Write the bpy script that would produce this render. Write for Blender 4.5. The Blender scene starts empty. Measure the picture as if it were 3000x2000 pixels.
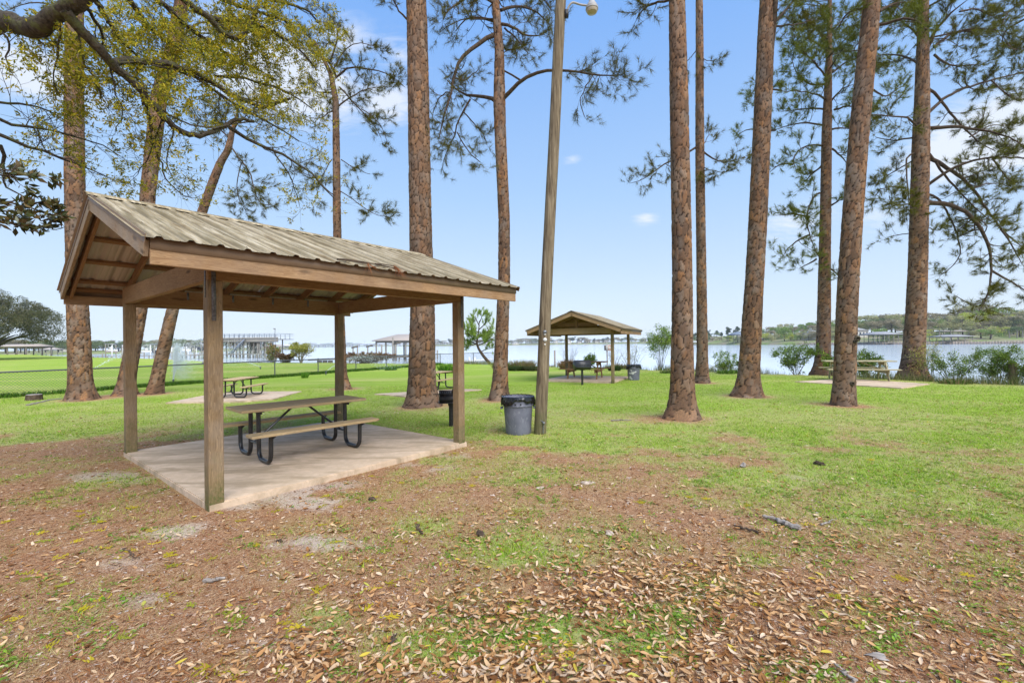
import bpy, bmesh, math, random
import numpy as np
from mathutils import Vector, Matrix

# ------------------------------------------------------------------ scene, camera, world, sun, exposure
S = bpy.context.scene
COL = S.collection
FPX = 1325.0; PITCH = math.radians(0.33); ROLL = math.radians(0.78); CAMH = 1.667
cd = bpy.data.cameras.new('camera'); cam = bpy.data.objects.new('camera', cd); COL.objects.link(cam)
cd.sensor_width = 36.0; cd.lens = 36.0 * FPX / 3000.0
cd.clip_start = 0.05; cd.clip_end = 9000
cam.matrix_world = (Matrix.Translation((0, 0, CAMH)) @ Matrix.Rotation(math.pi / 2 + PITCH, 4, 'X')
                    @ Matrix.Rotation(-ROLL, 4, 'Z'))
S.camera = cam
SUN_EL, SUN_AZ = math.radians(52), math.radians(150)      # azimuth clockwise from +Y (behind and to the right)
S.view_settings.view_transform = 'Standard'; S.view_settings.look = 'None'
S.view_settings.gamma = 1.0; S.view_settings.use_curve_mapping = False
S.view_settings.exposure = 1.88
S.render.engine = 'CYCLES'
S.cycles.max_bounces = 6; S.cycles.diffuse_bounces = 4; S.cycles.glossy_bounces = 3
S.cycles.transmission_bounces = 3; S.cycles.transparent_max_bounces = 8; S.cycles.volume_bounces = 1
S.cycles.use_denoising = True
S.cycles.sample_clamp_indirect = 6


def raydir(x, y):
    """direction (forward component 1) of the sight line through a place in the 3000x2000 photograph"""
    a, b = x - 1500.0, y - 1000.0
    c, s = math.cos(ROLL), math.sin(ROLL)
    X = a * c - b * s; Y = a * s + b * c
    zc = -Y / FPX
    r = (X / FPX, math.cos(PITCH) - zc * math.sin(PITCH), math.sin(PITCH) + zc * math.cos(PITCH))
    return (r[0] / r[1], 1.0, r[2] / r[1])


def P(x, y, z=0.0):
    r = raydir(x, y); t = (z - CAMH) / r[2]
    return Vector((r[0] * t, t, z))


def D(x, y, d):
    r = raydir(x, y)
    return Vector((r[0] * d, d, CAMH + r[2] * d))


class NT:
    def __init__(s, nt):
        s.nt = nt; nt.nodes.clear()
    def n(s, t, **kw):
        nd = s.nt.nodes.new(t)
        for k, v in kw.items(): setattr(nd, k, v)
        return nd
    def l(s, a, b): s.nt.links.new(a, b)
    def put(s, sock, v):
        if hasattr(v, 'is_output') or isinstance(v, bpy.types.NodeSocket): s.l(v, sock)
        elif isinstance(v, (tuple, list)) and len(v) == 3 and sock.type == 'RGBA': sock.default_value = (*v, 1)
        else: sock.default_value = v
    def coord(s, kind='Object'): return s.n('ShaderNodeTexCoord').outputs[kind]
    def mapping(s, vec, scale=(1, 1, 1), loc=(0, 0, 0), rot=(0, 0, 0)):
        m = s.n('ShaderNodeMapping'); s.put(m.inputs['Vector'], vec)
        m.inputs['Scale'].default_value = scale; m.inputs['Location'].default_value = loc; m.inputs['Rotation'].default_value = rot
        return m.outputs[0]
    def noise(s, vec, scale=5, detail=3, rough=.5, dist=0.0, col=False):
        m = s.n('ShaderNodeTexNoise'); s.put(m.inputs['Vector'], vec)
        m.inputs['Scale'].default_value = scale; m.inputs['Detail'].default_value = detail
        m.inputs['Roughness'].default_value = rough; m.inputs['Distortion'].default_value = dist
        return m.outputs['Color' if col else 'Fac']
    def voro(s, vec, scale=5, feature='F1', out='Distance', rnd=1.0):
        m = s.n('ShaderNodeTexVoronoi', feature=feature); s.put(m.inputs['Vector'], vec)
        m.inputs['Scale'].default_value = scale; m.inputs['Randomness'].default_value = rnd
        return m.outputs[out]
    def ramp(s, fac, stops, interp='LINEAR'):
        m = s.n('ShaderNodeValToRGB'); s.put(m.inputs[0], fac); e = m.color_ramp.elements
        m.color_ramp.interpolation = interp
        while len(e) < len(stops): e.new(.5)
        for i, (p, c) in enumerate(stops):
            e[i].position = p
            e[i].color = (c, c, c, 1) if isinstance(c, (int, float)) else (*c, 1)
        return m.outputs[0]
    def mix(s, fac, a, b, mode='MIX'):
        m = s.n('ShaderNodeMix', data_type='RGBA', blend_type=mode)
        s.put(m.inputs[0], fac); s.put(m.inputs[6], a); s.put(m.inputs[7], b)
        return m.outputs[2]
    def math(s, op, a, b=0.0, c=None, clamp=False):
        m = s.n('ShaderNodeMath', operation=op, use_clamp=clamp)
        s.put(m.inputs[0], a); s.put(m.inputs[1], b)
        if c is not None: s.put(m.inputs[2], c)
        return m.outputs[0]
    def vmath(s, op, a, b):
        m = s.n('ShaderNodeVectorMath', operation=op); s.put(m.inputs[0], a); s.put(m.inputs[1], b)
        return m.outputs['Value' if op in ('DOT_PRODUCT', 'DISTANCE', 'LENGTH') else 0]
    def attr(s, name, out='Color'):
        m = s.n('ShaderNodeAttribute', attribute_name=name); return m.outputs[out]
    def rnd(s): return s.n('ShaderNodeObjectInfo').outputs['Random']
    def sep(s, v):
        m = s.n('ShaderNodeSeparateXYZ'); s.put(m.inputs[0], v); return m.outputs
    def bump(s, h, strength=.5, dist=.01, normal=None):
        m = s.n('ShaderNodeBump'); s.put(m.inputs['Height'], h)
        m.inputs['Strength'].default_value = strength; m.inputs['Distance'].default_value = dist
        if normal is not None: s.l(normal, m.inputs['Normal'])
        return m.outputs[0]


def material(name, build, rough=.8, spec=.3, metal=0.0, transl=0.0):
    m = bpy.data.materials.new(name); m.use_nodes = True
    k = NT(m.node_tree)
    r = build(k) if callable(build) else {'c': build}
    if not isinstance(r, dict): r = {'c': r}
    out = k.n('ShaderNodeOutputMaterial'); b = k.n('ShaderNodeBsdfPrincipled')
    k.put(b.inputs['Base Color'], r['c']); k.put(b.inputs['Roughness'], r.get('r', rough))
    k.put(b.inputs['Specular IOR Level'], r.get('s', spec)); b.inputs['Metallic'].default_value = metal
    if 'n' in r: k.l(r['n'], b.inputs['Normal'])
    if transl > 0:
        t = k.n('ShaderNodeBsdfTranslucent'); k.put(t.inputs[0], r['c'])
        mx = k.n('ShaderNodeMixShader'); mx.inputs[0].default_value = transl
        k.l(b.outputs[0], mx.inputs[1]); k.l(t.outputs[0], mx.inputs[2]); k.l(mx.outputs[0], out.inputs[0])
    else:
        k.l(b.outputs[0], out.inputs[0])
    return m


def make_world():
    w = bpy.data.worlds.new('World'); S.world = w; w.use_nodes = True
    k = NT(w.node_tree)
    sky = k.n('ShaderNodeTexSky', sky_type='NISHITA')
    sky.sun_disc = False; sky.sun_elevation = SUN_EL; sky.sun_rotation = SUN_AZ
    sky.altitude = 0; sky.air_density = 1.0; sky.dust_density = 1.0; sky.ozone_density = 1.5
    g = k.coord('Generated')
    nv = k.n('ShaderNodeVectorMath', operation='NORMALIZE'); k.l(g, nv.inputs[0]); d = nv.outputs[0]
    sx = k.sep(d)
    # spring sky: clear blue above, milky towards the horizon all the way round
    elev = k.math('MAXIMUM', sx[2], 0.0)
    tint = k.ramp(elev, [(0.0, (4.2, 4.8, 5.6)), (.10, (3.75, 4.55, 5.7)), (.30, (2.55, 3.85, 5.75)), (.60, (1.30, 2.75, 5.75)), (1.0, (1.0, 2.4, 5.5))])
    base = k.mix(.82, sky.outputs[0], tint)
    # clouds, projected on a high layer
    pr = k.n('ShaderNodeCombineXYZ')
    den = k.math('ADD', elev, .18)
    k.l(k.math('DIVIDE', sx[0], den), pr.inputs[0]); k.l(k.math('DIVIDE', sx[1], den), pr.inputs[1])
    fb = k.noise(k.mapping(pr.outputs[0], (1.0, 1.5, 1)), 2.6, 8, .55, .3)
    acc = k.ramp(k.noise(pr.outputs[0], .8, 2, .5), [(.60, 0.0), (.78, .30)])
    for (x, y, rad, amp) in ((835, 235, .20, .95), (760, 120, .14, .6), (1010, 110, .10, .6), (1130, 300, .13, .6), (60, 200, .12, .8),
                             (1678, 468, .035, .42), (1893, 638, .05, .55), (2330, 660, .14, .42), (2930, 400, .17, .95),
                             (2830, 470, .14, .7), (1700, 910, .16, .22), (300, 300, .12, .35), (2560, 640, .13, .35), (1160, 160, .1, .5)):
        v = Vector(raydir(x, y)).normalized()
        df = k.vmath('SUBTRACT', d, tuple(v))
        df = k.vmath('MULTIPLY', df, (1.0, 1.0, 2.0))
        ln = k.vmath('LENGTH', df, (0, 0, 0))
        bl = k.math('MULTIPLY', k.math('SUBTRACT', 1.0, k.math('DIVIDE', ln, rad), clamp=True), amp)
        acc = k.math('MAXIMUM', acc, bl)
    f2 = k.noise(k.mapping(pr.outputs[0], (1.0, 2.6, 1), rot=(0, 0, .3)), 11, 6, .6, .8)
    fb = k.math('ADD', k.math('MULTIPLY', fb, .55), k.math('MULTIPLY', f2, .45))
    cl = k.math('SUBTRACT', k.math('ADD', fb, k.math('MULTIPLY', acc, .75)), .64)
    cl = k.math('MULTIPLY', cl, 4.0, clamp=True)
    cl = k.math('MULTIPLY', cl, k.math('MULTIPLY', acc, 2.2, clamp=True))
    c2 = k.mix(k.math('MULTIPLY', cl, .68), base, (5.5, 5.6, 5.8))
    bg = k.n('ShaderNodeBackground'); k.l(c2, bg.inputs[0]); bg.inputs[1].default_value = .05
    o = k.n('ShaderNodeOutputWorld'); k.l(bg.outputs[0], o.inputs[0])


make_world()
sl = bpy.data.lights.new('sun', 'SUN'); sl.energy = 1.5; sl.angle = math.radians(60); sl.color = (1.0, .955, .89)
so = bpy.data.objects.new('sun', sl); COL.objects.link(so)
sd = Vector((math.sin(SUN_AZ) * math.cos(SUN_EL), math.cos(SUN_AZ) * math.cos(SUN_EL), math.sin(SUN_EL)))
so.rotation_euler = sd.to_track_quat('Z', 'Y').to_euler(); so.location = (0, 0, 60)

# ------------------------------------------------------------------ object helpers
R = np.random.default_rng(7)
random.seed(7)


def tag(o, label=None, cat=None, group=None, kind=None):
    if label: o['label'] = label
    if cat: o['category'] = cat
    if group: o['group'] = group
    if kind: o['kind'] = kind
    return o


def empty(name, loc=(0, 0, 0), rz=0.0, **kw):
    o = bpy.data.objects.new(name, None); COL.objects.link(o)
    o.location = loc; o.rotation_euler = (0, 0, rz); o.empty_display_size = .1
    return tag(o, **kw)


def link(name, me, mat=None, parent=None, **kw):
    o = bpy.data.objects.new(name, me); COL.objects.link(o)
    if mat is not None and not me.materials: me.materials.append(mat)
    if parent is not None: o.parent = parent
    return tag(o, **kw)


def mesh_np(name, V, Fq=None, Ft=None, attrs=None, smooth=False):
    """mesh from numpy arrays: V (n,3), Fq (m,4) quads, Ft (m,3) triangles; attrs name->(n,4) point colours"""
    me = bpy.data.meshes.new(name)
    V = np.asarray(V, dtype=np.float32).reshape(-1, 3)
    parts = []; starts = []; tot = []
    pos = 0
    for Fa, kk in ((Fq, 4), (Ft, 3)):
        if Fa is None or len(Fa) == 0: continue
        Fa = np.asarray(Fa, dtype=np.int32).reshape(-1, kk)
        parts.append(Fa.ravel()); starts.append(pos + np.arange(len(Fa), dtype=np.int32) * kk); tot.append(np.full(len(Fa), kk, np.int32))
        pos += Fa.size
    li = np.concatenate(parts); st = np.concatenate(starts); tt = np.concatenate(tot)
    me.vertices.add(len(V)); me.vertices.foreach_set('co', V.ravel())
    me.loops.add(len(li)); me.loops.foreach_set('vertex_index', li)
    me.polygons.add(len(st)); me.polygons.foreach_set('loop_start', st); me.polygons.foreach_set('loop_total', tt)
    if smooth: me.polygons.foreach_set('use_smooth', np.ones(len(st), dtype=bool))
    me.update(calc_edges=True)
    for k, a in (attrs or {}).items():
        a = np.asarray(a, dtype=np.float32)
        if a.shape[1] == 3: a = np.hstack([a, np.ones((len(a), 1), np.float32)])
        at = me.color_attributes.new(k, 'FLOAT_COLOR', 'POINT'); at.data.foreach_set('color', a.ravel())
    return me


class MB:
    """collects shapes into one mesh"""
    def __init__(s): s.V = []; s.Q = []; s.T = []; s.n = 0
    def add(s, V, Q=None, T=None):
        V = np.asarray(V, float).reshape(-1, 3)
        if Q is not None and len(Q): s.Q.append(np.asarray(Q, int) + s.n)
        if T is not None and len(T): s.T.append(np.asarray(T, int) + s.n)
        s.V.append(V); s.n += len(V); return s
    def box(s, lo, hi):
        x0, y0, z0 = lo; x1, y1, z1 = hi
        V = [(x0, y0, z0), (x1, y0, z0), (x1, y1, z0), (x0, y1, z0), (x0, y0, z1), (x1, y0, z1), (x1, y1, z1), (x0, y1, z1)]
        return s.add(V, [(0, 3, 2, 1), (4, 5, 6, 7), (0, 1, 5, 4), (1, 2, 6, 5), (2, 3, 7, 6), (3, 0, 4, 7)])
    def beam(s, a, b, w, h, up=(0, 0, 1)):
        a = np.array(a, float); b = np.array(b, float); d = b - a; L = np.linalg.norm(d); d /= L
        u = np.array(up, float); sd_ = np.cross(u, d); 
        if np.linalg.norm(sd_) < 1e-5: sd_ = np.cross((1, 0, 0), d)
        sd_ /= np.linalg.norm(sd_); u = np.cross(d, sd_)
        V = []
        for q in (a, b):
            for i, j in ((-1, -1), (1, -1), (1, 1), (-1, 1)): V.append(q + sd_ * i * w / 2 + u * j * h / 2)
        return s.add(V, [(0, 3, 2, 1), (4, 5, 6, 7), (0, 1, 5, 4), (1, 2, 6, 5), (2, 3, 7, 6), (3, 0, 4, 7)])
    def tube(s, pts, rad, k=8, cap=True):
        V, Q, T = tube_np(pts, rad, k, cap); return s.add(V, Q, T)
    def lathe(s, prof, k=24, c=(0, 0, 0)):
        """prof: list of (radius, z)"""
        prof = np.array(prof, float); a = np.arange(k) * 2 * math.pi / k
        V = np.stack([np.outer(prof[:, 0], np.cos(a)) + c[0], np.outer(prof[:, 0], np.sin(a)) + c[1],
                      np.repeat(prof[:, 1][:, None], k, 1) + c[2]], -1).reshape(-1, 3)
        Q = []
        for i in range(len(prof) - 1):
            for j in range(k):
                j2 = (j + 1) % k; Q.append((i * k + j, i * k + j2, (i + 1) * k + j2, (i + 1) * k + j))
        return s.add(V, Q)
    def mesh(s, name, smooth=False):
        return mesh_np(name, np.vstack(s.V), np.vstack(s.Q) if s.Q else None, np.vstack(s.T) if s.T else None, smooth=smooth)
    def build(s, name, mat, parent=None, smooth=False, **kw):
        me = s.mesh(name, smooth)
        if smooth:
            try: me.set_sharp_from_angle(angle=math.radians(40))
            except Exception: pass
        return link(name, me, mat, parent, **kw)


def tube_np(pts, rad, k=8, cap=True):
    pts = np.asarray(pts, float); m = len(pts)
    rad = np.broadcast_to(np.asarray(rad, float), (m,))
    t = np.gradient(pts, axis=0); t /= np.linalg.norm(t, axis=1)[:, None] + 1e-12
    ref = np.array((0., 0., 1.)) if abs(t[0][2]) < .9 else np.array((1., 0., 0.))
    u = np.cross(ref, t[0]); u /= np.linalg.norm(u) + 1e-12
    a = np.arange(k) * 2 * math.pi / k; ca, sa = np.cos(a), np.sin(a)
    V = np.empty((m, k, 3))
    for i in range(m):
        u = u - t[i] * (u @ t[i]); u /= np.linalg.norm(u) + 1e-12
        v = np.cross(t[i], u)
        V[i] = pts[i] + rad[i] * (ca[:, None] * u + sa[:, None] * v)
    j = np.arange(k); j2 = (j + 1) % k
    Q = np.concatenate([np.stack([i * k + j, i * k + j2, (i + 1) * k + j2, (i + 1) * k + j], 1) for i in range(m - 1)])
    V = V.reshape(-1, 3); T = None
    if cap:
        V = np.vstack([V, pts[0], pts[-1]]); c0 = m * k; c1 = c0 + 1; b = (m - 1) * k
        T = np.concatenate([np.stack([np.full(k, c0), j2, j], 1), np.stack([np.full(k, c1), b + j, b + j2], 1)])
    return V, Q, T


BEV = {}
def bbox_mesh(lx, ly, lz, bev=.004):
    """bevelled board, X from 0 to lx, centred on Y and Z"""
    key = (round(lx, 4), round(ly, 4), round(lz, 4), bev)
    if key in BEV: return BEV[key]
    me = bpy.data.meshes.new('board'); bm = bmesh.new()
    bmesh.ops.create_cube(bm, size=1.0)
    for v in bm.verts: v.co = Vector(((v.co.x + .5) * lx, v.co.y * ly, v.co.z * lz))
    if bev: bmesh.ops.bevel(bm, geom=bm.edges[:], offset=bev, segments=1, affect='EDGES')
    bm.to_mesh(me); bm.free(); BEV[key] = me
    return me


def board(name, a, b, w, h, mat, parent=None, up=(0, 0, 1), bev=.004, **kw):
    """a board whose grain runs from a to b; w across, h along 'up'"""
    a = Vector(a); b = Vector(b); d = b - a; L = d.length; d.normalize()
    u = Vector(up); y = u.cross(d)
    if y.length < 1e-4: y = Vector((0, 1, 0)).cross(d)
    y.normalize(); z = d.cross(y)
    base = bbox_mesh(L, w, h, bev)
    me = base
    if me.materials and me.materials[0] != mat:
        me = base.copy(); me.materials.clear()
    o = link(name, me, mat, parent, **kw)
    M = Matrix((( d.x, y.x, z.x, a.x), (d.y, y.y, z.y, a.y), (d.z, y.z, z.z, a.z), (0, 0, 0, 1)))
    o.matrix_local = M
    return o


def copy_tree(o, parent=None):
    c = o.copy(); COL.objects.link(c); c.parent = parent
    for ch in o.children: copy_tree(ch, c)
    return c


# numpy noise ---------------------------------------------------------------------------------
def _h(ix, iy, seed):
    n = (ix.astype(np.int64) * 374761393 + iy.astype(np.int64) * 668265263 + seed * 1442695041) & 0x7fffffff
    n = (n ^ (n >> 13)) * 1274126177 & 0x7fffffff
    return ((n ^ (n >> 16)) & 0xffff) / 65535.0


def vnoise(x, y, seed=0):
    ix = np.floor(x); iy = np.floor(y); fx = x - ix; fy = y - iy
    fx = fx * fx * (3 - 2 * fx); fy = fy * fy * (3 - 2 * fy)
    a = _h(ix, iy, seed); b = _h(ix + 1, iy, seed); c = _h(ix, iy + 1, seed); d = _h(ix + 1, iy + 1, seed)
    return (a * (1 - fx) + b * fx) * (1 - fy) + (c * (1 - fx) + d * fx) * fy


def fbm(x, y, seed=0, oct=4, gain=.5):
    s = 0; a = 1; t = 0
    for i in range(oct):
        s = s + a * vnoise(x * 2 ** i + i * 17.3, y * 2 ** i - i * 9.1, seed + i); t += a; a *= gain
    return s / t


def sstep(a, b, x):
    t = np.clip((x - a) / (b - a), 0, 1); return t * t * (3 - 2 * t)


def project(X, Y, Z=0.0):
    """world -> photo coordinates (for laying out the ground cover)"""
    z = Z - CAMH
    yc = Y * math.cos(PITCH) + z * math.sin(PITCH); zc = -Y * math.sin(PITCH) + z * math.cos(PITCH)
    yc = np.maximum(yc, .3)
    px = FPX * X / yc; py = -FPX * zc / yc
    c, s = math.cos(ROLL), math.sin(ROLL)
    return 1500 + px * c + py * s, 1000 - px * s + py * c

# ------------------------------------------------------------------ materials
def wood(name, dark, light, green=0.0, grey=0.0, knots=True, rough=.85):
    def f(k):
        o = k.coord('Object'); r = k.rnd()
        off = k.n('ShaderNodeCombineXYZ'); k.l(k.math('MULTIPLY', r, 37.0), off.inputs[0]); k.l(k.math('MULTIPLY', r, 11.0), off.inputs[1])
        v = k.vmath('ADD', o, off.outputs[0])
        g1 = k.noise(k.mapping(v, (1.0, 16, 16)), 2.0, 2, .55, 1.2)
        rings = k.math('FRACT', k.math('MULTIPLY', g1, 7.0))
        rings = k.ramp(rings, [(0, .25), (.7, .75), (.92, 1.0), (1.0, .3)])
        fine = k.noise(k.mapping(v, (3, 110, 110)), 2.0, 3, .6)
        broad = k.noise(k.mapping(v, (1.2, 2.5, 2.5)), 1.6, 3, .6)
        fac = k.math('ADD', k.math('MULTIPLY', rings, .38), k.math('ADD', k.math('MULTIPLY', fine, .42), k.math('MULTIPLY', broad, .42)))
        c = k.ramp(fac, [(.30, dark), (.62, tuple((a + b) / 2 for a, b in zip(dark, light))), (.86, light)])
        if knots:
            kv = k.voro(k.mapping(v, (1.6, 6.5, 6.5)), 1.0)
            kn = k.ramp(kv, [(.05, 1.0), (.11, .55), (.17, 0.0)])
            c = k.mix(k.math('MULTIPLY', kn, .8), c, tuple(x * .35 for x in dark))
        if grey: c = k.mix(k.math('MULTIPLY', k.ramp(k.noise(v, 3.0, 4, .6), [(.4, 0.0), (.65, 1.0)]), grey), c, (.30, .28, .25))
        if green:
            gp = k.sep(k.n('ShaderNodeNewGeometry').outputs['Position'])
            low = k.ramp(k.math('ADD', gp[2], k.math('MULTIPLY', k.noise(v, 5.0, 3), .8)), [(.40, 1.0), (.95, 0.0)])
            spk = k.ramp(k.noise(v, 26.0, 4, .7), [(.35, .2), (.6, 1.0)])
            c = k.mix(k.math('MULTIPLY', k.math('MULTIPLY', low, spk), green), c, (.075, .10, .025))
        h = k.math('ADD', k.math('MULTIPLY', fine, .6), k.math('MULTIPLY', rings, .4))
        return {'c': c, 'n': k.bump(h, .35, .004)}
    return material(name, f, rough, .2)


M = {}
M['post'] = wood('post_wood', (.105, .063, .03), (.36, .245, .13), green=.85, grey=.2)
M['frame'] = wood('frame_wood', (.14, .072, .032), (.36, .215, .105))
M['rafter'] = wood('rafter_wood', (.13, .064, .03), (.32, .175, .085))
M['fascia'] = wood('fascia_wood', (.17, .085, .038), (.46, .29, .15), grey=.15)
M['rake'] = wood('rake_wood', (.20, .125, .07), (.42, .31, .20), grey=.35)
M['plank'] = wood('table_plank_wood', (.27, .175, .08), (.62, .46, .25), grey=.15)
M['oldplank'] = wood('weathered_plank_wood', (.26, .21, .11), (.56, .49, .29), green=.3, grey=.3)
M['dock'] = wood('dock_wood', (.13, .12, .10), (.30, .275, .24), knots=False)
M['darkdock'] = wood('dark_dock_wood', (.07, .06, .05), (.17, .15, .125), knots=False)


def f_pole(k):
    o = k.coord('Object')
    f = k.noise(k.mapping(o, (14, 14, .9)), 2.0, 4, .6, .4)
    st = k.noise(k.mapping(o, (9, 9, 1.3)), 1.3, 3, .5, 1.0)
    c = k.ramp(f, [(.3, (.085, .062, .038)), (.55, (.21, .165, .105)), (.75, (.33, .27, .18))])
    c = k.mix(k.ramp(st, [(.56, 0.0), (.66, .75)]), c, (.085, .062, .042))
    z = k.sep(o)[2]
    low = k.ramp(k.math('ADD', z, k.noise(o, 4.0, 3)), [(.5, 1.0), (1.1, 0.0)])
    c = k.mix(k.math('MULTIPLY', low, .7), c, (.08, .09, .03))
    return {'c': c, 'n': k.bump(f, .6, .01)}
M['pole'] = material('utility_pole_wood', f_pole, .9, .15)


def f_bark(k):
    a = k.attr('bark'); s = k.n('ShaderNodeSeparateColor'); k.l(a, s.inputs[0])
    crack, cell, nz = s.outputs
    o = k.coord('Object')
    fl = k.noise(k.mapping(o, (1, 1, .45)), 38, 4, .65)
    c = k.ramp(cell, [(0, (.10, .060, .038)), (.3, (.18, .100, .058)), (.55, (.25, .120, .055)), (.72, (.20, .135, .09)), (.86, (.35, .155, .050)), (1, (.29, .215, .155))])
    c = k.mix(k.ramp(fl, [(.35, .7), (.62, 0.0)]), c, (.095, .058, .042))
    c = k.mix(k.ramp(nz, [(.45, 0.0), (.8, .5)]), c, (.23, .195, .165))
    c = k.mix(k.ramp(k.noise(o, 120, 3, .6), [(.5, 0.0), (.75, .5)]), c, (.27, .21, .165))
    c = k.mix(k.math('MULTIPLY', k.rnd(), .35), c, k.mix(cell, (.10, .066, .045), (.23, .15, .10)))
    c = k.mix(crack, c, (.022, .016, .013))
    return {'c': c, 'n': k.bump(fl, .7, .012)}
M['bark'] = material('pine_bark', f_bark, .9, .04)
M['limb'] = material('pine_limb_bark', lambda k: {'c': k.ramp(k.noise(k.coord('Object'), 12, 4, .6), [(.3, (.040, .028, .020)), (.7, (.125, .090, .065))])}, .9, .05)
M['oakbark'] = material('oak_limb_bark', lambda k: {'c': k.mix(k.ramp(k.noise(k.coord('Object'), 7, 4, .65), [(.5, 0.0), (.62, .8)]),
      k.ramp(k.noise(k.coord('Object'), 30, 4, .6), [(.3, (.026, .021, .015)), (.7, (.095, .078, .056))]), (.095, .10, .035)),
      'n': k.bump(k.noise(k.coord('Object'), 30, 4, .6), .8, .02)}, .9, .15)


def leafmat(name, transl=.35, rough=.55, spec=.3):
    return material(name, lambda k: {'c': k.attr('col')}, rough, spec, transl=transl)
M['needles'] = leafmat('pine_needles', .2, .6, .12)
M['leaves'] = leafmat('young_leaves', .45, .6, .12)
M['shrubleaf'] = leafmat('shrub_leaves', .35, .65, .1)
M['grass'] = leafmat('grass_blades', .35, .8, .03)
M['litter'] = leafmat('leaf_litter', .12, .8, .06)


def f_ground(k):
    a = k.attr('cover'); s = k.n('ShaderNodeSeparateColor'); k.l(a, s.inputs[0])
    g, sand, lit = s.outputs
    o = k.coord('Object')
    n1 = k.noise(o, 2.0, 5, .6); n2 = k.noise(o, 18, 5, .65); n3 = k.noise(o, 90, 4, .7); n4 = k.noise(o, 260, 3, .7)
    soil = k.ramp(n3, [(.30, (.075, .030, .014)), (.47, (.32, .155, .078)), (.62, (.62, .41, .25))])
    soil = k.mix(k.ramp(n4, [(.48, 0.0), (.64, .7)]), soil, (.64, .45, .29))
    soil = k.mix(k.ramp(n2, [(.4, .45), (.62, 0.0)]), soil, (.19, .070, .030))
    sandc = k.ramp(n3, [(.28, (.30, .19, .13)), (.62, (.62, .51, .42))])
    sf = k.math('MULTIPLY', k.math('SUBTRACT', k.math('ADD', k.math('MULTIPLY', sand, .75), k.math('ADD', k.math('MULTIPLY', n2, .8), k.math('MULTIPLY', n4, .5))), 1.0), 2.6, clamp=True)
    c = k.mix(sf, soil, sandc)
    grs = k.ramp(k.math('ADD', k.math('MULTIPLY', n3, .5), k.math('MULTIPLY', n4, .5)), [(.3, (.09, .17, .012)), (.5, (.20, .35, .022)), (.7, (.40, .50, .12))])
    strw = k.ramp(n2, [(.28, 0.0), (.52, 1.0)])
    dry = k.mix(k.math('MULTIPLY', k.math('MULTIPLY', strw, k.math('SUBTRACT', 1.15, g)), 1.0, clamp=True), grs, (.48, .40, .21))
    gf = k.math('SUBTRACT', k.math('ADD', k.math('MULTIPLY', g, 1.35), k.math('ADD', k.math('MULTIPLY', n3, .55), k.math('MULTIPLY', n2, .35))), .85)
    gf = k.math('MULTIPLY', gf, 3.0, clamp=True)
    c = k.mix(gf, c, dry)
    c = k.mix(k.math('MULTIPLY', k.ramp(n1, [(.35, 0.0), (.7, .35)]), g), c, (.30, .45, .035))
    fld = k.noise(k.mapping(o, (.05, .22, 1)), 1.4, 4, .6, .5)
    c = k.mix(k.math('MULTIPLY', k.ramp(fld, [(.50, 0.0), (.66, .65)]), g), c, (.47, .44, .16))
    h = k.math('ADD', k.math('MULTIPLY', n2, .5), n3)
    return {'c': c, 'n': k.bump(h, .7, .03), 'r': .95}
M['ground'] = material('ground_soil_and_lawn', f_ground, .95, .0)


def f_conc(k):
    o = k.coord('Object')
    n1 = k.noise(o, 1.3, 5, .6); n2 = k.noise(o, 9, 4, .6); n3 = k.noise(o, 160, 3, .7); n5 = k.noise(k.mapping(o, (.6, 2.2, 1)), 1.8, 4, .6, .8)
    c = k.ramp(n1, [(.3, (.58, .435, .30)), (.6, (.66, .51, .37))])
    c = k.mix(k.ramp(n2, [(.42, .5), (.66, 0.0)]), c, (.46, .35, .235))
    c = k.mix(k.ramp(n5, [(.38, .7), (.56, 0.0)]), c, (.30, .225, .135))
    c = k.mix(k.ramp(n3, [(.56, 0.0), (.72, .45)]), c, (.52, .45, .38))
    c = k.mix(k.ramp(k.voro(o, 5.5), [(.018, .8), (.035, 0.0)]), c, (.07, .04, .02))
    return {'c': c, 'n': k.bump(n3, .35, .003)}
M['concrete'] = material('concrete', f_conc, .85, .25)


def f_roof(k):
    o = k.coord('Object')
    v = k.mapping(o, (6, .5, .5)); st = k.noise(v, 3.0, 5, .65); n2 = k.noise(k.mapping(o, (7, .35, .35)), 2.0, 4, .6); n3 = k.noise(o, 40, 4, .7)
    c = k.ramp(st, [(.32, (.17, .115, .05)), (.48, (.34, .27, .155)), (.66, (.55, .47, .33))])
    c = k.mix(k.ramp(n2, [(.46, 0.0), (.62, .7)]), c, (.125, .10, .045))
    c = k.mix(k.ramp(n3, [(.60, 0.0), (.74, .6)]), c, (.10, .07, .04))
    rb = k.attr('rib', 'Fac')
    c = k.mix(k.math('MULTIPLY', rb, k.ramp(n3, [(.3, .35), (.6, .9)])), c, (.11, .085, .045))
    bf = k.n('ShaderNodeNewGeometry').outputs['Backfacing']
    c = k.mix(bf, c, k.ramp(n2, [(.3, (.36, .29, .24)), (.7, (.50, .42, .36))]))
    return {'c': c, 'r': k.ramp(n2, [(.3, .42), (.7, .7)])}
M['roof'] = material('weathered_tan_metal_roof', f_roof, .5, .5)
M['roofunder'] = material('roof_trim_brown', lambda k: {'c': k.ramp(k.noise(k.coord('Object'), 6, 4), [(.3, (.19, .125, .075)), (.7, (.25, .17, .105))])}, .5, .4)
M['steel'] = material('galvanised_steel', lambda k: {'c': k.ramp(k.noise(k.coord('Object'), 25, 4), [(.3, (.10, .11, .13)), (.7, (.26, .27, .29))])}, .45, .5, metal=.6)
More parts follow.
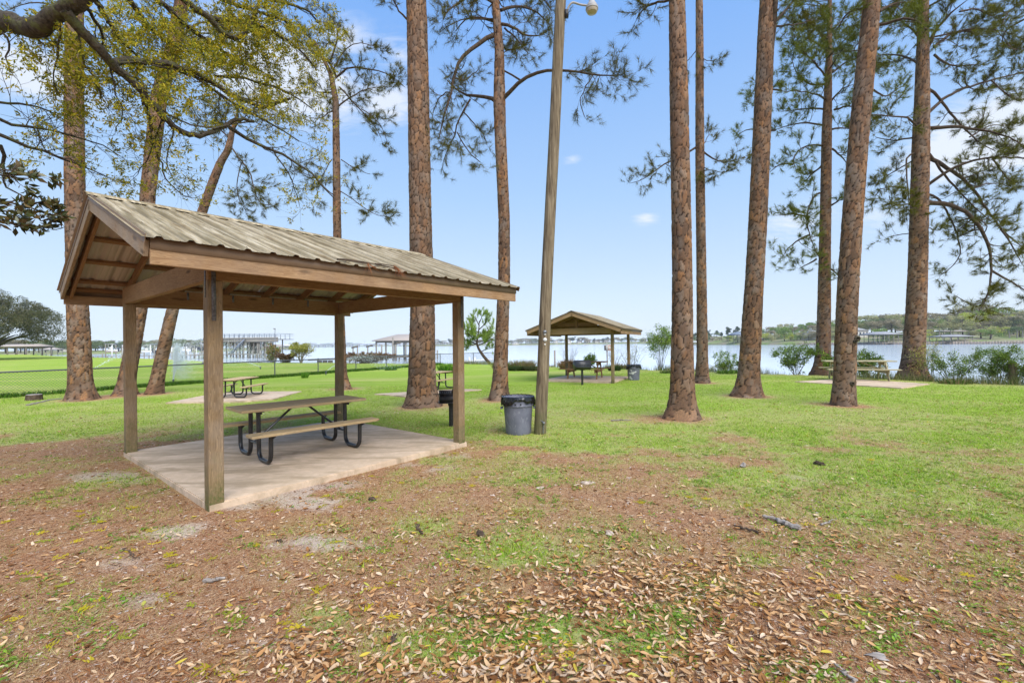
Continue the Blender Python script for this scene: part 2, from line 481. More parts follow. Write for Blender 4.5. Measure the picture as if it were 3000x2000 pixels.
M['strap'] = material('dull_steel_strap', lambda k: {'c': k.ramp(k.noise(k.coord('Object'), 45, 4), [(.3, (.07, .075, .085)), (.7, (.21, .21, .23))])}, .5, .5, metal=.3)
M['fence'] = material('fence_steel', (.085, .09, .10), .5, .4)
M['black'] = material('black_painted_steel', lambda k: {'c': k.ramp(k.noise(k.coord('Object'), 60, 4), [(.4, (.010, .010, .012)), (.75, (.035, .033, .032))])}, .32, .6)
M['soot'] = material('sooty_black_steel', lambda k: {'c': k.ramp(k.noise(k.coord('Object'), 20, 5, .7), [(.45, (.012, .012, .014)), (.62, (.03, .022, .02)), (.75, (.11, .055, .04))])}, .5, .4)
M['charcoal'] = material('charcoal_steel', (.028, .029, .034), .42, .5)


def f_can(k):
    o = k.coord('Object')
    n1 = k.noise(o, 5, 4, .6); n2 = k.noise(k.mapping(o, (6, 6, 2)), 3.5, 5, .7, .6); n3 = k.noise(o, 70, 3, .7)
    c = k.ramp(n1, [(.3, (.105, .11, .145)), (.7, (.165, .17, .215))])
    c = k.mix(k.ramp(n2, [(.54, 0.0), (.62, .55)]), c, (.27, .27, .30))
    c = k.mix(k.ramp(n3, [(.62, 0.0), (.74, .4)]), c, (.33, .32, .33))
    return {'c': c}
M['can'] = material('scuffed_grey_plastic', f_can, .55, .4)
M['bag'] = material('black_bin_liner', (.008, .008, .009), .22, .6)
M['white'] = material('white_paint', (.62, .62, .60), .5, .3)
M['lampmetal'] = material('lamp_metal', (.33, .32, .31), .5, .4)
M['lens'] = material('lamp_lens', (.42, .36, .27), .35, .5)
M['bone'] = material('bleached_wood', lambda k: {'c': k.ramp(k.noise(k.mapping(k.coord('Object'), (2, 20, 20)), 3, 4), [(.3, (.16, .13, .11)), (.7, (.40, .36, .32))])}, .9, .15)


def f_water(k):
    o = k.coord('Object')
    w = k.noise(k.mapping(o, (1.0, 2.6, 1)), .9, 5, .6, .3)
    w2 = k.noise(k.mapping(o, (.10, .35, 1)), .25, 3, .6)
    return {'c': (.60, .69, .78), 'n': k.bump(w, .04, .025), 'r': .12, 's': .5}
M['water'] = material('bay_water', f_water, .16, .5)
M['drop'] = material('water_spray', (.85, .88, .9), .3, .4, transl=.5)
M['farroof'] = material('far_grey_roof', (.28, .28, .29), .7, .2)
M['tanroof'] = material('far_tan_roof', (.36, .31, .27), .7, .2)
M['farwall'] = material('far_pale_wall', (.55, .52, .47), .8, .2)
M['farglass'] = material('far_window_glass', (.05, .06, .07), .2, .5)
M['bluetrim'] = material('blue_boat_canvas', (.10, .25, .45), .6, .3)
M['hull'] = material('dark_boat_hull', (.03, .035, .05), .3, .5)
M['bulkhead'] = material('bulkhead_stone', lambda k: {'c': k.ramp(k.noise(k.coord('Object'), 1.5, 4), [(.3, (.22, .17, .13)), (.7, (.42, .36, .30))])}, .9, .1)
M['rail'] = material('dock_rail_blue_grey', (.16, .19, .24), .6, .3)
M['signface'] = material('sign_white', (.60, .56, .50), .5, .3)
M['chip'] = material('pale_bark_chip', lambda k: {'c': k.ramp(k.noise(k.coord('Object'), 30, 4, .7), [(.35, (.20, .13, .09)), (.6, (.52, .43, .34))])}, .9, .05)
M['orange'] = material('sign_orange', (.62, .16, .05), .5, .3)

# ------------------------------------------------------------------ ground, water
shore_px = [(3600, 1150), (3000, 1126), (2800, 1120), (2600, 1110), (2400, 1098), (2200, 1093), (2000, 1085), (1850, 1081), (1700, 1076), (1600, 1073), (1450, 1067), (1350, 1064), (1199, 1065), (1070, 1063), (980, 1062), (900, 1062), (660, 1061)]
shore = [P(x, y).xy for x, y in shore_px] + [Vector((-62, 78)), Vector((-110, 112)), Vector((-190, 150)), Vector((-600, 180))]
shore = [Vector((60, 2)), Vector((34, 9))] + shore
SH = np.array([(v.x, v.y) for v in shore])


def shore_dist(X, Y):
    """signed distance, + on the lawn side"""
    best = np.full(X.shape, 1e9); sg = np.ones(X.shape)
    for i in range(len(SH) - 1):
        a = SH[i]; b = SH[i + 1]; d = b - a; L2 = d @ d
        t = np.clip(((X - a[0]) * d[0] + (Y - a[1]) * d[1]) / L2, 0, 1)
        dx = X - a[0] - t * d[0]; dy = Y - a[1] - t * d[1]; q = np.hypot(dx, dy)
        cr = d[0] * (Y - a[1]) - d[1] * (X - a[0])
        m = q < best; best = np.where(m, q, best); sg = np.where(m, np.where(cr > 0, 1.0, -1.0), sg)
    return best * sg


def ground_z(X, Y):
    X = np.asarray(X, float); Y = np.asarray(Y, float)
    d = shore_dist(X, Y)
    beach = sstep(-6, -14, X)
    drop_b = np.minimum(-d * .10, 1.6); drop_r = np.minimum(-d * .8, 2.2)
    dr = np.where(d < 0, drop_b * beach + drop_r * (1 - beach), 0)
    z = -dr + .05 * (fbm(X * .35, Y * .35, 3) - .5) + .014 * (fbm(X * 3.1, Y * 3.1, 5) - .5) * (Y < 40)
    z += .8 * sstep(45, 110, Y) * sstep(-40, -110, X) * (d > 0) * np.clip(d / 8, 0, 1)
    return z


# pads that press the soil flat: (centre, axis angle, half sizes)
def axis_vals(lo, hi, c0, c1, step, grow):
    v = list(np.arange(c0, c1 + 1e-6, step)); s = step; x = v[-1]
    while x < hi: s *= grow; x += s; v.append(x)
    s = step; x = v[0]; w = []
    while x > lo: s *= grow; x -= s; w.append(x)
    return np.array(w[::-1] + v)


def cover(X, Y):
    """r green, g sand, b leaf litter, laid out from the photograph"""
    px, py = project(X, Y)
    w = (fbm(X * 1.1, Y * 1.1, 21, 4) - .5) * 170 + (fbm(X * .35, Y * .35, 31) - .5) * 200
    q = py + w
    lim0 = np.interp(px, [-800, 0, 350, 700, 1000, 1350, 1500, 1900, 2300, 2700, 3000, 3600], [1190, 1200, 1200, 1190, 1195, 1195, 1190, 1190, 1200, 1230, 1270, 1330])
    lim1 = np.interp(px, [-800, 0, 350, 700, 1000, 1350, 1500, 1900, 2300, 2700, 3000, 3600], [1400, 1405, 1400, 1390, 1420, 1460, 1490, 1510, 1560, 1640, 1700, 1800])
    g = 1 - sstep(lim0, lim1, q)
    g = .33 + .60 * g
    thin = sstep(.40, .62, fbm(X * .8 + 3, Y * .8, 44, 4)) * sstep(1110, 1230, py)
    g = g * (1 - .40 * thin)
    g = g - .17 * sstep(.45, .65, fbm(X * 2.6, Y * 2.6, 48, 3)) * sstep(1200, 1300, py)
    fg = fbm(X * 2.2 + 9, Y * 2.2, 77, 3)
    for (x, y, rx, ry, a) in ((1560, 1600, 260, 70, .5), (1200, 1880, 260, 90, .5), (1650, 1840, 260, 60, .45), (1900, 1890, 120, 60, .5), (2050, 1720, 160, 50, .4),
                              (2560, 1480, 330, 90, .35), (1500, 1390, 300, 40, .3), (1250, 1530, 200, 50, .3), (1980, 1790, 130, 50, .35), (2350, 1950, 120, 45, .45),
                              (950, 1800, 120, 60, .4), (1350, 1740, 150, 40, .3), (2900, 1650, 250, 70, .25), (2200, 1640, 120, 40, .3), (330, 1260, 300, 30, .25)):
        g = np.maximum(g, a * np.exp(-(((px - x) / rx) ** 2 + ((py - y) / ry) ** 2)) * (.5 + 1.1 * fg) + g * .5)
    sand = 0 * g
    for (x, y, rx, ry, a) in ((330, 1400, 130, 18, .8), (920, 1450, 170, 40, 1.0), (1180, 1365, 170, 24, .7), (540, 1555, 160, 30, .75), (880, 1590, 190, 25, .8), (330, 1650, 200, 30, .5),
                              (470, 1760, 140, 30, .6), (300, 1300, 300, 14, .3), (740, 1890, 200, 40, .5), (2370, 1400, 110, 14, .7), (1850, 1400, 90, 12, .3), (1330, 1325, 60, 16, .8),
                              (700, 1480, 80, 14, .8), (520, 1000, 10, 5, 0), (1900, 1520, 130, 15, .3), (100, 1700, 150, 30, .35)):
        sand = np.maximum(sand, a * np.exp(-(((px - x) / (rx * 1.25)) ** 2 + ((py - y) / (ry * 1.25)) ** 2)))
    sand = sand * (.25 + 1.35 * sstep(.32, .62, fbm(X * 2.3 + 4, Y * 2.3, 66, 4)))
    d = shore_dist(X, Y)
    sand = np.maximum(sand, sstep(.1, -.3, d) * 1.2); g = g * sstep(-.9, .2, d)
    # bare rings round the pines
    for (tx, ty) in TREE_XY:
        rr = np.hypot(X - tx, Y - ty); m = np.exp(-(rr / .85) ** 2)
        g = g * (1 - .85 * m)
    bank = sstep(2.6, .6, d) * (X > 8); g = g * (1 - .45 * bank)
    lit = np.zeros_like(g) + .09
    for (x, y, rx, ry, a) in ((1350, 1780, 330, 110, 1.0), (1900, 1720, 420, 120, 1.0), (1100, 1950, 500, 120, .9), (1700, 1980, 700, 100, .95), (2150, 1900, 300, 130, .8), (2500, 1790, 330, 80, .7),
                              (2900, 1900, 300, 120, .5), (2300, 1560, 500, 80, .30), (1500, 1560, 600, 90, .35), (1050, 1700, 220, 70, .5), (2850, 1650, 300, 80, .35), (600, 1960, 350, 80, .25), (1700, 1420, 600, 70, .18),
                              (700, 1780, 150, 50, .3)):
        lit = np.maximum(lit, a * np.exp(-(((px - x) / rx) ** 2 + ((py - y) / ry) ** 2)))
    lit = lit * np.clip(.35 + 1.5 * (fbm(X * 1.6, Y * 1.6, 55, 3) - .25), .05, 1.4)
    return np.clip(g, 0, 1), np.clip(sand, 0, 1.2), np.clip(lit, 0, 1)


TREES = [  # px, py of the base on the ground
    (240, 1171), (363, 1158), (449, 1154), (1010, 1140), (1240, 1189), (1462, 1171), (1997, 1224), (2057, 1122), (2191, 1161), (2408, 1094), (2469, 1186), (2672, 1107)]
TREE_XY = [tuple(P(*t).xy) for t in TREES]


def build_ground():
    xs = axis_vals(-3500, 3500, -9, 11, .08, 1.05); ys = axis_vals(-60, 4500, .8, 13.5, .08, 1.045)
    X, Y = np.meshgrid(xs, ys); nx, ny = len(xs), len(ys)
    Z = ground_z(X, Y)
    g, s, l = cover(X, Y)
    V = np.stack([X, Y, Z], -1).reshape(-1, 3)
    i = np.arange((ny - 1) * nx).reshape(ny - 1, nx)[:, :-1].ravel()
    Q = np.stack([i, i + 1, i + nx + 1, i + nx], 1)
    C = np.stack([g, s, l, np.ones_like(g)], -1).reshape(-1, 4)
    me = mesh_np('ground', V, Q, attrs={'cover': C}, smooth=True)
    link('ground', me, M['ground'], kind='structure', label='lawn and bare soil of the waterside park')
    wz = -.9
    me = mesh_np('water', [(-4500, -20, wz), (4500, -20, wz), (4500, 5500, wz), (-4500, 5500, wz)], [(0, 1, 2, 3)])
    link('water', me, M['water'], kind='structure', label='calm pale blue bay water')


build_ground()
WZ = -.9


def gz(x, y): return float(ground_z(np.array([x]), np.array([y]))[0])


# slabs -------------------------------------------------------------------------------------
def slab(name, pts, top=.07, **kw):
    me = bpy.data.meshes.new(name); bm = bmesh.new()
    vs = [bm.verts.new((p[0], p[1], top)) for p in pts]
    f = bm.faces.new(vs)
    if f.normal.z < 0: f.normal_flip()
    f.normal_update()
    if f.normal.z < 0: bmesh.ops.reverse_faces(bm, faces=[f])
    e = bmesh.ops.extrude_face_region(bm, geom=[f])
    for v in [g for g in e['geom'] if isinstance(g, bmesh.types.BMVert)]: v.co.z = -.12
    bmesh.ops.recalc_face_normals(bm, faces=bm.faces[:])
    bmesh.ops.bevel(bm, geom=[ed for ed in bm.edges if all(abs(v.co.z - top) < 1e-5 for v in ed.verts)], offset=.012, segments=2, affect='EDGES')
    bm.to_mesh(me); bm.free()
    return link(name, me, M['concrete'], **kw)


NX, NY, TH = -3.113, 4.631, math.radians(50.6)
PL, PW = 3.67, 3.845
cT, sT = math.cos(TH), math.sin(TH)
def loc2w(u, v): return (NX + u * cT - v * sT, NY + u * sT + v * cT)
slab('concrete_pad', [loc2w(u, v) for u, v in ((.0, .0), (PL + .02, .0), (PL + .02, PW + .02), (.0, PW + .02))],
     label='large tan concrete pad under the near picnic shelter', kind='structure')


# ------------------------------------------------------------------ picnic shelters
def rib_panel(u0, u1, sgn, hw, ov, he, hr, mat, parent, rib=.2286):
    """one ribbed roof sheet from eave to ridge; sgn -1 front slope, +1 back slope; v measured from the ridge line"""
    prof = []; u = u0
    n = int(math.ceil((u1 - u0) / rib - 1e-6)); 
    us = [u0]
    for i in range(n + 1):
        c = u0 + (i + .5) * rib
        if c + .03 > u1: break
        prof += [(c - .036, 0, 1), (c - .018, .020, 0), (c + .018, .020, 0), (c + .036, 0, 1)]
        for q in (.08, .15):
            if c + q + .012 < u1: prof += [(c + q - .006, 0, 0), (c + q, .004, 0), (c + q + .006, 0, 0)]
    prof = [(u0, 0, 0)] + [p for p in sorted(prof) if p[0] > u0 + .001 and p[0] < u1 - .001] + [(u1, 0, 0)]
    half = hw + ov; L = math.hypot(half, hr - he); nv = (0, (hr - he) / L * sgn, half / L)
    V = []; Q = []; A = []
    m = len(prof); steps = 7
    wob = random.random() * 6
    for j in range(steps):
        t = j / (steps - 1); v = sgn * half * (1 - t); z = he + (hr - he) * t
        for (uu, h, r_) in prof:
            hh = h + .003 * math.sin(uu * 9 + wob) * (1 - t)
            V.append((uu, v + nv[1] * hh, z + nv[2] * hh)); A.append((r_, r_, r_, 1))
    for j in range(steps - 1):
        for i in range(m - 1):
            q = (j * m + i, j * m + i + 1, (j + 1) * m + i + 1, (j + 1) * m + i)
            Q.append(q if sgn < 0 else q[::-1])
    # screws along the ribs
    T = []
    for i in range(n):
        c = u0 + (i + .5) * rib + .045
        if c > u1 - .02: break
        for t in (.06, .30, .53, .76, .95):
            v = sgn * half * (1 - t); z = he + (hr - he) * t; b = len(V); s_ = .009
            for (du, dv) in ((-s_, -s_), (s_, -s_), (s_, s_), (-s_, s_)):
                V.append((c + du, v + dv, z + .002 - dv * sgn * (hr - he) / half)); A.append((1, 1, 1, 1))
            V.append((c, v, z + .016)); A.append((1, 1, 1, 1))
            T += [(b, b + 1, b + 4), (b + 1, b + 2, b + 4), (b + 2, b + 3, b + 4), (b + 3, b, b + 4)]
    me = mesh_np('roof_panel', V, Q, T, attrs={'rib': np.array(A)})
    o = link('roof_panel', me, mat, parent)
    return o


def shelter(org, ang, L, W, H, ovu, ovv, He, Hr, label, roofmat, trimmat, post=.14, z0=.07, ground=-.07, near=True, rake_mat=None, king=False):
    t = empty('picnic_shelter', (org[0], org[1], z0), ang, label=label, cat='picnic shelter', group='open gabled picnic shelters')
    hw = W / 2
    eov = ovv + .065; uov = ovu + .07
    slope = (Hr - He) / (hw + eov)
    def rz(v): return Hr - slope * abs(v - hw)
    # posts
    for (u, v) in ((0, 0), (L - post, 0), (0, W - post), (L - post, W - post)):
        j = (random.random() - .5) * .02
        o = board('post', (u + post / 2 + j, v + post / 2 - j, ground - .1), (u + post / 2, v + post / 2, H), post, post, M['post'], t, up=(0, 1, 0), bev=.007)
    # roof sheets: panels of four ribs
    pw = .9144
    for sgn in (-1, 1):
        u = -uov
        while u < L + uov - .05:
            u1 = min(u + pw, L + uov)
            p = rib_panel(u, u1, sgn, hw, eov, He, Hr, roofmat, t)
            p.location = (0, hw, .0015 * (1 if int(round((u + uov) / pw)) % 2 else -1)); u = u1
    # ridge cap
    mb = MB(); L0 = -uov - .01; L1 = L + uov + .01; c = .16
    for sgn in (-1, 1):
        a = (L0, hw, Hr + .032); b = (L1, hw, Hr + .032)
        a2 = (L0, hw + sgn * c, Hr - slope * c + .028); b2 = (L1, hw + sgn * c, Hr - slope * c + .028)
        a3 = (L0, hw + sgn * (c + .004), Hr - slope * c + .014); b3 = (L1, hw + sgn * (c + .004), Hr - slope * c + .014)
        mb.add([a, b, b2, a2, b3, a3], [(0, 1, 2, 3), (3, 2, 4, 5)] if sgn > 0 else [(3, 2, 1, 0), (5, 4, 2, 3)])
    mb.build('ridge_cap', roofmat, t)
    nrm = Vector((0, slope, 1)).normalized()
    # purlins
    for sgn in (-1, 1):
        n = Vector((0, sgn * slope, 1)).normalized()
        for q in (.13, .36, .60, .84, .985):
            v = hw + sgn * (hw + eov) * q; zz = rz(v)
            if abs(v - hw) > hw + ovv - .03: v = hw + sgn * (hw + ovv - .06); zz = rz(v)
            ctr = Vector((0, v, zz)) - n * .024
            board('purlin', (-ovu + .05, ctr.y, ctr.z), (L + ovu - .05, ctr.y, ctr.z), .088, .038, M['rafter'], t, up=n, bev=0)
    # rafters
    us = [.11 + i * (L - .22) / 5 for i in range(6)] + [-ovu + .07, L + ovu - .07]
    for u in us:
        for sgn in (-1, 1):
            n = Vector((0, sgn * slope, 1)).normalized(); off = n * (.045 + .07)
            a = Vector((u, hw + sgn * (hw + ovv - .05), rz(hw + hw + ovv - .05))) - off; b = Vector((u, hw + sgn * .03, rz(hw + .03))) - off
            board('rafter', a, b, .038, .138, M['rafter'], t, up=n, bev=.003)
    board('ridge_beam', (-ovu + .05, hw, Hr - .05 - .10), (L + ovu - .05, hw, Hr - .05 - .10), .04, .185, M['rafter'], t)
    # headers on the posts
    hh = .25
    board('header', (0, .045, H + hh / 2), (L, .045, H + hh / 2), .086, hh, M['frame'], t)
    board('header', (0, W - .045, H + hh / 2), (L, W - .045, H + hh / 2), .086, hh, M['frame'], t)
    board('header', (.043, .092, H + hh / 2), (.043, W - .092, H + hh / 2), .083, hh, M['frame' if near else 'fascia'], t)
    board('header', (L - .043, .092, H + hh / 2), (L - .043, W - .092, H + hh / 2), .083, hh, M['frame'], t)
    if king:
        for u in (.05, L - .05):
            board('king_post', (u + .06, hw, H + hh), (u + .06, hw, Hr - .25), .06, .09, M['rafter'], t)
            board('collar_tie', (u + .10, hw * .45, H + hh + .17), (u + .10, hw * 1.55, H + hh + .17), .04, .14, M['rafter'], t)
    # fascia boards and metal trim
    zb = rz(hw + hw + ovv) - .05
    for sgn in (-1, 1):
        v = hw + sgn * (hw + ovv - .02); tb = He - .075
        board('fascia_board', (-ovu, v, tb - .07), (L + ovu, v, tb - .07), .038, .14, M['fascia'], t)
        mb = MB(); v2 = hw + sgn * (hw + ovv + .004)
        vv = sorted((v2, v2 + sgn * .004)); mb.box((-ovu - .004, vv[0], tb - .012), (L + ovu + .004, vv[1], He - .004 + .02))
        mb.build('eave_trim', M['roofunder'], t)
    # rakes
    for u, s2 in ((-ovu - .02, -1), (L + ovu + .02, 1)):
        for sgn in (-1, 1):
            n = Vector((0, sgn * slope, 1)).normalized(); off = n * (.04 + .07)
            a = Vector((u, hw + sgn * (hw + ovv), rz(hw + hw + ovv))) - off; b = Vector((u, hw + sgn * .021, rz(hw + .021))) - off
            board('rake_board', a, b, .038, .14, rake_mat or M['rake'], t, up=n)
            off2 = n * .018
            a = Vector((u + s2 * .024, hw + sgn * (hw + ovv + .05), rz(hw + hw + ovv + .05))) - off2; b = Vector((u + s2 * .024, hw, Hr)) - off2
            board('rake_trim', a, b, .006, .075, trimmat, t, up=n, bev=0)
    # straps and hurricane ties
    if near:
        for (u, v, du) in ((.055, -.004, 0), (L - .055, -.004, 0)):
            mb = MB().box((u - .02, v - .002, H - .42), (u + .02, v + .002, H + .2)); 
            for q in range(7): mb.box((u - .004, v - .005, H - .38 + q * .085), (u + .004, v - .001, H - .372 + q * .085))
            mb.build('strap', M['strap'], t)
        MB().box((-.006, .045, H - .18), (-.002, .075, H + .2)).build('strap', M['strap'], t)
    for u in us[:6]:
        MB().box((u + .022, W - .093, H + .12), (u + .055, W - .089, H + hh - .01)).build('rafter_tie', M['strap'], t)
    return t


shelter((NX, NY), TH, PL, PW, 2.30, .596, .619, 2.521, 3.443, 'near open picnic shelter with ribbed tan metal roof on four wooden posts',
        M['roof'], M['roofunder'])

# far shelter: gable end faces the camera
fr = P(1799, 1123); br = P(1838, 1109); bl = P(1661, 1106)
fa = math.atan2(br.y - fr.y, br.x - fr.x)
FL = 3.3; FWd = 3.2
# front-right post is the origin, u runs away from the camera, v to the left
far_sh = shelter((fr.x, fr.y), fa, FL, FWd, 1.98, .50, .45, 2.16, 2.92, 'far picnic shelter by the water with its gable end facing the camera',
        M['roof'], M['lens'] if False else M['roofunder'], post=.12, near=False, rake_mat=M['fascia'], king=True)
c_, s_ = math.cos(fa), math.sin(fa)
def f2w(u, v): return (fr.x + u * c_ - v * s_, fr.y + u * s_ + v * c_)
slab('concrete_pad', [f2w(u, v) for u, v in ((.06, .02), (FL + .02, .02), (FL + .02, FWd), (.06, FWd + .1))], top=.06, label='concrete pad under the far picnic shelter', kind='structure')
slab('concrete_pad', [P(485, 1182), P(700, 1178), P(800, 1171), P(885, 1148), P(700, 1149), P(600, 1160)], top=.035, label='long pale concrete pad under the left picnic table', kind='structure')
slab('concrete_pad', [P(1096, 1156), P(1185, 1163), P(1412, 1143), P(1345, 1141)], top=.035, label='pale concrete pad behind the thickest pine', kind='structure')
slab('concrete_pad', [P(2328, 1120), P(2640, 1139), P(2725, 1127), P(2480, 1111)], top=.04, label='pale concrete pad by the water under the right picnic table', kind='structure')


# ------------------------------------------------------------------ picnic tables
def metal_table(loc, ang, label, z0, L=1.83):
    t = empty('picnic_table', (loc[0], loc[1], z0), ang, label=label, cat='picnic table', group='wood-topped picnic tables on black steel frames')
    top = .745; w = .235
    for i in (-1, 0, 1):
        board('top_plank', (-L / 2, i * (w + .006), top - .019 + .001 * i), (L / 2, i * (w + .006), top - .019 + .001 * i), w, .038, M['plank'], t)
    for s in (-1, 1):
        board('bench_plank', (-L / 2, s * .635, .452 - .019), (L / 2, s * .635, .452 - .019), .24, .038, M['plank'], t)
    r = .030
    ex = L / 2 - .27
    for e in (-1, 1):
        for s in (-1, 1):
            pts = [(e * ex, s * .16, top - .045)]
            pts.append((e * ex, s * .17, .20))
            for a in np.linspace(0, math.pi / 2, 6): pts.append((e * ex, s * (.17 + .13 - .13 * math.cos(a)), r + .13 - .13 * math.sin(a)))
            for a in np.linspace(0, math.pi / 2, 6): pts.append((e * ex, s * (.50 + .13 * math.sin(a)), r + .13 - .13 * math.cos(a)))
            pts.append((e * ex, s * .635, .405))
            p2 = []
            for q in pts:
                if not p2 or np.linalg.norm(np.array(q) - np.array(p2[-1])) > .01: p2.append(q)
            mb = MB().tube(p2, r, 12)
            mb.build('leg', M['black'], t, smooth=True)
            # bench bracket
            mb = MB().box((e * ex - .03, s * .635 - .10, .402), (e * ex + .03, s * .635 + .10, .412))
            mb.add([(e * ex + .03, s * .635 - .10, .402), (e * ex + .03, s * .635 + .03, .402), (e * ex + .03, s * .635, .36), (e * ex + .026, s * .635 - .10, .402), (e * ex + .026, s * .635 + .03, .402), (e * ex + .026, s * .635, .36)], [(0, 1, 4, 3)], [(0, 1, 2), (5, 4, 3)])
            mb.build('bench_bracket', M['black'], t)
        mb = MB().box((e * ex - .03, -.32, top - .052), (e * ex + .03, .32, top - .040))
        mb.box((e * ex - .004, -.30, top - .085), (e * ex + .004, .30, top - .052))
        mb.build('top_bracket', M['black'], t)
        MB().tube([(e * ex, -.17, .235), (e * ex, .17, .235)], .017, 8).build('crossbar', M['black'], t, smooth=True)
        MB().tube([(e * ex, 0, .24), (e * .10, 0, top - .045)], .017, 8).build('brace', M['black'], t, smooth=True)
    return t


metal_table((-3.29, 7.00), math.radians(47.2), 'near picnic table with black tube legs standing on the shelter pad', .07)
tl = P(732, 1160, .03)
_a = P(671, 1167, .03); _b = P(726, 1155, .03); _c = (_a + _b) / 2
tb2 = metal_table((_c.x, _c.y), math.atan2(_b.y - _a.y, _b.x - _a.x), 'left picnic table on its own pad in front of the chain link fence', .035, 1.9); tb2.scale = (.82,) * 3
tb3 = metal_table((-2.9, 16.8), math.radians(66), 'picnic table half hidden behind the thickest pine', .035); tb3.scale = (.85,) * 3


def wood_table(loc, ang, label, z0, mat, L=2.3, k=1.0):
    t = empty('picnic_table', (loc[0], loc[1], z0), ang, label=label, cat='picnic table', group='all-wood A-frame picnic tables')
    for i in range(5):
        y = (i - 2) * .146
        board('top_plank', (-L / 2, y, .75), (L / 2, y, .75), .14, .038, mat, t)
    for s in (-1, 1):
        for q in (0, 1):
            board('bench_plank', (-L / 2, s * (.60 + q * .146), .44), (L / 2, s * (.60 + q * .146), .44), .14, .038, mat, t)
    for e in (-1, 1):
        x = e * (L / 2 - .38)
        board('seat_support', (x, -.76, .35), (x, .76, .35), .038, .14, mat, t)
        board('top_support', (x, -.34, .66), (x, .34, .66), .038, .14, mat, t)
        for s in (-1, 1):
            board('leg', (x + e * .04, s * .60, 0), (x + e * .04, s * .24, .73), .038, .14, mat, t, up=(0, 1, 0))
        board('brace', (x, 0, .42), (e * .12, 0, .70), .085, .038, mat, t)
    return t


wood_table((14.0, 18.35), math.radians(-22), 'weathered greenish wooden picnic table by the water on the right', .04, M['oldplank'], 2.35)
c2 = f2w(FL * .5, FWd * .5)
wood_table((c2[0] - .1, c2[1] + .1), fa + math.radians(93), 'brown wooden picnic table under the far shelter', .06, M['frame'], 2.0)

# ------------------------------------------------------------------ grills
g = P(1322, 1247); t = empty('pedestal_grill', (g.x, g.y, 0), math.radians(12), label='open black pedestal grill beside the near shelter post', cat='grill')
MB().tube([(0, 0, -.1), (0, 0, .44)], .047, 14).build('pedestal', M['soot'], t, smooth=True)
MB().tube([(0, 0, .42), (0, 0, .50)], .062, 14).build('swivel_collar', M['soot'], t, smooth=True)
mb = MB(); w_, d_, zb, zt = .235, .19, .50, .72
mb.box((-w_, -d_, zb), (w_, d_, zb + .008)); mb.box((-w_, d_ - .006, zb), (w_, d_, zt)); mb.box((-w_, -d_, zb + .008), (w_, -d_ + .006, zb + .13))
mb.box((-w_, -d_ + .006, zb + .008), (-w_ + .006, d_ - .006, zt)); mb.box((w_ - .006, -d_ + .006, zb + .008), (w_, d_ - .006, zt))
mb.box((-w_ - .02, -d_ - .02, zb - .012), (w_ + .02, d_ + .02, zb - .002)); mb.build('firebox', M['soot'], t)
for i in range(11): MB().tube([(-w_ + .03 + i * .041, -d_ - .02, zt - .035), (-w_ + .03 + i * .041, d_ - .01, zt - .035)], .007, 6).build('grate_bar', M['soot'], t)
MB().tube([(-w_ - .01, -d_ - .02, zt - .035), (w_ + .01, -d_ - .02, zt - .035)], .008, 6).build('grate_frame', M['soot'], t)
for x in (.02, .14): MB().tube([(x, -d_ - .02, zt - .03), (x, -d_ - .02, zt + .02), (x, -d_ - .05, zt + .05)], .016, 8).build('grate_handle', M['soot'], t)
MB().tube([(-w_ - .13, -d_ * .5, zt - .05), (-w_, -d_ * .5, zt - .05)], .009, 6).build('side_handle', M['soot'], t)

g = P(1706, 1127); t = empty('covered_grill', (g.x, g.y, 0), math.radians(14), label='closed black barrel grill on a post in front of the far shelter', cat='grill')
MB().tube([(0, 0, -.1), (0, 0, .60)], .045, 14).build('pedestal', M['black'], t, smooth=True)
hw_, hh_ = .32, .19
sec = [(-.10, -1.0), (.10, -1.0), (.19, -.48), (.19, .42), (.09, 1.0), (-.09, 1.0), (-.19, .42), (-.19, -.48)]
def oct_(lo, hi, cap0, cap1, name, mat):
    mb = MB(); n = hi - lo + 1; ii = [i % 8 for i in range(lo, hi + 1)]
    V = [(-hw_, sec[i][0], .79 + sec[i][1] * hh_) for i in ii] + [(hw_, sec[i][0], .79 + sec[i][1] * hh_) for i in ii]
    Q = [(j, j + 1, n + j + 1, n + j) for j in range(n - 1)]
    mb.add(V, Q, [(0, j + 1, j) for j in range(1, n - 1)] + [(n, n + j, n + j + 1) for j in range(1, n - 1)])
    return mb.build(name, mat, t)
oct_(-1, 3, 1, 1, 'firebox', M['black']); oct_(3, 7, 1, 1, 'lid', M['charcoal'])
MB().tube([(-.22, -.205, .82), (-.22, -.235, .82), (.22, -.235, .82), (.22, -.205, .82)], .008, 8).build('lid_handle', M['black'], t)
MB().box((hw_, -.03, .74), (hw_ + .012, .03, .80)).build('vent', M['soot'], t)
MB().box((-.09, -.09, .585), (.09, .09, .60)).build('mount_plate', M['black'], t)


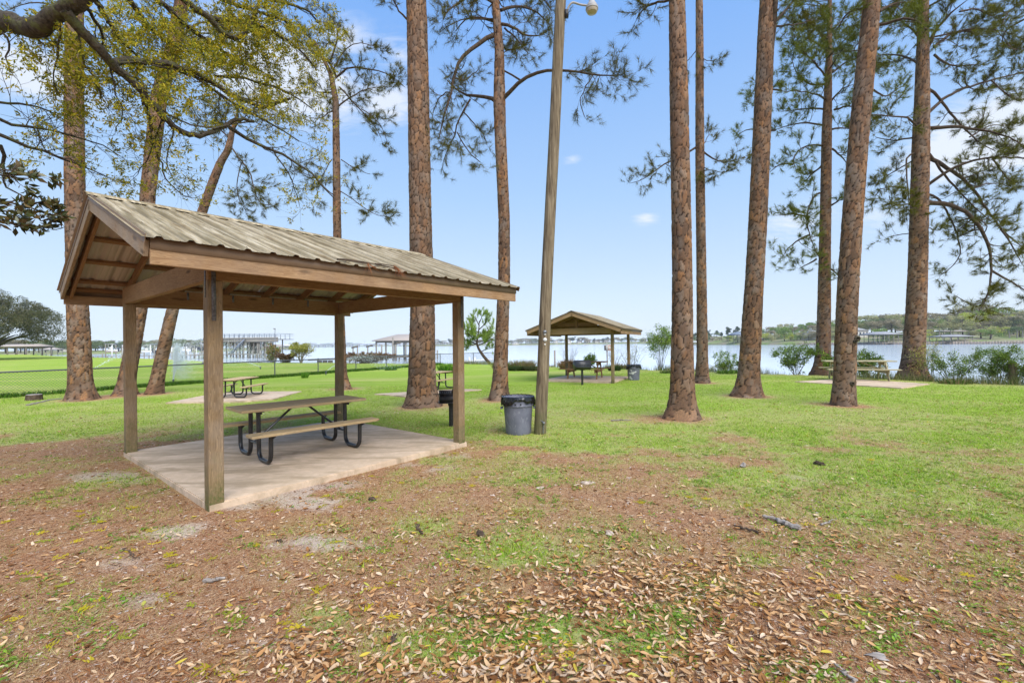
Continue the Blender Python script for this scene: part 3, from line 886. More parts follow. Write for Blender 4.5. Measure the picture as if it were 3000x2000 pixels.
# ------------------------------------------------------------------ rubbish bins
def bin_(loc, label, s=1.0, paint=False, droop=0.0):
    t = empty('rubbish_bin', (loc[0], loc[1], gz(*loc) - .01), random.random() * 6, label=label, cat='rubbish bin', group='round grey plastic bins with black liners')
    Hh = .70 * s
    prof = [(.0, .0), (.20, .0), (.232, .004), (.236, .02)] + [(.236 + (.272 - .236) * q, .02 + (.50) * q) for q in (.33, .66, 1)]
    prof += [(.287, .53), (.290, .545), (.284, .555), (.283, Hh - .03), (.300, Hh - .02), (.303, Hh), (.290, Hh), (.275, Hh - .03), (.24, .05), (0, .05)]
    MB().lathe(prof, 40).build('bin_body', M['can'], t, smooth=True)
    for a in (0, math.pi):
        MB().tube([(.285 * math.cos(a), -.09, .50), (.325, -.085, .49), (.325, .085, .49), (.285, .09, .50)] if a == 0 else [(-.285, -.09, .50), (-.325, -.085, .49), (-.325, .085, .49), (-.285, .09, .50)], .014, 8).build('handle', M['can'], t, smooth=True)
    # liner: folded over the rim, ragged lower hem
    n = 96; V = []; Q = []
    rows = 9
    for j in range(rows):
        for i in range(n):
            a = i * 2 * math.pi / n
            hem = .10 + droop * .10 * max(0, math.cos(a - 2.2)) + .05 * math.sin(a * 2 + 1) + .025 * math.sin(a * 5) + .015 * math.sin(a * 13 + 2)
            wr = .006 * math.sin(a * 23 + j * .9) + .005 * math.sin(a * 41 - j)
            if j < 3:
                r = .262 + .012 * j + wr * .3; z = Hh - .22 + j * .105
            elif j == 3: r = .292 + wr * .2; z = Hh + .014 + wr * .3
            elif j == 4: r = .312 + wr * .3; z = Hh + .006
            else:
                q = (j - 4) / (rows - 5); r = .313 + .018 * q * math.sin(q * 3.0) + wr * (.5 + q); z = Hh + .003 - hem * q - .02 * q
            V.append((r * math.cos(a), r * math.sin(a), z))
    for j in range(rows - 1):
        for i in range(n): Q.append((j * n + i, j * n + (i + 1) % n, (j + 1) * n + (i + 1) % n, (j + 1) * n + i))
    MB().add(V, Q).build('liner', M['bag'], t, smooth=True)
    return t
b = P(1519, 1266); BINX = b
bn = bin_((b.x, b.y), 'grey bin with black liner chained to the leaning pole'); bn.rotation_euler[2] = 0
# embossed mark and holes on the front
for x in (-.055, .045): MB().box((x - .012, -.293, .50 + .07), (x + .012, -.281, .50 + .094)).build('vent_hole', M['bag'], bn)
b = P(1857, 1112)
bn2 = bin_((b.x, b.y), 'grey bin with white paint patches by the far shelter corner', .98, droop=.8); bn2.rotation_euler[2] = math.radians(-20)
def patch(pts, par):
    """thin paint patch wrapped on the bin: points (angle deg, z)"""
    bm = bmesh.new(); fr_ = []
    vs = [bm.verts.new((math.radians(a), z, 0)) for a, z in pts]; bm.faces.new(vs)
    bmesh.ops.triangulate(bm, faces=bm.faces[:]); bmesh.ops.subdivide_edges(bm, edges=bm.edges[:], cuts=3)
    for v in bm.verts:
        a, z = v.co.x, v.co.y; r = .2395 + .036 * (z - .02) / .5
        v.co = (r * math.cos(a), r * math.sin(a), z)
    bmesh.ops.recalc_face_normals(bm, faces=bm.faces[:])
    me = bpy.data.meshes.new('paint_patch'); bm.to_mesh(me); bm.free(); link('paint_patch', me, M['white'], par)
A0 = -120
patch([(A0, .47), (A0 + 22, .47), (A0 + 12, .41)], bn2)
patch([(A0 - 18, .36), (A0 + 20, .38), (A0 + 60, .42), (A0 + 60, .37), (A0 + 40, .34), (A0 + 30, .27), (A0 - 5, .29), (A0 - 18, .31)], bn2)
patch([(A0 - 15, .19), (A0 + 5, .20), (A0 + 10, .14), (A0 + 22, .08), (A0 + 15, .04), (A0 - 14, .06)], bn2)

# ------------------------------------------------------------------ utility pole with lamp
pb = P(1582, 1268); pd = pb.y
t = empty('utility_pole', (pb.x, pb.y, 0), label='tall leaning wooden utility pole with a lamp arm near its top', cat='utility pole')
pp = [D(x, y, pd) - pb for x, y in ((1582, 1268), (1590, 1100), (1598, 900), (1608, 700), (1621, 450), (1632, 220), (1643, 0))]
d_ = (pp[-1] - pp[-2]).normalized(); pp.append(pp[-1] + d_ * 1.2)
pts = np.array([(0, 0, -.3)] + [tuple(v) for v in pp]); rr = np.interp(pts[:, 2], [0, 3, 8, 9.5], [.115, .107, .098, .093])
q = np.linspace(0, len(pts) - 1, 90); pts2 = np.stack([np.interp(q, np.arange(len(pts)), pts[:, i]) for i in range(3)], 1)
V, Q, T = tube_np(pts2, np.interp(q, np.arange(len(pts)), rr), 40)
n_ = fbm(np.arctan2(V[:, 1] - 0, V[:, 0] - V[:, 2] * .03) * 9, V[:, 2] * .7, 4) - .5
MB().add(V + np.stack([V[:, 0] * 0 + n_ * .012, n_ * .012, n_ * 0], 1), Q, T).build('pole', M['pole'], t, smooth=True)
ld = D(1734, 24, pd) - pb; ar = D(1662, 38, pd - .05) - pb
arm = [ar + Vector((0, 0, -.05)), ar, ar + Vector((.02, -.02, .10)), ar + Vector((.09, -.04, .17)), ld + Vector((-.20, 0, .06)), ld + Vector((-.06, 0, .045))]
q = np.linspace(0, len(arm) - 1, 26); aa = np.array([tuple(v) for v in arm]); aa = np.stack([np.interp(q, np.arange(len(arm)), aa[:, i]) for i in range(3)], 1)
for _ in range(2): aa[1:-1] = (aa[:-2] + aa[1:-1] * 2 + aa[2:]) / 4
MB().tube(aa, .019, 10).build('lamp_arm', M['lampmetal'], t, smooth=True)
MB().box(tuple(ar + Vector((-.05, -.03, -.09))), tuple(ar + Vector((.02, .03, .05)))).build('arm_bracket', M['soot'], t)
lh = MB().lathe([(0, .20), (.05, .20), (.055, .12), (.085, .07), (.10, .03), (.115, .015), (.117, -.03), (.108, -.035)], 28, tuple(ld)).build('lamp_head', M['lampmetal'], t, smooth=True)
MB().lathe([(.108, -.03), (.105, -.055), (.09, -.085), (.05, -.10), (0, -.105)], 28, tuple(ld)).build('lens', M['lens'], t, smooth=True)
for (x, y, r_, mt) in ((1595, 973, .035, 'steel'), (1595, 979, .02, 'white'), (1595.5, 995, .036, 'white'), (1595, 1009, .016, 'white')):
    v = D(x, y, pd) - pb; mb = MB(); a = np.linspace(0, 2 * math.pi, 17)[:-1]
    yy = v.y - .118
    mb.add([(v.x + r_ * math.cos(i), yy, v.z + r_ * math.sin(i)) for i in a] + [(v.x + r_ * math.cos(i), yy + .02, v.z + r_ * math.sin(i)) for i in a] + [(v.x, yy, v.z)],
           [(i, i + 16, (i + 1) % 16 + 16, (i + 1) % 16) for i in range(16)], [(32, i, (i + 1) % 16) for i in range(16)])
    mb.build('metal_disc', M[mt], t)
# chain
ch = empty('chain', (0, 0, 0), label='slack steel chain from the bin handle to the foot of the pole', cat='chain')
c0 = Vector((BINX.x + .315, BINX.y - .05, .50)); c1 = Vector((pb.x + .06, pb.y - .135, .22)); c3 = Vector((pb.x + .05, pb.y - .13, 0.02))
path = [c0.lerp(c1, i / 15) + Vector((0, -.03 * math.sin(math.pi * i / 15), -.06 * math.sin(math.pi * i / 15))) for i in range(16)] + [c1.lerp(c3, i / 6) for i in range(1, 7)]
lk = None
a = np.linspace(0, 2 * math.pi, 13)
oval = np.stack([.022 * np.cos(a), .011 * np.sin(a), 0 * a], 1)
lkm = MB().tube(oval, .0038, 5, cap=False).mesh('link', True)
for i in range(len(path) - 1):
    m_ = (path[i] + path[i + 1]) / 2; dd = (path[i + 1] - path[i]).normalized()
    o = link('chain_link', lkm, M['steel'], ch); qz = dd.to_track_quat('X', 'Z') @ Matrix.Rotation((i % 2) * math.pi / 2, 3, 'X').to_quaternion()
    o.matrix_local = Matrix.Translation(m_) @ qz.to_matrix().to_4x4() @ Matrix.Scale(max(.8, (path[i + 1] - path[i]).length / .036), 4)
MB().box(tuple(c1 + Vector((-.015, -.03, -.03))), tuple(c1 + Vector((.02, -.005, .01)))).build('padlock', M['steel'], ch)

# ------------------------------------------------------------------ chain link fence
fpx = [(474, 1130), (805, 1107), (932, 1095), (1043, 1087), (1132, 1081), (1215, 1075), (1290, 1069), (1403, 1061)]
fA = P(474, 1130); fB = P(1290, 1068)
fd = (fB - fA).normalized(); fl = (fB - fA).length
FH = .93
fn = empty('chain_link_fence', (fA.x, fA.y, 0), math.atan2(fd.y, fd.x), label='low grey chain link fence crossing the lawn behind the left pines', cat='fence')
def along(px):
    r = raydir(px, 1080); # intersect the sight line with the fence line
    # fA + s*fd = t*r
    s_ = (fA.y * r[0] - fA.x) / (fd.x - fd.y * r[0]); return s_
posts = [along(x) for x, y in fpx[:-1]]
sp = 6.2
allp = [posts[0] - 2 * sp, posts[0] - sp] + posts
s0 = allp[0] - .5; s1 = posts[-1]
for s_ in allp:
    zz = gz(fA.x + fd.x * s_, fA.y + fd.y * s_)
    MB().tube([(s_, 0, -.3), (s_, 0, FH + .02)], .030, 10).build('fence_post', M['fence'], fn, smooth=True)
    MB().lathe([(.036, FH), (.034, FH + .03), (0, FH + .045)], 10, (s_, 0, 0)).build('post_cap', M['fence'], fn)
MB().tube([(s0, 0, FH - .02), (s1, 0, FH - .02)], .028, 8).build('top_rail', M['fence'], fn, smooth=True)
def mesh_wires(a0, a1, name, par, M_=None):
    pitch = .10; hh2 = FH - .06; V = []; T = []
    n = int((a1 - a0 + hh2) / pitch)
    mb = MB(); w = .0045
    VV = []; QQ = []; b = 0
    for s_ in (1, -1):
        for i in range(n):
            x0 = a0 - hh2 + i * pitch; x1 = x0 + hh2; zA, zB = (.03, .03 + hh2) if s_ > 0 else (.03 + hh2, .03)
            if x0 < a0: zA += (zB - zA) * (a0 - x0) / hh2; x0 = a0
            if x1 > a1: zB = zA + (zB - zA) * (a1 - x0) / (x1 - x0); x1 = a1
            y = .003 * s_
            VV += [(x0, y - w, zA - w), (x0, y + w, zA - w), (x0, y, zA + w), (x1, y - w, zB - w), (x1, y + w, zB - w), (x1, y, zB + w)]
            QQ += [(b, b + 1, b + 4, b + 3), (b + 1, b + 2, b + 5, b + 4), (b + 2, b, b + 3, b + 5)]; b += 6
    mb.add(VV, QQ); return mb.build(name, M['fence'], par, kind='stuff')
mesh_wires(s0, s1, 'chain_link_mesh', fn)
cA = fA + fd * s1; cB = P(1460, 1061); d2 = (cB - cA)
fn2 = empty('chain_link_fence', (cA.x, cA.y, 0), math.atan2(d2.y, d2.x), label='short end section of chain link fence by the small leaning pine', cat='fence')
for q in (0.55, 1.0):
    MB().tube([(d2.length * q, 0, -.3), (d2.length * q, 0, FH + .02)], .03, 8).build('fence_post', M['fence'], fn2)
MB().tube([(0, 0, FH - .02), (d2.length, 0, FH - .02)], .021, 8).build('top_rail', M['fence'], fn2)
mesh_wires(0.0, d2.length, 'chain_link_mesh', fn2)


# ------------------------------------------------------------------ pine trunks with real bark plates
def resample(pts, n):
    pts = np.asarray(pts, float); s = np.concatenate([[0], np.cumsum(np.linalg.norm(np.diff(pts, axis=0), axis=1))])
    q = np.linspace(0, s[-1], n)
    return np.stack([np.interp(q, s, pts[:, i]) for i in range(pts.shape[1])], 1), q


def smooth_path(pts, n, it=3):
    p, _ = resample(pts, n)
    for _ in range(it): p[1:-1] = (p[:-2] + 2 * p[1:-1] + p[2:]) / 4
    return p


def bark_trunk(px_path, widths, base_xy, Z, seed, res=1.0, extra=3.0, plate=.115, flare=.32):
    """px_path: sight lines through the trunk's middle, from the ground up; widths in photo pixels; at distance Z"""
    base = Vector((*base_xy, 0))
    pts = [D(x, y, Z) for x, y in px_path]
    rad = [w * .5 / FPX * Z for w in widths]
    d_ = (pts[-1] - pts[-2]).normalized(); pts.append(pts[-1] + d_ * extra); rad.append(rad[-1] * .86)
    P3 = np.array([(p.x, p.y, p.z, r) for p, r in zip(pts, rad)])
    P3[0, 2] = -.15
    step = np.clip(.0021 * Z, .022, .06) * res
    Lh = np.linalg.norm(np.diff(P3[:, :3], axis=0), axis=1).sum()
    n = int(Lh / step); Pn, q = resample(P3, n)
    for _ in range(int(.5 / step)): Pn[1:-1] = (Pn[:-2] + 2 * Pn[1:-1] + Pn[2:]) / 4
    k = int(np.clip(2 * math.pi * P3[:, 3].mean() / step, 20, 120))
    a = np.arange(k) * 2 * math.pi / k
    A, Qh = np.meshgrid(a, q); Rr = Pn[:, 3][:, None]
    rm = P3[:, 3].mean()
    # plates: jittered cells, taller than wide, on the unrolled trunk
    nc = max(5, int(round(2 * math.pi * rm / plate))); ch = plate * 2.1
    U = A / (2 * math.pi) * nc; W = Qh / ch
    wx = (fbm(np.cos(A) * 2.3 + 5, Qh * 2.4 + np.sin(A) * 2.3, seed + 3, 3) - .5) * 1.0; wy = (fbm(np.cos(A) * 3 + 15, Qh * 2 + np.sin(A) * 3, seed + 9, 3) - .5) * 1.0
    U = U + wx; W = W + wy
    f1 = np.full(U.shape, 9.0); f2 = f1.copy(); cid = np.zeros(U.shape)
    iu = np.floor(U); iw = np.floor(W)
    for du in (-1, 0, 1):
        for dw in (-1, 0, 1):
            cu = np.mod(iu + du, nc); cw = iw + dw
            jx = _h(cu, cw, seed) * .8 + .1; jy = _h(cu, cw, seed + 1) * .8 + .1
            dd = np.hypot(iu + du + jx - U, iw + dw + jy - W)
            m = dd < f1
            f2 = np.where(m, f1, np.minimum(f2, dd)); cid = np.where(m, _h(cu, cw, seed + 2), cid); f1 = np.where(m, dd, f1)
    e = f2 - f1
    pl = sstep(.02, .22, e)
    fl = fbm(A * 9, Qh * 11, seed + 6, 3)
    amp = .042 * rm + .006
    h = amp * (pl - 1) + amp * .5 * (cid - .5) * pl + amp * .5 * (fl - .5)
    zz = Pn[:, 2][:, None]
    lob = 1 + .16 * np.sin(A * 3 + seed) + .12 * np.sin(A * 5 + seed * 2)
    rr = Rr * (1 + flare * lob * np.exp(-np.maximum(zz, 0) / .28)) + h
    V = np.stack([Pn[:, 0][:, None] - base.x + rr * np.cos(A), Pn[:, 1][:, None] - base.y + rr * np.sin(A), zz + 0 * A], -1).reshape(-1, 3)
    i, j = np.meshgrid(np.arange(n - 1), np.arange(k), indexing='ij'); j2 = (j + 1) % k
    F = np.stack([i * k + j, i * k + j2, (i + 1) * k + j2, (i + 1) * k + j], -1).reshape(-1, 4)
    C = np.stack([1 - sstep(.015, .10, e), cid, fbm(U * .8, W * .8, seed + 20, 3)], -1).reshape(-1, 3)
    return mesh_np('trunk', V, F, attrs={'bark': C}, smooth=True), Pn


# ------------------------------------------------------------------ branches and foliage
class Crown:
    """grows limbs and twigs; keeps branch tubes and twig tips"""
    def __init__(s, seed, k=5): s.r = np.random.default_rng(seed); s.mb = MB(); s.tips = []; s.dirs = []; s.k = k
    def tube(s, p, r0, r1, k=None): s.mb.tube(p, np.linspace(r0, r1, len(p)), k or s.k, cap=False)
    def twig(s, a, d, L, r, bend=.25, n=4, up=0.0):
        p = [a]; d = d / np.linalg.norm(d)
        for i in range(n):
            d = d + s.r.normal(0, bend, 3) * .5 + np.array((0, 0, up)); d /= np.linalg.norm(d); p.append(p[-1] + d * L / n)
        p = np.array(p); s.tube(p, r, r * .4, 3 if r < .012 else 4); return p, d
    def grow(s, path, r0, r1, density=2.6, sub=.9, droop=-.15, lev2=3, tipup=.12, start=.15, twigL=.38, n=None, limb_k=7):
        """path: polyline of a limb; side branches along it, twigs on those"""
        path = smooth_path(path, n or max(8, int(3.5 * np.linalg.norm(np.diff(np.asarray(path, float), axis=0), axis=1).sum())), 2)
        path[1:-1] += s.r.normal(0, .012, (len(path) - 2, 3))
        s.tube(path, r0, r1, limb_k)
        seg = np.linalg.norm(np.diff(path, axis=0), axis=1); cum = np.concatenate([[0], np.cumsum(seg)]); L = cum[-1]
        m = max(2, int(L * density)); ts = np.sort(s.r.uniform(start, 1.0, m)) * L
        for t in list(ts) + [L]:
            i = min(np.searchsorted(cum, t) - 1, len(seg) - 1); i = max(i, 0); f = (t - cum[i]) / (seg[i] + 1e-9)
            a = path[i] * (1 - f) + path[i + 1] * f; tg = (path[i + 1] - path[i]) / (seg[i] + 1e-9)
            d = tg * s.r.uniform(.25, .9) + s.r.normal(0, .75, 3); d[2] += droop
            if t == L: d = tg
            ll = sub * s.r.uniform(.4, 1.15) * (1 - .35 * t / L)
            rr = max(.004, (r0 + (r1 - r0) * t / L) * .42)
            q, dd = s.twig(a, d, ll, rr, .45, 5, tipup * .5)
            for _ in range(lev2):
                jj = s.r.integers(1, 6); d2 = (q[min(jj, 5)] - q[jj - 1]); d2 = d2 / (np.linalg.norm(d2) + 1e-9) + s.r.normal(0, .7, 3); d2[2] += tipup
                q2, d3 = s.twig(q[min(jj, 5)], d2, twigL * s.r.uniform(.5, 1.2), rr * .45, .3, 3, tipup)
                s.tips.append(q2[-1]); s.dirs.append(d3)
                if s.r.random() < .45: s.tips.append(q2[-2]); s.dirs.append(d3)
            s.tips.append(q[-1]); s.dirs.append(dd)
    def branch_mesh(s, name): return s.mb.mesh(name, True)


def needle_mesh(name, tips, dirs, rng, n=26, L=.17, w=.006, col=((.045, .075, .022), (.10, .15, .035)), back=.14, spread=.85):
    tips = np.array(tips); dirs = np.array(dirs); m = len(tips)
    T = np.repeat(tips, n, 0); Dd = np.repeat(dirs, n, 0); N = m * n
    d = Dd * rng.uniform(.5, 1.0, (N, 1)) + rng.normal(0, spread * .6, (N, 3)); d /= np.linalg.norm(d, axis=1)[:, None]
    b = T - Dd * rng.uniform(0, back, (N, 1)) + rng.normal(0, .006, (N, 3))
    s = np.cross(d, rng.normal(0, 1, (N, 3))); s /= np.linalg.norm(s, axis=1)[:, None] + 1e-9
    ll = L * rng.uniform(.6, 1.15, (N, 1))
    V = np.stack([b - s * w / 2, b + s * w / 2, b + d * ll - np.array((0, 0, .06)) * ll], 1).reshape(-1, 3)
    F = np.arange(N * 3).reshape(-1, 3)
    tc = np.repeat(rng.uniform(0, 1, (m, 1)), n, 0) * .6 + rng.uniform(0, .4, (N, 1))
    c = np.array(col[0]) * (1 - tc) + np.array(col[1]) * tc
    return mesh_np(name, V, None, F, attrs={'col': np.repeat(c, 3, 0)})


def leaf_mesh(name, tips, dirs, rng, n=7, L=.045, w=.018, cols=None, spread=.8, radius=.05, fold=.15):
    """diamond leaves in sprays round the tips"""
    tips = np.array(tips); dirs = np.array(dirs); m = len(tips); N = m * n
    T = np.repeat(tips, n, 0); Dd = np.repeat(dirs, n, 0)
    d = Dd * .6 + rng.normal(0, spread, (N, 3)); d /= np.linalg.norm(d, axis=1)[:, None]
    b = T + rng.normal(0, radius, (N, 3))
    s = np.cross(d, rng.normal(0, 1, (N, 3))); s /= np.linalg.norm(s, axis=1)[:, None] + 1e-9
    u = np.cross(d, s)
    ll = L * rng.uniform(.6, 1.2, (N, 1)); ww = w * rng.uniform(.7, 1.2, (N, 1))
    V = np.stack([b, b + d * ll * .5 + s * ww / 2 + u * ww * fold, b + d * ll, b + d * ll * .5 - s * ww / 2 + u * ww * fold], 1).reshape(-1, 3)
    i = np.arange(N) * 4
    F = np.concatenate([np.stack([i, i + 1, i + 2], 1), np.stack([i, i + 2, i + 3], 1)])
    cols = np.array(cols); ci = rng.integers(0, len(cols), N)
    c = cols[ci] * rng.uniform(.7, 1.2, (N, 1)) * np.repeat(rng.uniform(.75, 1.15, (m, 1)), n, 0)
    return mesh_np(name, V, None, F, attrs={'col': np.repeat(c, 4, 0)})


FS = 1.2755
def fp(l): return [(a * FS, b * FS) for a, b in l]
def c4(l): return [(2100 + a * .574, b * .574) for a, b in l]
def c3(l): return [(1100 + a * .5102, b * .5102) for a, b in l]
def c2p(l): return [(a * .5315, b * .5315) for a, b in l]


def limb3(px, Z, dz0=0.0, dz1=0.0):
    n = len(px)
    return np.array([tuple(D(x, y, Z + dz0 + (dz1 - dz0) * i / max(1, n - 1))) for i, (x, y) in enumerate(px)])


PINES = {}
def pine(key, base, path, widths, seed, label, limbs=(), rand=(), scale=1.0, needles=26, nl=.18, nw=.007, cols=((.055, .052, .006), (.165, .150, .012)), extra=3.0, knots=(), flare=.32, **gk):
    b = P(*base); Z = b.y
    t = empty('pine_tree', (b.x, b.y, 0), label=label, cat='pine tree', group='tall pines with plated bark')
    me, Pn = bark_trunk([base] + path, widths, (b.x, b.y), Z, seed, extra=extra, flare=flare * 1.3)
    link('trunk', me, M['bark'], t)
    cr = Crown(seed)
    off = np.array((b.x, b.y, 0.0))
    def flush():
        if cr.mb.n: link('limb', cr.branch_mesh('limb'), M['limb'], t)
        cr.mb = MB()
    for (pts, r0, r1, dz, kw) in limbs:
        kw = {**gk, **kw}; kw['density'] = kw.get('density', 2.6) * 1.45
        p = limb3(pts, Z, 0, dz) - off; cr.grow(p, r0, r1, **{'lev2': 5, **kw}); flush()
    for (z0, z1, cnt, L0, L1, el) in rand:
        for i in range(cnt):
            z = z0 + (z1 - z0) * (i + .5) / cnt + cr.r.uniform(-.2, .2)
            j = np.argmin(abs(Pn[:, 2] - z)); o = Pn[j, :3] - off
            a = cr.r.uniform(0, 2 * math.pi); L = cr.r.uniform(L0, L1); h = np.array((math.cos(a), math.sin(a), 0))
            e0 = el + cr.r.uniform(-.2, .25)
            p = [o, o + h * L * .3 + np.array((0, 0, L * .3 * e0)), o + h * L * .65 + np.array((0, 0, L * .5 * e0 + .1)), o + h * L + np.array((0, 0, L * .5 * e0 - .1 * L))]
            cr.grow(p, .012 + .009 * L, .008, **{**gk, 'n': 9, 'limb_k': 5}); flush()
    if cr.tips:
        link('foliage', needle_mesh('foliage', cr.tips, cr.dirs, cr.r, int(needles * 1.1), nl * 1.0, nw * 1.1, cols), M['needles'], t)
    for (x, y, w) in knots:
        kx = D(x, y, Z) - b; mb = MB(); kk = 12
        rr_ = w * .5 / FPX * Z
        fy = -np.interp(kx.z, Pn[:, 2], Pn[:, 3]) + (np.interp(kx.z, Pn[:, 2], Pn[:, 1]) - b.y)
        mb.lathe([(rr_ * 1.5, 0), (rr_ * 1.3, .035), (rr_ * .8, .05), (rr_ * .5, .03), (0, -.02)], kk)
        o = mb.build('knot', M['oakbark'], t, smooth=True); o.location = (kx.x, fy + .02, kx.z); o.rotation_euler = (math.pi / 2, 0, 0)
    PINES[key] = (t, Z, off, Pn)
    return t


# near and middle distance pines, left to right
pine('t1', (240, 1171), fp([(185, 880), (182, 780), (178, 700), (172, 440), (170, 200), (171, 60), (172, 0)]), [62, 55, 53, 50, 47, 44, 42, 40], 11,
     'straight pine rising behind the left end of the near shelter, nearest the tree stump', rand=[(13, 16, 5, 1.5, 3, .3)])
pine('t2', (363, 1158), fp([(290, 880), (312, 760), (327, 680), (340, 440), (366, 220), (398, 110), (418, 0)]), [52, 42, 38, 36, 38, 40, 38, 34], 12,
     'gently bent pine rising behind the roof, to the right of the straight left one', rand=[(12.5, 15.5, 6, 1.5, 3, .3)],
     limbs=[(fp([(398, 110), (430, 70), (470, 40), (500, 60)]), .06, .02, 1.0, {})])
pine('t3', (449, 1154), fp([(372, 820), (392, 730), (410, 660), (470, 470), (492, 410), (507, 372), (524, 345), (534, 300), (540, 280)]), [37, 34, 32, 29, 25, 24, 22, 19, 14, 10], 13,
     'thin pine leaning to the right with a kinked top behind the near shelter', extra=.3,
     limbs=[(c2p([(1265, 800), (1320, 880), (1400, 970), (1390, 1060), (1450, 1150), (1490, 1130)]), .03, .012, -.6, dict(density=3.6, sub=.75)),
            (c2p([(1270, 760), (1200, 700), (1120, 690)]), .03, .012, .8, dict(density=4)), (c2p([(1270, 740), (1330, 650), (1420, 610)]), .03, .012, -.5, dict(density=4)),
            (c2p([(1270, 720), (1230, 640), (1180, 600)]), .03, .012, .4, dict(density=4)), (c2p([(1330, 900), (1300, 1010), (1310, 1100), (1360, 1170)]), .02, .01, .3, dict(density=4, sub=.6))],
     needles=30, nl=.2)
pine('t4', (1010, 1140), fp([(786, 860), (776, 600), (774, 500), (772, 300), (771, 230), (760, 170), (735, 120)]), [36, 27, 25, 23, 20, 18, 14, 9], 14,
     'slender pine with drooping boughs seen above the middle of the near shelter roof', extra=.5,
     limbs=[(c2p(l), r_, .010, dz, dict(density=3.4, sub=.85)) for l, r_, dz in (
         ([(1850, 430), (1880, 385), (1950, 365), (2050, 380), (2150, 410), (2230, 480)], .04, -.6), ([(1870, 480), (1940, 560), (2000, 620), (2060, 680), (2100, 760)], .035, .6),
         ([(1860, 590), (1950, 520), (2050, 480), (2160, 480)], .035, 1.0), ([(1850, 600), (1790, 640), (1740, 660), (1680, 640)], .03, -.8), ([(1850, 420), (1830, 350), (1760, 300), (1700, 200), (1640, 120)], .05, .5),
         ([(1830, 880), (1780, 960), (1750, 1060), (1740, 1090)], .02, .4), ([(1845, 1080), (1800, 1050), (1740, 970), (1640, 950)], .02, -.5), ([(1870, 1050), (1980, 1120), (2060, 1190), (2120, 1190)], .02, -.7),
         ([(1880, 880), (1960, 930), (2040, 960)], .02, .7), ([(1840, 380), (1900, 260), (2000, 220), (2080, 260)], .03, .6), ([(1820, 340), (1880, 180), (1830, 80), (1750, 30)], .04, -.4),
         ([(1850, 500), (1780, 520), (1700, 480)], .03, .9), ([(1990, 600), (2060, 640), (2110, 700), (2130, 770)], .02, .2))],
     needles=26, nl=.22, nw=.008)
pine('t5', (1240, 1189), fp([(969, 880), (970, 760), (971, 680), (967, 560), (964, 400), (961, 200), (958, 60), (956, 0)]), [86, 80, 74, 70, 66, 64, 62, 60, 58], 15,
     'thickest pine, its trunk passing behind the right end of the near shelter', rand=[(12.5, 15, 5, 2, 3, .3)],
     limbs=[(c3([(200, 130), (150, 80), (100, 20), (90, -60)]), .03, .012, -.6, dict(density=2.5, sub=.5))])
pine('t6', (1462, 1171), fp([(1149, 860), (1154, 740), (1158, 640), (1158, 500), (1150, 330), (1147, 240), (1147, 120), (1140, 30)]), [52, 44, 38, 36, 34, 34, 36, 28, 24], 16,
     'pine with crooked spreading limbs standing left of the leaning pole', extra=1.5,
     limbs=[(c3(l), r0, .012, dz, kw) for l, r0, dz, kw in (
         ([(685, 200), (640, 215), (560, 265), (500, 320), (460, 370), (450, 450), (440, 540), (400, 640), (370, 720), (365, 800)], .07, -1.0, dict(start=.4, density=1.9)),
         ([(700, 590), (690, 555), (640, 550), (560, 565), (490, 535), (440, 500), (410, 460)], .07, 1.0, dict(start=.45)),
         ([(730, 570), (760, 535), (800, 490), (830, 460), (890, 430), (960, 400), (1020, 395), (1130, 410), (1250, 430), (1350, 450), (1420, 430)], .065, -1.2, dict(start=.52, density=3.0, sub=1.0, droop=-.35)),
         ([(830, 460), (760, 410), (680, 370), (700, 300), (760, 280), (810, 285)], .03, .6, dict(start=.7, sub=.4)),
         ([(545, 570), (500, 640), (470, 700), (460, 780), (400, 880), (390, 930)], .03, .4, dict(density=3, start=.2)),
         ([(500, 640), (560, 700), (620, 760), (640, 830)], .02, .8, dict(density=3)), ([(470, 760), (520, 850), (560, 900), (600, 930)], .02, -.3, dict(density=3.2, sub=.6)),
         ([(700, 130), (640, 105), (560, 90), (500, 110), (460, 180)], .05, .8, dict(density=3)), ([(725, 140), (800, 150), (870, 220), (960, 200)], .05, -.9, dict(density=3.4)),
         ([(720, 60), (820, 30), (930, 60), (1010, 150)], .05, 1.2, dict(density=3.4)), ([(700, 30), (620, -40), (520, -20), (420, 40), (390, 110)], .05, -.8, dict(density=3.2)),
         ([(740, 160), (820, 230), (870, 300)], .03, .3, dict(density=3.5)), ([(720, 0), (860, -60), (980, -20), (1010, 60)], .04, .2, dict(density=3)), ([(440, 540), (400, 520), (340, 600), (330, 650)], .02, .5, dict(density=3)),
         ([(1250, 430), (1190, 520), (1170, 600), (1200, 670)], .015, .2, dict(density=3.5, sub=.5)), ([(450, 450), (520, 470), (590, 400)], .02, .2, dict(density=3, sub=.4)))],
     rand=[(11.5, 14, 9, 1.2, 2.6, .3)], needles=26, nl=.21, nw=.006)
pine('t7', (1997, 1224), fp([(1567, 900), (1567, 760), (1567, 640), (1565, 500), (1562, 350), (1559, 200), (1556, 60), (1555, 0)]), [82, 68, 60, 57, 55, 54, 52, 48, 46], 17,
     'large upright pine in front, standing directly left of the slimmest one', rand=[(11.5, 13, 4, 2, 3, .3)],
     limbs=[(c3([(1690, 0), (1600, 20), (1530, 60), (1500, 110)]), .03, .012, .8, dict(density=3.5, sub=.6))])
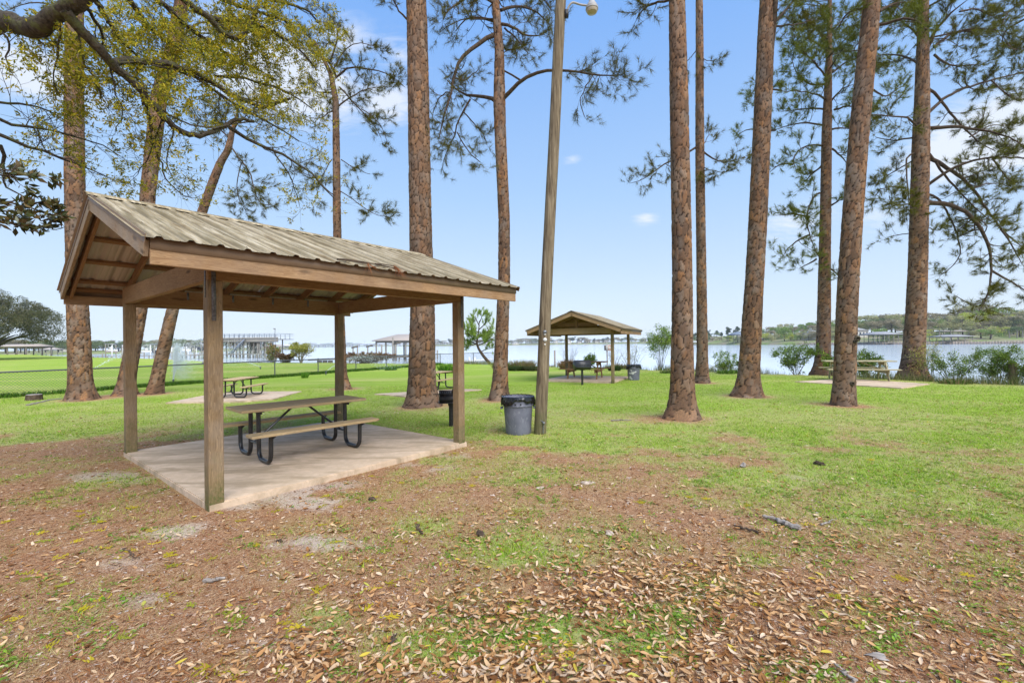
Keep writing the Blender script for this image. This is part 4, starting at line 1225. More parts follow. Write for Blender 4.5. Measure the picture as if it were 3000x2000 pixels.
pine('t8', (2057, 1122), fp([(1613, 800), (1612, 700), (1610, 550), (1608, 400), (1607, 250), (1607, 100), (1606, 0)]), [36, 31, 29, 27, 26, 24, 22, 20], 18,
     'slimmest pine trunk between the two large upright pines by the water', extra=1.0,
     limbs=[(c3(l), r_, .010, dz, dict(density=3.2, sub=.75, droop=-.2)) for l, r_, dz in (
         ([(1850, 840), (1800, 880), (1690, 925), (1640, 950), (1580, 1000), (1500, 1060), (1470, 1050)], .045, -.5), ([(1870, 860), (1900, 890), (1960, 930), (2030, 930), (2120, 900)], .04, .5),
         ([(1870, 850), (1900, 800), (1920, 770)], .02, .2), ([(1860, 960), (1900, 970), (1990, 990)], .02, -.5), ([(1850, 280), (1810, 330), (1790, 350)], .02, .4), ([(1860, 330), (1900, 350), (1940, 350)], .02, -.4))],
     needles=24, nl=.22, nw=.009)
pine('t9', (2191, 1161), fp([(1720, 860), (1727, 740), (1733, 640), (1741, 500), (1749, 320), (1756, 160), (1760, 60), (1763, 0)]), [72, 58, 54, 50, 50, 48, 46, 44, 42], 19,
     'stout pine with a flared foot and a second stem forking near the top', rand=[(14, 16, 5, 2, 3, .3)],
     limbs=[(c4([(270, 330), (282, 200), (290, 100), (300, 0), (305, -80)]), .10, .06, -.3, dict(density=.4, sub=.2, lev2=1)), (c4([(300, 110), (350, 50), (400, 0), (450, -60)]), .04, .02, .5, dict(start=.7)),
            (c4([(300, 135), (370, 135), (440, 120), (490, 100)]), .03, .012, .5, dict(density=3, start=.35, sub=.6))], needles=26, nl=.22, nw=.008)
L10 = [([(540, 745), (500, 735), (440, 745), (390, 790), (385, 840), (410, 885)], -.5), ([(540, 840), (500, 880), (450, 920), (420, 960)], .8), ([(525, 985), (490, 1000), (470, 1060), (455, 1110), (470, 1200), (500, 1270), (520, 1310)], -.8),
       ([(545, 640), (480, 625), (400, 625), (300, 665), (270, 675)], .6), ([(555, 510), (520, 480), (430, 465), (330, 465)], -1.0), ([(550, 430), (470, 440), (410, 380), (380, 300)], 1.1),
       ([(580, 520), (640, 450), (700, 430)], -.6), ([(590, 760), (640, 800), (680, 855)], .5), ([(590, 370), (660, 315), (740, 290)], 1.0), ([(580, 1050), (620, 1025), (660, 1015)], -.6), ([(560, 560), (500, 550), (440, 555), (330, 570)], .4),
       ([(550, 385), (500, 320), (440, 260)], -1.3), ([(560, 370), (570, 250), (560, 150), (580, 60)], .3), ([(590, 660), (640, 650), (700, 665)], .9), ([(575, 1370), (620, 1400)], -.3), ([(470, 1110), (420, 1090), (370, 1095), (300, 1100)], .4),
       ([(470, 1200), (420, 1220), (360, 1270), (335, 1310)], -.5), ([(510, 1320), (460, 1350), (420, 1370)], .4), ([(390, 840), (330, 830), (270, 880)], .5), ([(560, 300), (640, 220), (700, 150)], -1.4), ([(560, 260), (480, 200), (400, 260)], 1.5),
       ([(565, 180), (640, 100), (720, 60)], .8), ([(565, 200), (480, 130), (520, 90)], -.9), ([(300, 665), (220, 660), (130, 660), (110, 690)], 1.0), ([(330, 465), (250, 450), (170, 470), (160, 520)], -.6), ([(720, 290), (800, 350), (900, 340)], 1.5),
       ([(600, 560), (680, 540), (760, 560)], -1.5), ([(800, 460), (860, 500), (930, 450)], 1.0)]
pine('t10', (2408, 1094), fp([(1891, 800), (1893, 700), (1894, 600), (1896, 500), (1899, 300), (1902, 200), (1905, 80), (1906, 0)]), [46, 38, 34, 31, 29, 26, 20, 14, 10], 20,
     'slender full-crowned pine at the water edge behind the other right-hand trunks', extra=1.5,
     limbs=[(c4(l), .05, .012, dz * 1.4, dict(density=2.9, sub=1.05, droop=-.1, tipup=.2)) for l, dz in L10], rand=[(15, 19.5, 16, 1.5, 3.2, .35)],
     needles=24, nl=.27, nw=.011, cols=((.06, .075, .008), (.21, .235, .02)))
pine('t11', (2469, 1186), fp([(1940, 860), (1944, 740), (1950, 620), (1958, 500), (1972, 320), (1985, 180), (1996, 80), (2002, 0)]), [60, 56, 54, 53, 52, 50, 48, 46, 42], 21,
     'front right pine with two old branch scars low on its trunk', flare=.12, knots=[(2491, 992, 13), (2475, 1121, 10), (2395 * 0 + 2484, 1000, 8)],
     limbs=[(c4([(820, 130), (870, 115), (960, 85), (1030, 110), (1070, 150)]), .04, .015, -.8, dict(density=3, start=.3)), (c4([(790, 60), (700, 40), (640, 90), (620, 140)]), .04, .012, .8, dict(density=3)),
            (c4([(830, 60), (900, 20), (1000, 10)]), .04, .012, 1.0, dict(density=3)), (c4([(800, 150), (740, 200), (700, 260)]), .02, .01, .3, dict(density=3.5, sub=.6))],
     rand=[(10.8, 12.5, 5, 1.2, 2.2, .2)], needles=26, nl=.2, nw=.007, cols=((.06, .075, .008), (.20, .225, .02)))
L12 = [([(1080, 575), (1160, 500), (1240, 460), (1400, 410), (1568, 370), (1640, 360)], 1.0, .07), ([(1085, 655), (1200, 645), (1400, 670), (1500, 700), (1568, 745)], -1.0, .08), ([(1080, 790), (1120, 830), (1220, 880), (1310, 960), (1370, 1060), (1450, 1170), (1568, 1270)], .8, .09),
       ([(1075, 945), (1150, 890), (1260, 830), (1400, 800), (1568, 805), (1640, 820)], -1.2, .07), ([(1075, 1035), (1200, 1040), (1300, 1100), (1370, 1200), (1400, 1290), (1400, 1420), (1380, 1520), (1340, 1580)], -.6, .10),
       ([(1075, 990), (1140, 1010), (1190, 1110), (1240, 1230), (1250, 1310), (1190, 1380), (1140, 1405)], 1.2, .05), ([(1080, 455), (1140, 500), (1200, 590), (1300, 690), (1380, 760), (1420, 770)], .6, .06), ([(1030, 660), (1000, 610), (950, 595), (850, 590), (790, 585)], -.8, .05),
       ([(1030, 330), (970, 290), (890, 270), (820, 285)], .9, .05), ([(1010, 780), (965, 790), (970, 900), (975, 1000), (990, 1060)], -.5, .04), ([(1110, 240), (1180, 180), (1280, 155), (1430, 145), (1480, 220)], 1.3, .06), ([(1070, 250), (1130, 130), (1200, 60), (1280, 0)], -.9, .09),
       ([(1110, 280), (1160, 330), (1240, 340), (1330, 330)], .4, .05), ([(1400, 1380), (1470, 1420), (1568, 1480), (1640, 1520)], -.3, .05), ([(1120, 830), (1160, 900), (1230, 970), (1300, 1050), (1400, 1130)], .2, .05), ([(970, 960), (900, 950), (830, 960), (810, 1000)], .6, .03),
       ([(990, 1040), (900, 1050), (880, 1000)], -.7, .03), ([(1040, 1180), (980, 1190), (920, 1200), (880, 1210)], .5, .025), ([(1065, 1150), (1100, 1170)], -.3, .02), ([(1450, 1170), (1500, 1240), (1560, 1350)], .6, .04), ([(1310, 960), (1400, 930), (1500, 950)], .9, .03),
       ([(1290, 700), (1380, 640), (1480, 640)], .3, .03), ([(1400, 800), (1460, 880), (1520, 950), (1560, 930)], -.6, .03), ([(1040, 200), (960, 120), (880, 60)], 1.1, .05), ([(1060, 120), (1000, 40), (950, -40)], -1.1, .05), ([(1240, 60), (1330, 40), (1400, 90), (1440, 60)], .8, .04),
       ([(1400, 410), (1460, 470), (1540, 520), (1600, 500)], .7, .03), ([(1380, 1530), (1300, 1560), (1220, 1510)], .2, .03), ([(1020, 700), (900, 720), (810, 700)], .8, .04), ([(1480, 220), (1520, 260), (1580, 240)], .6, .03), ([(1000, 820), (900, 880), (820, 930)], 1.2, .03),
       ([(1568, 100), (1500, 130), (1450, 180), (1470, 250)], .9, .04), ([(1640, -60), (1560, 20), (1480, 60), (1460, 120)], -.9, .05), ([(1620, 60), (1590, 150), (1560, 220)], .3, .03)]
pine('t12', (2672, 1107), fp([(2098, 820), (2104, 720), (2108, 620), (2111, 500), (2115, 340), (2118, 220), (2120, 80), (2122, 0)]), [64, 54, 49, 46, 44, 42, 36, 28, 24], 22,
     'wide spreading pine at the right, its long low limbs arching down over the water', extra=1.5,
     limbs=[(c4(l), r_, .014, dz * 1.5, dict(density=2.7, sub=1.0, start=.3, tipup=.16)) for l, dz, r_ in L12], rand=[(14, 18.5, 12, 2, 4, .3)],
     needles=26, nl=.25, nw=.010, cols=((.055, .056, .006), (.18, .175, .012)))

# ------------------------------------------------------------------ overhanging oak (its trunk stands outside the frame on the left)
OAKC = [(.46, .38, .025), (.54, .44, .03), (.37, .34, .03), (.22, .24, .025), (.46, .33, .025), (.11, .14, .025)]
oak = empty('oak_tree', (-8.6, 5.2, 0), label='oak with mossy crooked limbs and young yellow-green leaves overhanging from the left', cat='oak tree')
ooff = np.array((-8.6, 5.2, 0))
oc = Crown(91)
oaklimbs = [  # crop-2 pixels, distance at start and end, radii, kwargs
    ([(-500, 330), (-200, 180), (0, 110), (60, 125), (120, 145), (180, 160), (240, 140), (300, 85), (370, 45), (430, 10), (520, -60)], 5.4, 4.9, .15, .07, dict(density=.0, start=.9)),
    ([(360, 60), (430, 150), (520, 240), (600, 340), (640, 380), (740, 460), (820, 550), (900, 640), (960, 700), (1020, 745), (1100, 750), (1180, 725), (1250, 690), (1320, 650), (1400, 670)], 4.9, 6.8, .058, .022, dict(density=3.2, start=.3)),
    ([(610, 350), (700, 330), (850, 345), (1000, 370), (1120, 420), (1250, 510), (1310, 545), (1380, 560), (1440, 600), (1500, 580), (1600, 545)], 5.4, 7.6, .045, .02, dict(density=3.6)),
    ([(1000, 370), (1060, 420), (1150, 480), (1260, 560), (1400, 640), (1520, 700), (1650, 780)], 6.2, 7.4, .025, .01, dict(density=4)),
    ([(960, -40), (1060, 40), (1150, 90), (1200, 160), (1280, 210), (1350, 190), (1400, 90), (1430, 20)], 6.0, 7.0, .045, .02, dict(density=4)),
    ([(1130, 90), (1240, 120), (1340, 120), (1500, 170), (1600, 230), (1680, 300), (1740, 380)], 6.6, 7.6, .035, .012, dict(density=4)),
    ([(1260, 700), (1350, 780), (1420, 800), (1500, 810), (1620, 860), (1720, 960), (1800, 1080), (1840, 1090)], 6.7, 7.6, .028, .009, dict(density=2.6, sub=.7)),
    ([(780, 455), (795, 560), (830, 680), (832, 760), (870, 860)], 5.7, 6.0, .03, .010, dict(density=3.0, sub=.6, start=.3)),
    ([(500, -60), (560, 60), (640, 180), (700, 260), (780, 330)], 5.2, 6.2, .035, .012, dict(density=5)),
    ([(640, -80), (740, 40), (800, 130), (900, 220), (1010, 280), (1120, 300)], 5.6, 6.8, .04, .012, dict(density=5)),
    ([(760, -80), (900, 20), (1010, 130), (1160, 240), (1290, 320), (1450, 400)], 6.0, 7.4, .04, .012, dict(density=5)),
    ([(1100, -80), (1250, 10), (1400, 60), (1560, 110), (1650, 200)], 6.6, 7.6, .04, .012, dict(density=5)),
    ([(1300, -90), (1450, -10), (1600, 20), (1700, 60), (1760, 130)], 6.8, 7.8, .035, .012, dict(density=5)),
    ([(420, -20), (500, 60), (560, 150), (560, 260)], 5.0, 5.6, .025, .010, dict(density=5, sub=.6)),
    ([(1180, 420), (1340, 430), (1480, 470), (1600, 500), (1720, 600)], 6.8, 7.8, .022, .009, dict(density=4.2)),
    ([(0, 800), (30, 880), (-20, 980), (60, 1060), (180, 1110)], 5.0, 5.4, .02, .006, dict(density=2.4, sub=.5)),
    ([(-60, 630), (60, 680), (130, 710), (200, 740), (240, 700), (330, 720), (440, 760), (560, 780), (660, 860)], 5.2, 6.4, .02, .006, dict(density=4, sub=.55)),
    ([(-60, 720), (80, 770), (160, 830), (230, 860), (330, 850), (420, 900), (520, 960), (580, 970)], 5.3, 6.3, .024, .006, dict(density=4, sub=.55)),
    ([(-40, 560), (80, 580), (200, 560), (300, 620), (400, 690)], 5.3, 6.2, .016, .006, dict(density=4, sub=.5)),
    ([(0, 120), (100, 140), (170, 170), (240, 245)], 5.3, 5.4, .03, .008, dict(density=3, sub=.4)),
    ([(-30, 170), (40, 160), (60, 220), (20, 330), (60, 400)], 5.2, 5.3, .014, .006, dict(density=3, sub=.6)),
    ([(330, 120), (330, 260), (300, 330), (260, 480), (330, 520)], 5.0, 5.6, .014, .005, dict(density=4, sub=.5)),
    ([(860, 860), (900, 960), (960, 1060), (1060, 1090)], 6.0, 6.3, .012, .005, dict(density=3.5, sub=.45)),
    ([(900, 640), (840, 800), (780, 930), (760, 960)], 6.0, 6.2, .012, .005, dict(density=3.5, sub=.45)),
    ([(960, 700), (940, 800), (900, 900), (960, 1000)], 6.3, 6.5, .012, .005, dict(density=3.5, sub=.5)),
    ([(430, 150), (440, 330), (560, 480), (560, 560)], 5.2, 5.6, .012, .005, dict(density=4, sub=.5)),
    ([(600, 340), (640, 520), (700, 640), (640, 700)], 5.4, 5.7, .012, .005, dict(density=3.6, sub=.5)),
    ([(1500, 810), (1560, 900), (1620, 1000), (1650, 1130)], 7.2, 7.4, .012, .005, dict(density=3, sub=.5)),
]
for pts, d0, d1, r0, r1, kw in oaklimbs:
    px = c2p(pts); n = len(px)
    p = np.array([tuple(D(x, y, d0 + (d1 - d0) * i / (n - 1))) for i, (x, y) in enumerate(px)]) - ooff
    kw = dict(kw); kw['density'] *= 2.0; kw.setdefault('sub', .8); kw.setdefault('droop', -.12); kw.setdefault('tipup', .05)
    thick = r0 > .04
    oc2 = oc
    if kw['density'] == 0 or r0 > .1:
        pp_ = smooth_path(p, 60, 2); rr_ = np.linspace(r0, r1, 60) * (1 + .18 * (fbm(np.arange(60) * .35, np.zeros(60), 3, 2) - .5) * 2)
        V, Q, T = tube_np(pp_, rr_, 20, False); nn = (fbm(V[:, 0] * 9, V[:, 2] * 9 + V[:, 1] * 5, 8) - .5) * .03
        cen = np.repeat(pp_, 20, 0); dv = V - cen; dv /= np.linalg.norm(dv, axis=1)[:, None]
        MB().add(V + dv * nn[:, None], Q).build('limb', M['oakbark'], oak, smooth=True); continue
    if r0 >= .03:
        sv = oc.mb; oc.mb = MB(); pth = smooth_path(p, 40, 2)
        pth[1:-1] += oc.r.normal(0, .008, (38, 3)); oc.mb.tube(pth, np.linspace(r0, r1, 40), 9, False)
        oc.mb.build('limb', M['oakbark'], oak, smooth=True); oc.mb = sv
        kw['limb_k'] = 3; oc.grow(p, r0 * .3, r1 * .5, lev2=7, twigL=.34, **kw)
    else:
        oc.grow(p, r0, r1, lev2=7, twigL=.34, **kw)
link('twigs', oc.branch_mesh('twigs'), M['oakbark'], oak, kind='stuff')
tips = np.array(oc.tips); dirs = np.array(oc.dirs)
tx, ty = project(tips[:, 0] + ooff[0], tips[:, 1] + ooff[1], tips[:, 2])
lush = np.clip(1.25 - np.hypot((tx - 560) / 620, (ty - 120) / 260), .12, 1)     # the upper middle boughs are the leafiest
keep = oc.r.random(len(tips)) < np.clip(lush * 1.5, .35, 1)
link('young_leaves', leaf_mesh('young_leaves', tips[keep], dirs[keep], oc.r, 11, .058, .017, OAKC, radius=.016), M['leaves'], oak, kind='stuff')
kl = oc.r.random(len(tips)) < lush * .9
link('young_leaves', leaf_mesh('young_leaves', tips[kl], dirs[kl], oc.r, 17, .056, .018, OAKC[:4], radius=.04), M['leaves'], oak, kind='stuff')
MB().tube(smooth_path([(0, 0, -.3), (.05, 0, 1.2), (.3, 0, 2.6), (.9, -.05, 3.7), tuple(np.array(tuple(D(-266, 175, 5.4))) - ooff)], 24, 2), np.linspace(.34, .16, 24), 16, False).build('trunk', M['oakbark'], oak, smooth=True)

# magnolia bough at the left edge
mg = empty('magnolia_tree', (-7.6, 4.2, 0), label='magnolia bough with dark leathery leaves poking in at the left edge', cat='magnolia')
moff = np.array((-7.6, 4.2, 0)); mc = Crown(5)
for l in ([(-150, 1000), (-40, 960), (60, 960), (150, 985)], [(-150, 960), (-20, 930), (60, 940), (180, 975)], [(-150, 1120), (-20, 1110), (100, 1120), (200, 1150), (280, 1180)], [(-150, 1140), (-30, 1120), (60, 1090), (140, 1110)],
          [(-150, 1200), (-40, 1215), (60, 1225), (170, 1250)], [(-150, 1180), (0, 1170), (90, 1150)], [(-150, 1230), (-20, 1225), (90, 1240)]):
    p = np.array([tuple(D(x, y, 4.6 + i * .15)) for i, (x, y) in enumerate(c2p(l))]) - moff
    mc.grow(p, .012, .006, density=7, sub=.22, lev2=1, twigL=.1, start=.2, tipup=.1)
mc.mb.tube(smooth_path([(0, 0, -.2), (.1, 0, 1.5), (.3, .1, 2.6), tuple(np.array(tuple(D(-85, 600, 4.6))) - moff)], 14, 2), np.linspace(.12, .02, 14), 8, False)
link('branches', mc.branch_mesh('branches'), M['limb'], mg)
link('leathery_leaves', leaf_mesh('leathery_leaves', mc.tips, mc.dirs, mc.r, 9, .11, .042, [(.045, .055, .014), (.10, .09, .022), (.15, .10, .035), (.065, .075, .016)], spread=.55, radius=.02), material('magnolia_leaf', lambda k: {'c': k.attr('col')}, .35, .5, transl=.1), mg, kind='stuff')


# ------------------------------------------------------------------ ground cover: grass, weeds, needles, fallen leaves
def scatter_xy(n, rng, y0, y1, power=1.0, xpad=1.08, lo=-1.2, hi=1.2):
    """random ground points with more of them close by"""
    u = rng.uniform(0, 1, n); Y = y0 * (y1 / y0) ** (u ** power); X = rng.uniform(lo, hi, n) * Y
    return X, Y


PADS = []
for (pts_) in ([loc2w(u, v) for u, v in ((-.03, -.03), (PL + .05, -.03), (PL + .05, PW + .05), (-.03, PW + .05))],
               [f2w(u, v) for u, v in ((0, 0), (FL + .02, 0), (FL + .02, FWd), (0, FWd + .1))],
               [tuple(P(*q).xy) for q in ((485, 1182), (700, 1178), (800, 1171), (885, 1148), (700, 1149), (600, 1160))],
               [tuple(P(*q).xy) for q in ((1096, 1156), (1185, 1163), (1412, 1143), (1345, 1141))],
               [tuple(P(*q).xy) for q in ((2328, 1120), (2640, 1139), (2725, 1127), (2480, 1111))]):
    PADS.append(np.array(pts_))


def on_pad(X, Y):
    r = np.zeros(X.shape, bool)
    for p in PADS:
        ins = np.zeros(X.shape, bool); j = len(p) - 1
        for i in range(len(p)):
            c = ((p[i, 1] > Y) != (p[j, 1] > Y)) & (X < (p[j, 0] - p[i, 0]) * (Y - p[i, 1]) / (p[j, 1] - p[i, 1] + 1e-12) + p[i, 0])
            ins ^= c; j = i
        r |= ins
    return r


def blades(name, X, Y, rng, n, h, w, cols, lean=.5, spread=.03, label=None, **kw):
    m = len(X); N = m * n; Z = ground_z(X, Y)
    sc = np.sqrt(np.maximum(1, Y / 9.0))
    bx = np.repeat(X, n) + rng.normal(0, 1, N) * spread * np.repeat(sc, n); by = np.repeat(Y, n) + rng.normal(0, 1, N) * spread * np.repeat(sc, n); bz = np.repeat(Z, n) - .004
    a = rng.uniform(0, 2 * math.pi, N); hh = (h * rng.uniform(.4, 1.15, N)); ww = w * rng.uniform(.6, 1.3, N) * np.repeat(sc, n)
    la = rng.uniform(0, 2 * math.pi, N); ln = hh * lean * rng.uniform(.2, 1.6, N)
    V = np.stack([np.stack([bx - np.cos(a) * ww / 2, by - np.sin(a) * ww / 2, bz], 1), np.stack([bx + np.cos(a) * ww / 2, by + np.sin(a) * ww / 2, bz], 1),
                  np.stack([bx + np.cos(la) * ln, by + np.sin(la) * ln, bz + hh], 1)], 1).reshape(-1, 3)
    cols = np.array(cols); c = cols[rng.integers(0, len(cols), N)] * rng.uniform(.7, 1.25, (N, 1))
    me = mesh_np(name, V, None, np.arange(N * 3).reshape(-1, 3), attrs={'col': np.repeat(c, 3, 0)})
    return link(name, me, M['grass'], kind='stuff', label=label, **kw)


GR = [(.20, .34, .012), (.27, .44, .018), (.34, .50, .03), (.13, .25, .012), (.42, .50, .07), (.54, .49, .20), (.58, .49, .25)]
rg = np.random.default_rng(31)
X, Y = scatter_xy(150000, rg, 3.2, 30, .8)
g_, s_c, l_ = cover(X, Y)
ok = (rg.random(len(X)) < np.clip((g_ - .22) * 1.25, 0, 1) ** 1.1) & ~on_pad(X, Y) & (shore_dist(X, Y) > .15)
blades('lawn_grass', X[ok], Y[ok], rg, 6, .042, .007, GR, .9, .045, label='short patchy spring grass of the park lawn')
X, Y = scatter_xy(70000, rg, 1.7, 11, .95, lo=-1.3, hi=1.3)
g_, s_c, l_ = cover(X, Y)
ok = (rg.random(len(X)) < np.clip((g_ - .14) * 1.0, .0, 1) * (.35 + 1.3 * sstep(.4, .62, fbm(X * 1.9, Y * 1.9, 17, 3)))) & ~on_pad(X, Y)
blades('thin_grass', X[ok], Y[ok], rg, 6, .030, .0042, GR, 1.2, .04, label='thin scattered grass in the bare foreground')


def rosettes(name, X, Y, rng, n, L, w, cols, up=.35, z=.006, label=None):
    m = len(X); N = m * n; sc = np.repeat(rng.uniform(.5, 1.3, m), n)
    Z = np.repeat(ground_z(X, Y), n) + z; cx = np.repeat(X, n) + rng.normal(0, .022, N); cy = np.repeat(Y, n) + rng.normal(0, .022, N)
    a = rng.uniform(0, 2 * math.pi, N); d = np.stack([np.cos(a), np.sin(a), rng.uniform(.0, up * 2, N)], 1); s = np.stack([-np.sin(a), np.cos(a), np.zeros(N)], 1)
    b = np.stack([cx, cy, Z], 1); ll = (L * rng.uniform(.6, 1.3, N) * sc)[:, None]; ww = (w * rng.uniform(.7, 1.2, N) * sc)[:, None]
    V = np.stack([b, b + d * ll * .55 + s * ww / 2, b + d * ll - np.array((0, 0, .25)) * ll, b + d * ll * .55 - s * ww / 2], 1).reshape(-1, 3)
    i = np.arange(N) * 4; F = np.concatenate([np.stack([i, i + 1, i + 2], 1), np.stack([i, i + 2, i + 3], 1)])
    cols = np.array(cols); c = cols[rng.integers(0, len(cols), N)] * rng.uniform(.75, 1.2, (N, 1))
    me = mesh_np(name, V, None, F, attrs={'col': np.repeat(c, 4, 0)})
    return link(name, me, M['grass'], kind='stuff', label=label)


X, Y = scatter_xy(30000, rg, 1.7, 9.5, 1.0, lo=-1.3, hi=1.3)
g_, s_c, l_ = cover(X, Y); cl_ = fbm(X * 2.6, Y * 2.6, 91, 3)
ok = (rg.random(len(X)) < np.clip((g_ - .10) * 1.4, 0, .8) * sstep(.42, .60, cl_)) & ~on_pad(X, Y)
rosettes('small_weeds', X[ok], Y[ok], rg, 9, .026, .012, [(.18, .32, .03), (.24, .38, .05), (.28, .40, .10), (.13, .24, .03)], label='low green weeds and clover in the foreground')
# yellow-green fallen oak catkins
X, Y = scatter_xy(900, rg, 1.8, 8, 1.0, lo=-1.25, hi=1.2)
ok = ~on_pad(X, Y) & (rg.random(len(X)) < .35 + .4 * (X < 0))
def catkins(X, Y, rng):
    V = []; F = []; C = []
    for x, y in zip(X, Y):
        z = gz(x, y) + .008; k = rng.integers(4, 10); a0 = rng.uniform(0, 6.28); col = np.array([(.36, .30, .02), (.25, .27, .03), (.44, .34, .03)][rng.integers(0, 3)]) * rng.uniform(.7, 1.1)
        for q in range(k):
            a = a0 + rng.normal(0, .7); L = rng.uniform(.03, .08); bx, by = x + rng.normal(0, .02), y + rng.normal(0, .012)
            for h in range(2):
                aa = a + rng.normal(0, .4); ex, ey = bx + math.cos(aa) * L / 2, by + math.sin(aa) * L / 2; w = .004
                b = len(V); V += [(bx - math.sin(aa) * w, by + math.cos(aa) * w, z), (bx + math.sin(aa) * w, by - math.cos(aa) * w, z), (ex, ey, z + .006), ((bx + ex) / 2, (by + ey) / 2, z + .012)]
                F += [(b, b + 1, b + 3), (b + 1, b + 2, b + 3), (b + 2, b, b + 3)]; C += [col] * 4; bx, by = ex, ey
    return mesh_np('oak_catkins', V, None, F, attrs={'col': np.array(C)})
link('oak_catkins', catkins(X[ok][:190], Y[ok][:190], rg), M['litter'], kind='stuff', label='fallen yellow-green oak catkins in the foreground')

# brown pine needles
X, Y = scatter_xy(90000, rg, 1.6, 13, .95, lo=-1.35, hi=1.3)
g_, s_c, l_ = cover(X, Y); ok = (rg.random(len(X)) < np.clip(1.15 - g_ * 1.1 - s_c * .7, .03, 1)) & ~on_pad(X, Y)
X = X[ok]; Y = Y[ok]; N = len(X); a = rg.uniform(0, math.pi, N); L = rg.uniform(.04, .13, N); w = .0011 + .0005 * Y; Z = ground_z(X, Y) + rg.uniform(.004, .012, N)
d = np.stack([np.cos(a) * L / 2, np.sin(a) * L / 2, rg.uniform(-.004, .008, N)], 1); s = np.stack([-np.sin(a) * w, np.cos(a) * w, 0 * a], 1); b = np.stack([X, Y, Z], 1)
V = np.stack([b - d - s * .5, b - d + s * .5, b + d], 1).reshape(-1, 3)
pc = np.array([(.30, .12, .05), (.42, .20, .09), (.12, .045, .02), (.56, .37, .21), (.36, .13, .045)]); c = pc[rg.integers(0, 5, N)] * rg.uniform(.7, 1.25, (N, 1))
link('pine_needle_litter', mesh_np('pine_needle_litter', V, None, np.arange(N * 3).reshape(-1, 3), attrs={'col': np.repeat(c, 3, 0)}), M['litter'], kind='stuff', label='brown pine needles strewn over the bare soil')


# fallen leaves
def leaf_shape(curl, bend, tw):
    """one curled oval leaf, length 1 along X"""
    V = []; 
    for i, (t, wd) in enumerate(((0, .02), (.18, .30), (.42, .42), (.68, .36), (.88, .18), (1.0, .01))):
        zc = bend * (t - .5) ** 2 * 4
        for s in (-1, 0, 1):
            y = s * wd / 2 * .9; zz = zc + curl * abs(s) * wd * .32 + tw * s * (t - .5) * wd
            V.append((t - .5, y, zz))
    F = []
    for i in range(5):
        for j in range(2): F.append((i * 3 + j, (i + 1) * 3 + j, (i + 1) * 3 + j + 1, i * 3 + j + 1))
    return np.array(V), np.array(F)


LEAF = [leaf_shape(c, b, t) for c, b, t in ((.5, .06, .2), (.9, .12, -.3), (.3, -.05, .4), (.7, .02, 0), (-.3, .16, .3), (1.1, .05, -.5))]
LC = np.array([(.52, .31, .15), (.42, .22, .09), (.60, .42, .25), (.30, .14, .05), (.64, .48, .33), (.20, .085, .03), (.46, .25, .10), (.56, .37, .20)])
YC = np.array([(.52, .40, .06), (.44, .42, .08)])
X, Y = scatter_xy(82000, rg, 1.75, 12, 1.05, lo=-1.25, hi=1.25)
g_, s_c, l_ = cover(X, Y)
px_, py_ = project(X, Y)
ok = (rg.random(len(X)) < np.clip(l_ * .85 + .022, 0, 1)) & ~on_pad(X, Y)
X = X[ok]; Y = Y[ok]; l_ = l_[ok]; px_ = px_[ok]; py_ = py_[ok]
vis = (px_ > 20) & (px_ < 2980) & (py_ < 1985)
order = np.argsort(np.where(vis, Y, 99)); near_i = set(order[:295].tolist())
mids = []
LMAT = []
for i, c in enumerate(list(LC[:5]) + [YC[0]]):
    def fl(k, c=c):
        o = k.coord('Object'); n = k.noise(o, 6, 4, .6); v = k.math('ABSOLUTE', k.sep(o)[1])
        cc = k.ramp(n, [(.3, tuple(x * .62 for x in c)), (.65, tuple(c))])
        return {'c': k.mix(k.ramp(v, [(.012, .5), (.022, 0.0)]), cc, tuple(min(1, x * 1.3) for x in c)), 'n': k.bump(n, .3, .05)}
    LMAT.append(material('fallen_leaf', fl, .7, .12, transl=.12))
lms = []
for i in range(12):
    V, F = LEAF[i % 6]; me = mesh_np('fallen_leaf', V, F, smooth=True); me.materials.append(LMAT[i % 6 if rg.random() > .05 else 5]); lms.append(me)
nm = lms[:5] * 3 + lms[6:11] * 3 + [lms[5]]
lay = np.minimum(.004 + l_ * rg.uniform(0, .045, len(X)), .05)
ang = rg.uniform(0, 6.283, len(X)); size = rg.uniform(.028, .068, len(X)); t1 = rg.normal(0, .15, len(X)); t2 = rg.normal(0, .19, len(X)); zz = ground_z(X, Y) + lay
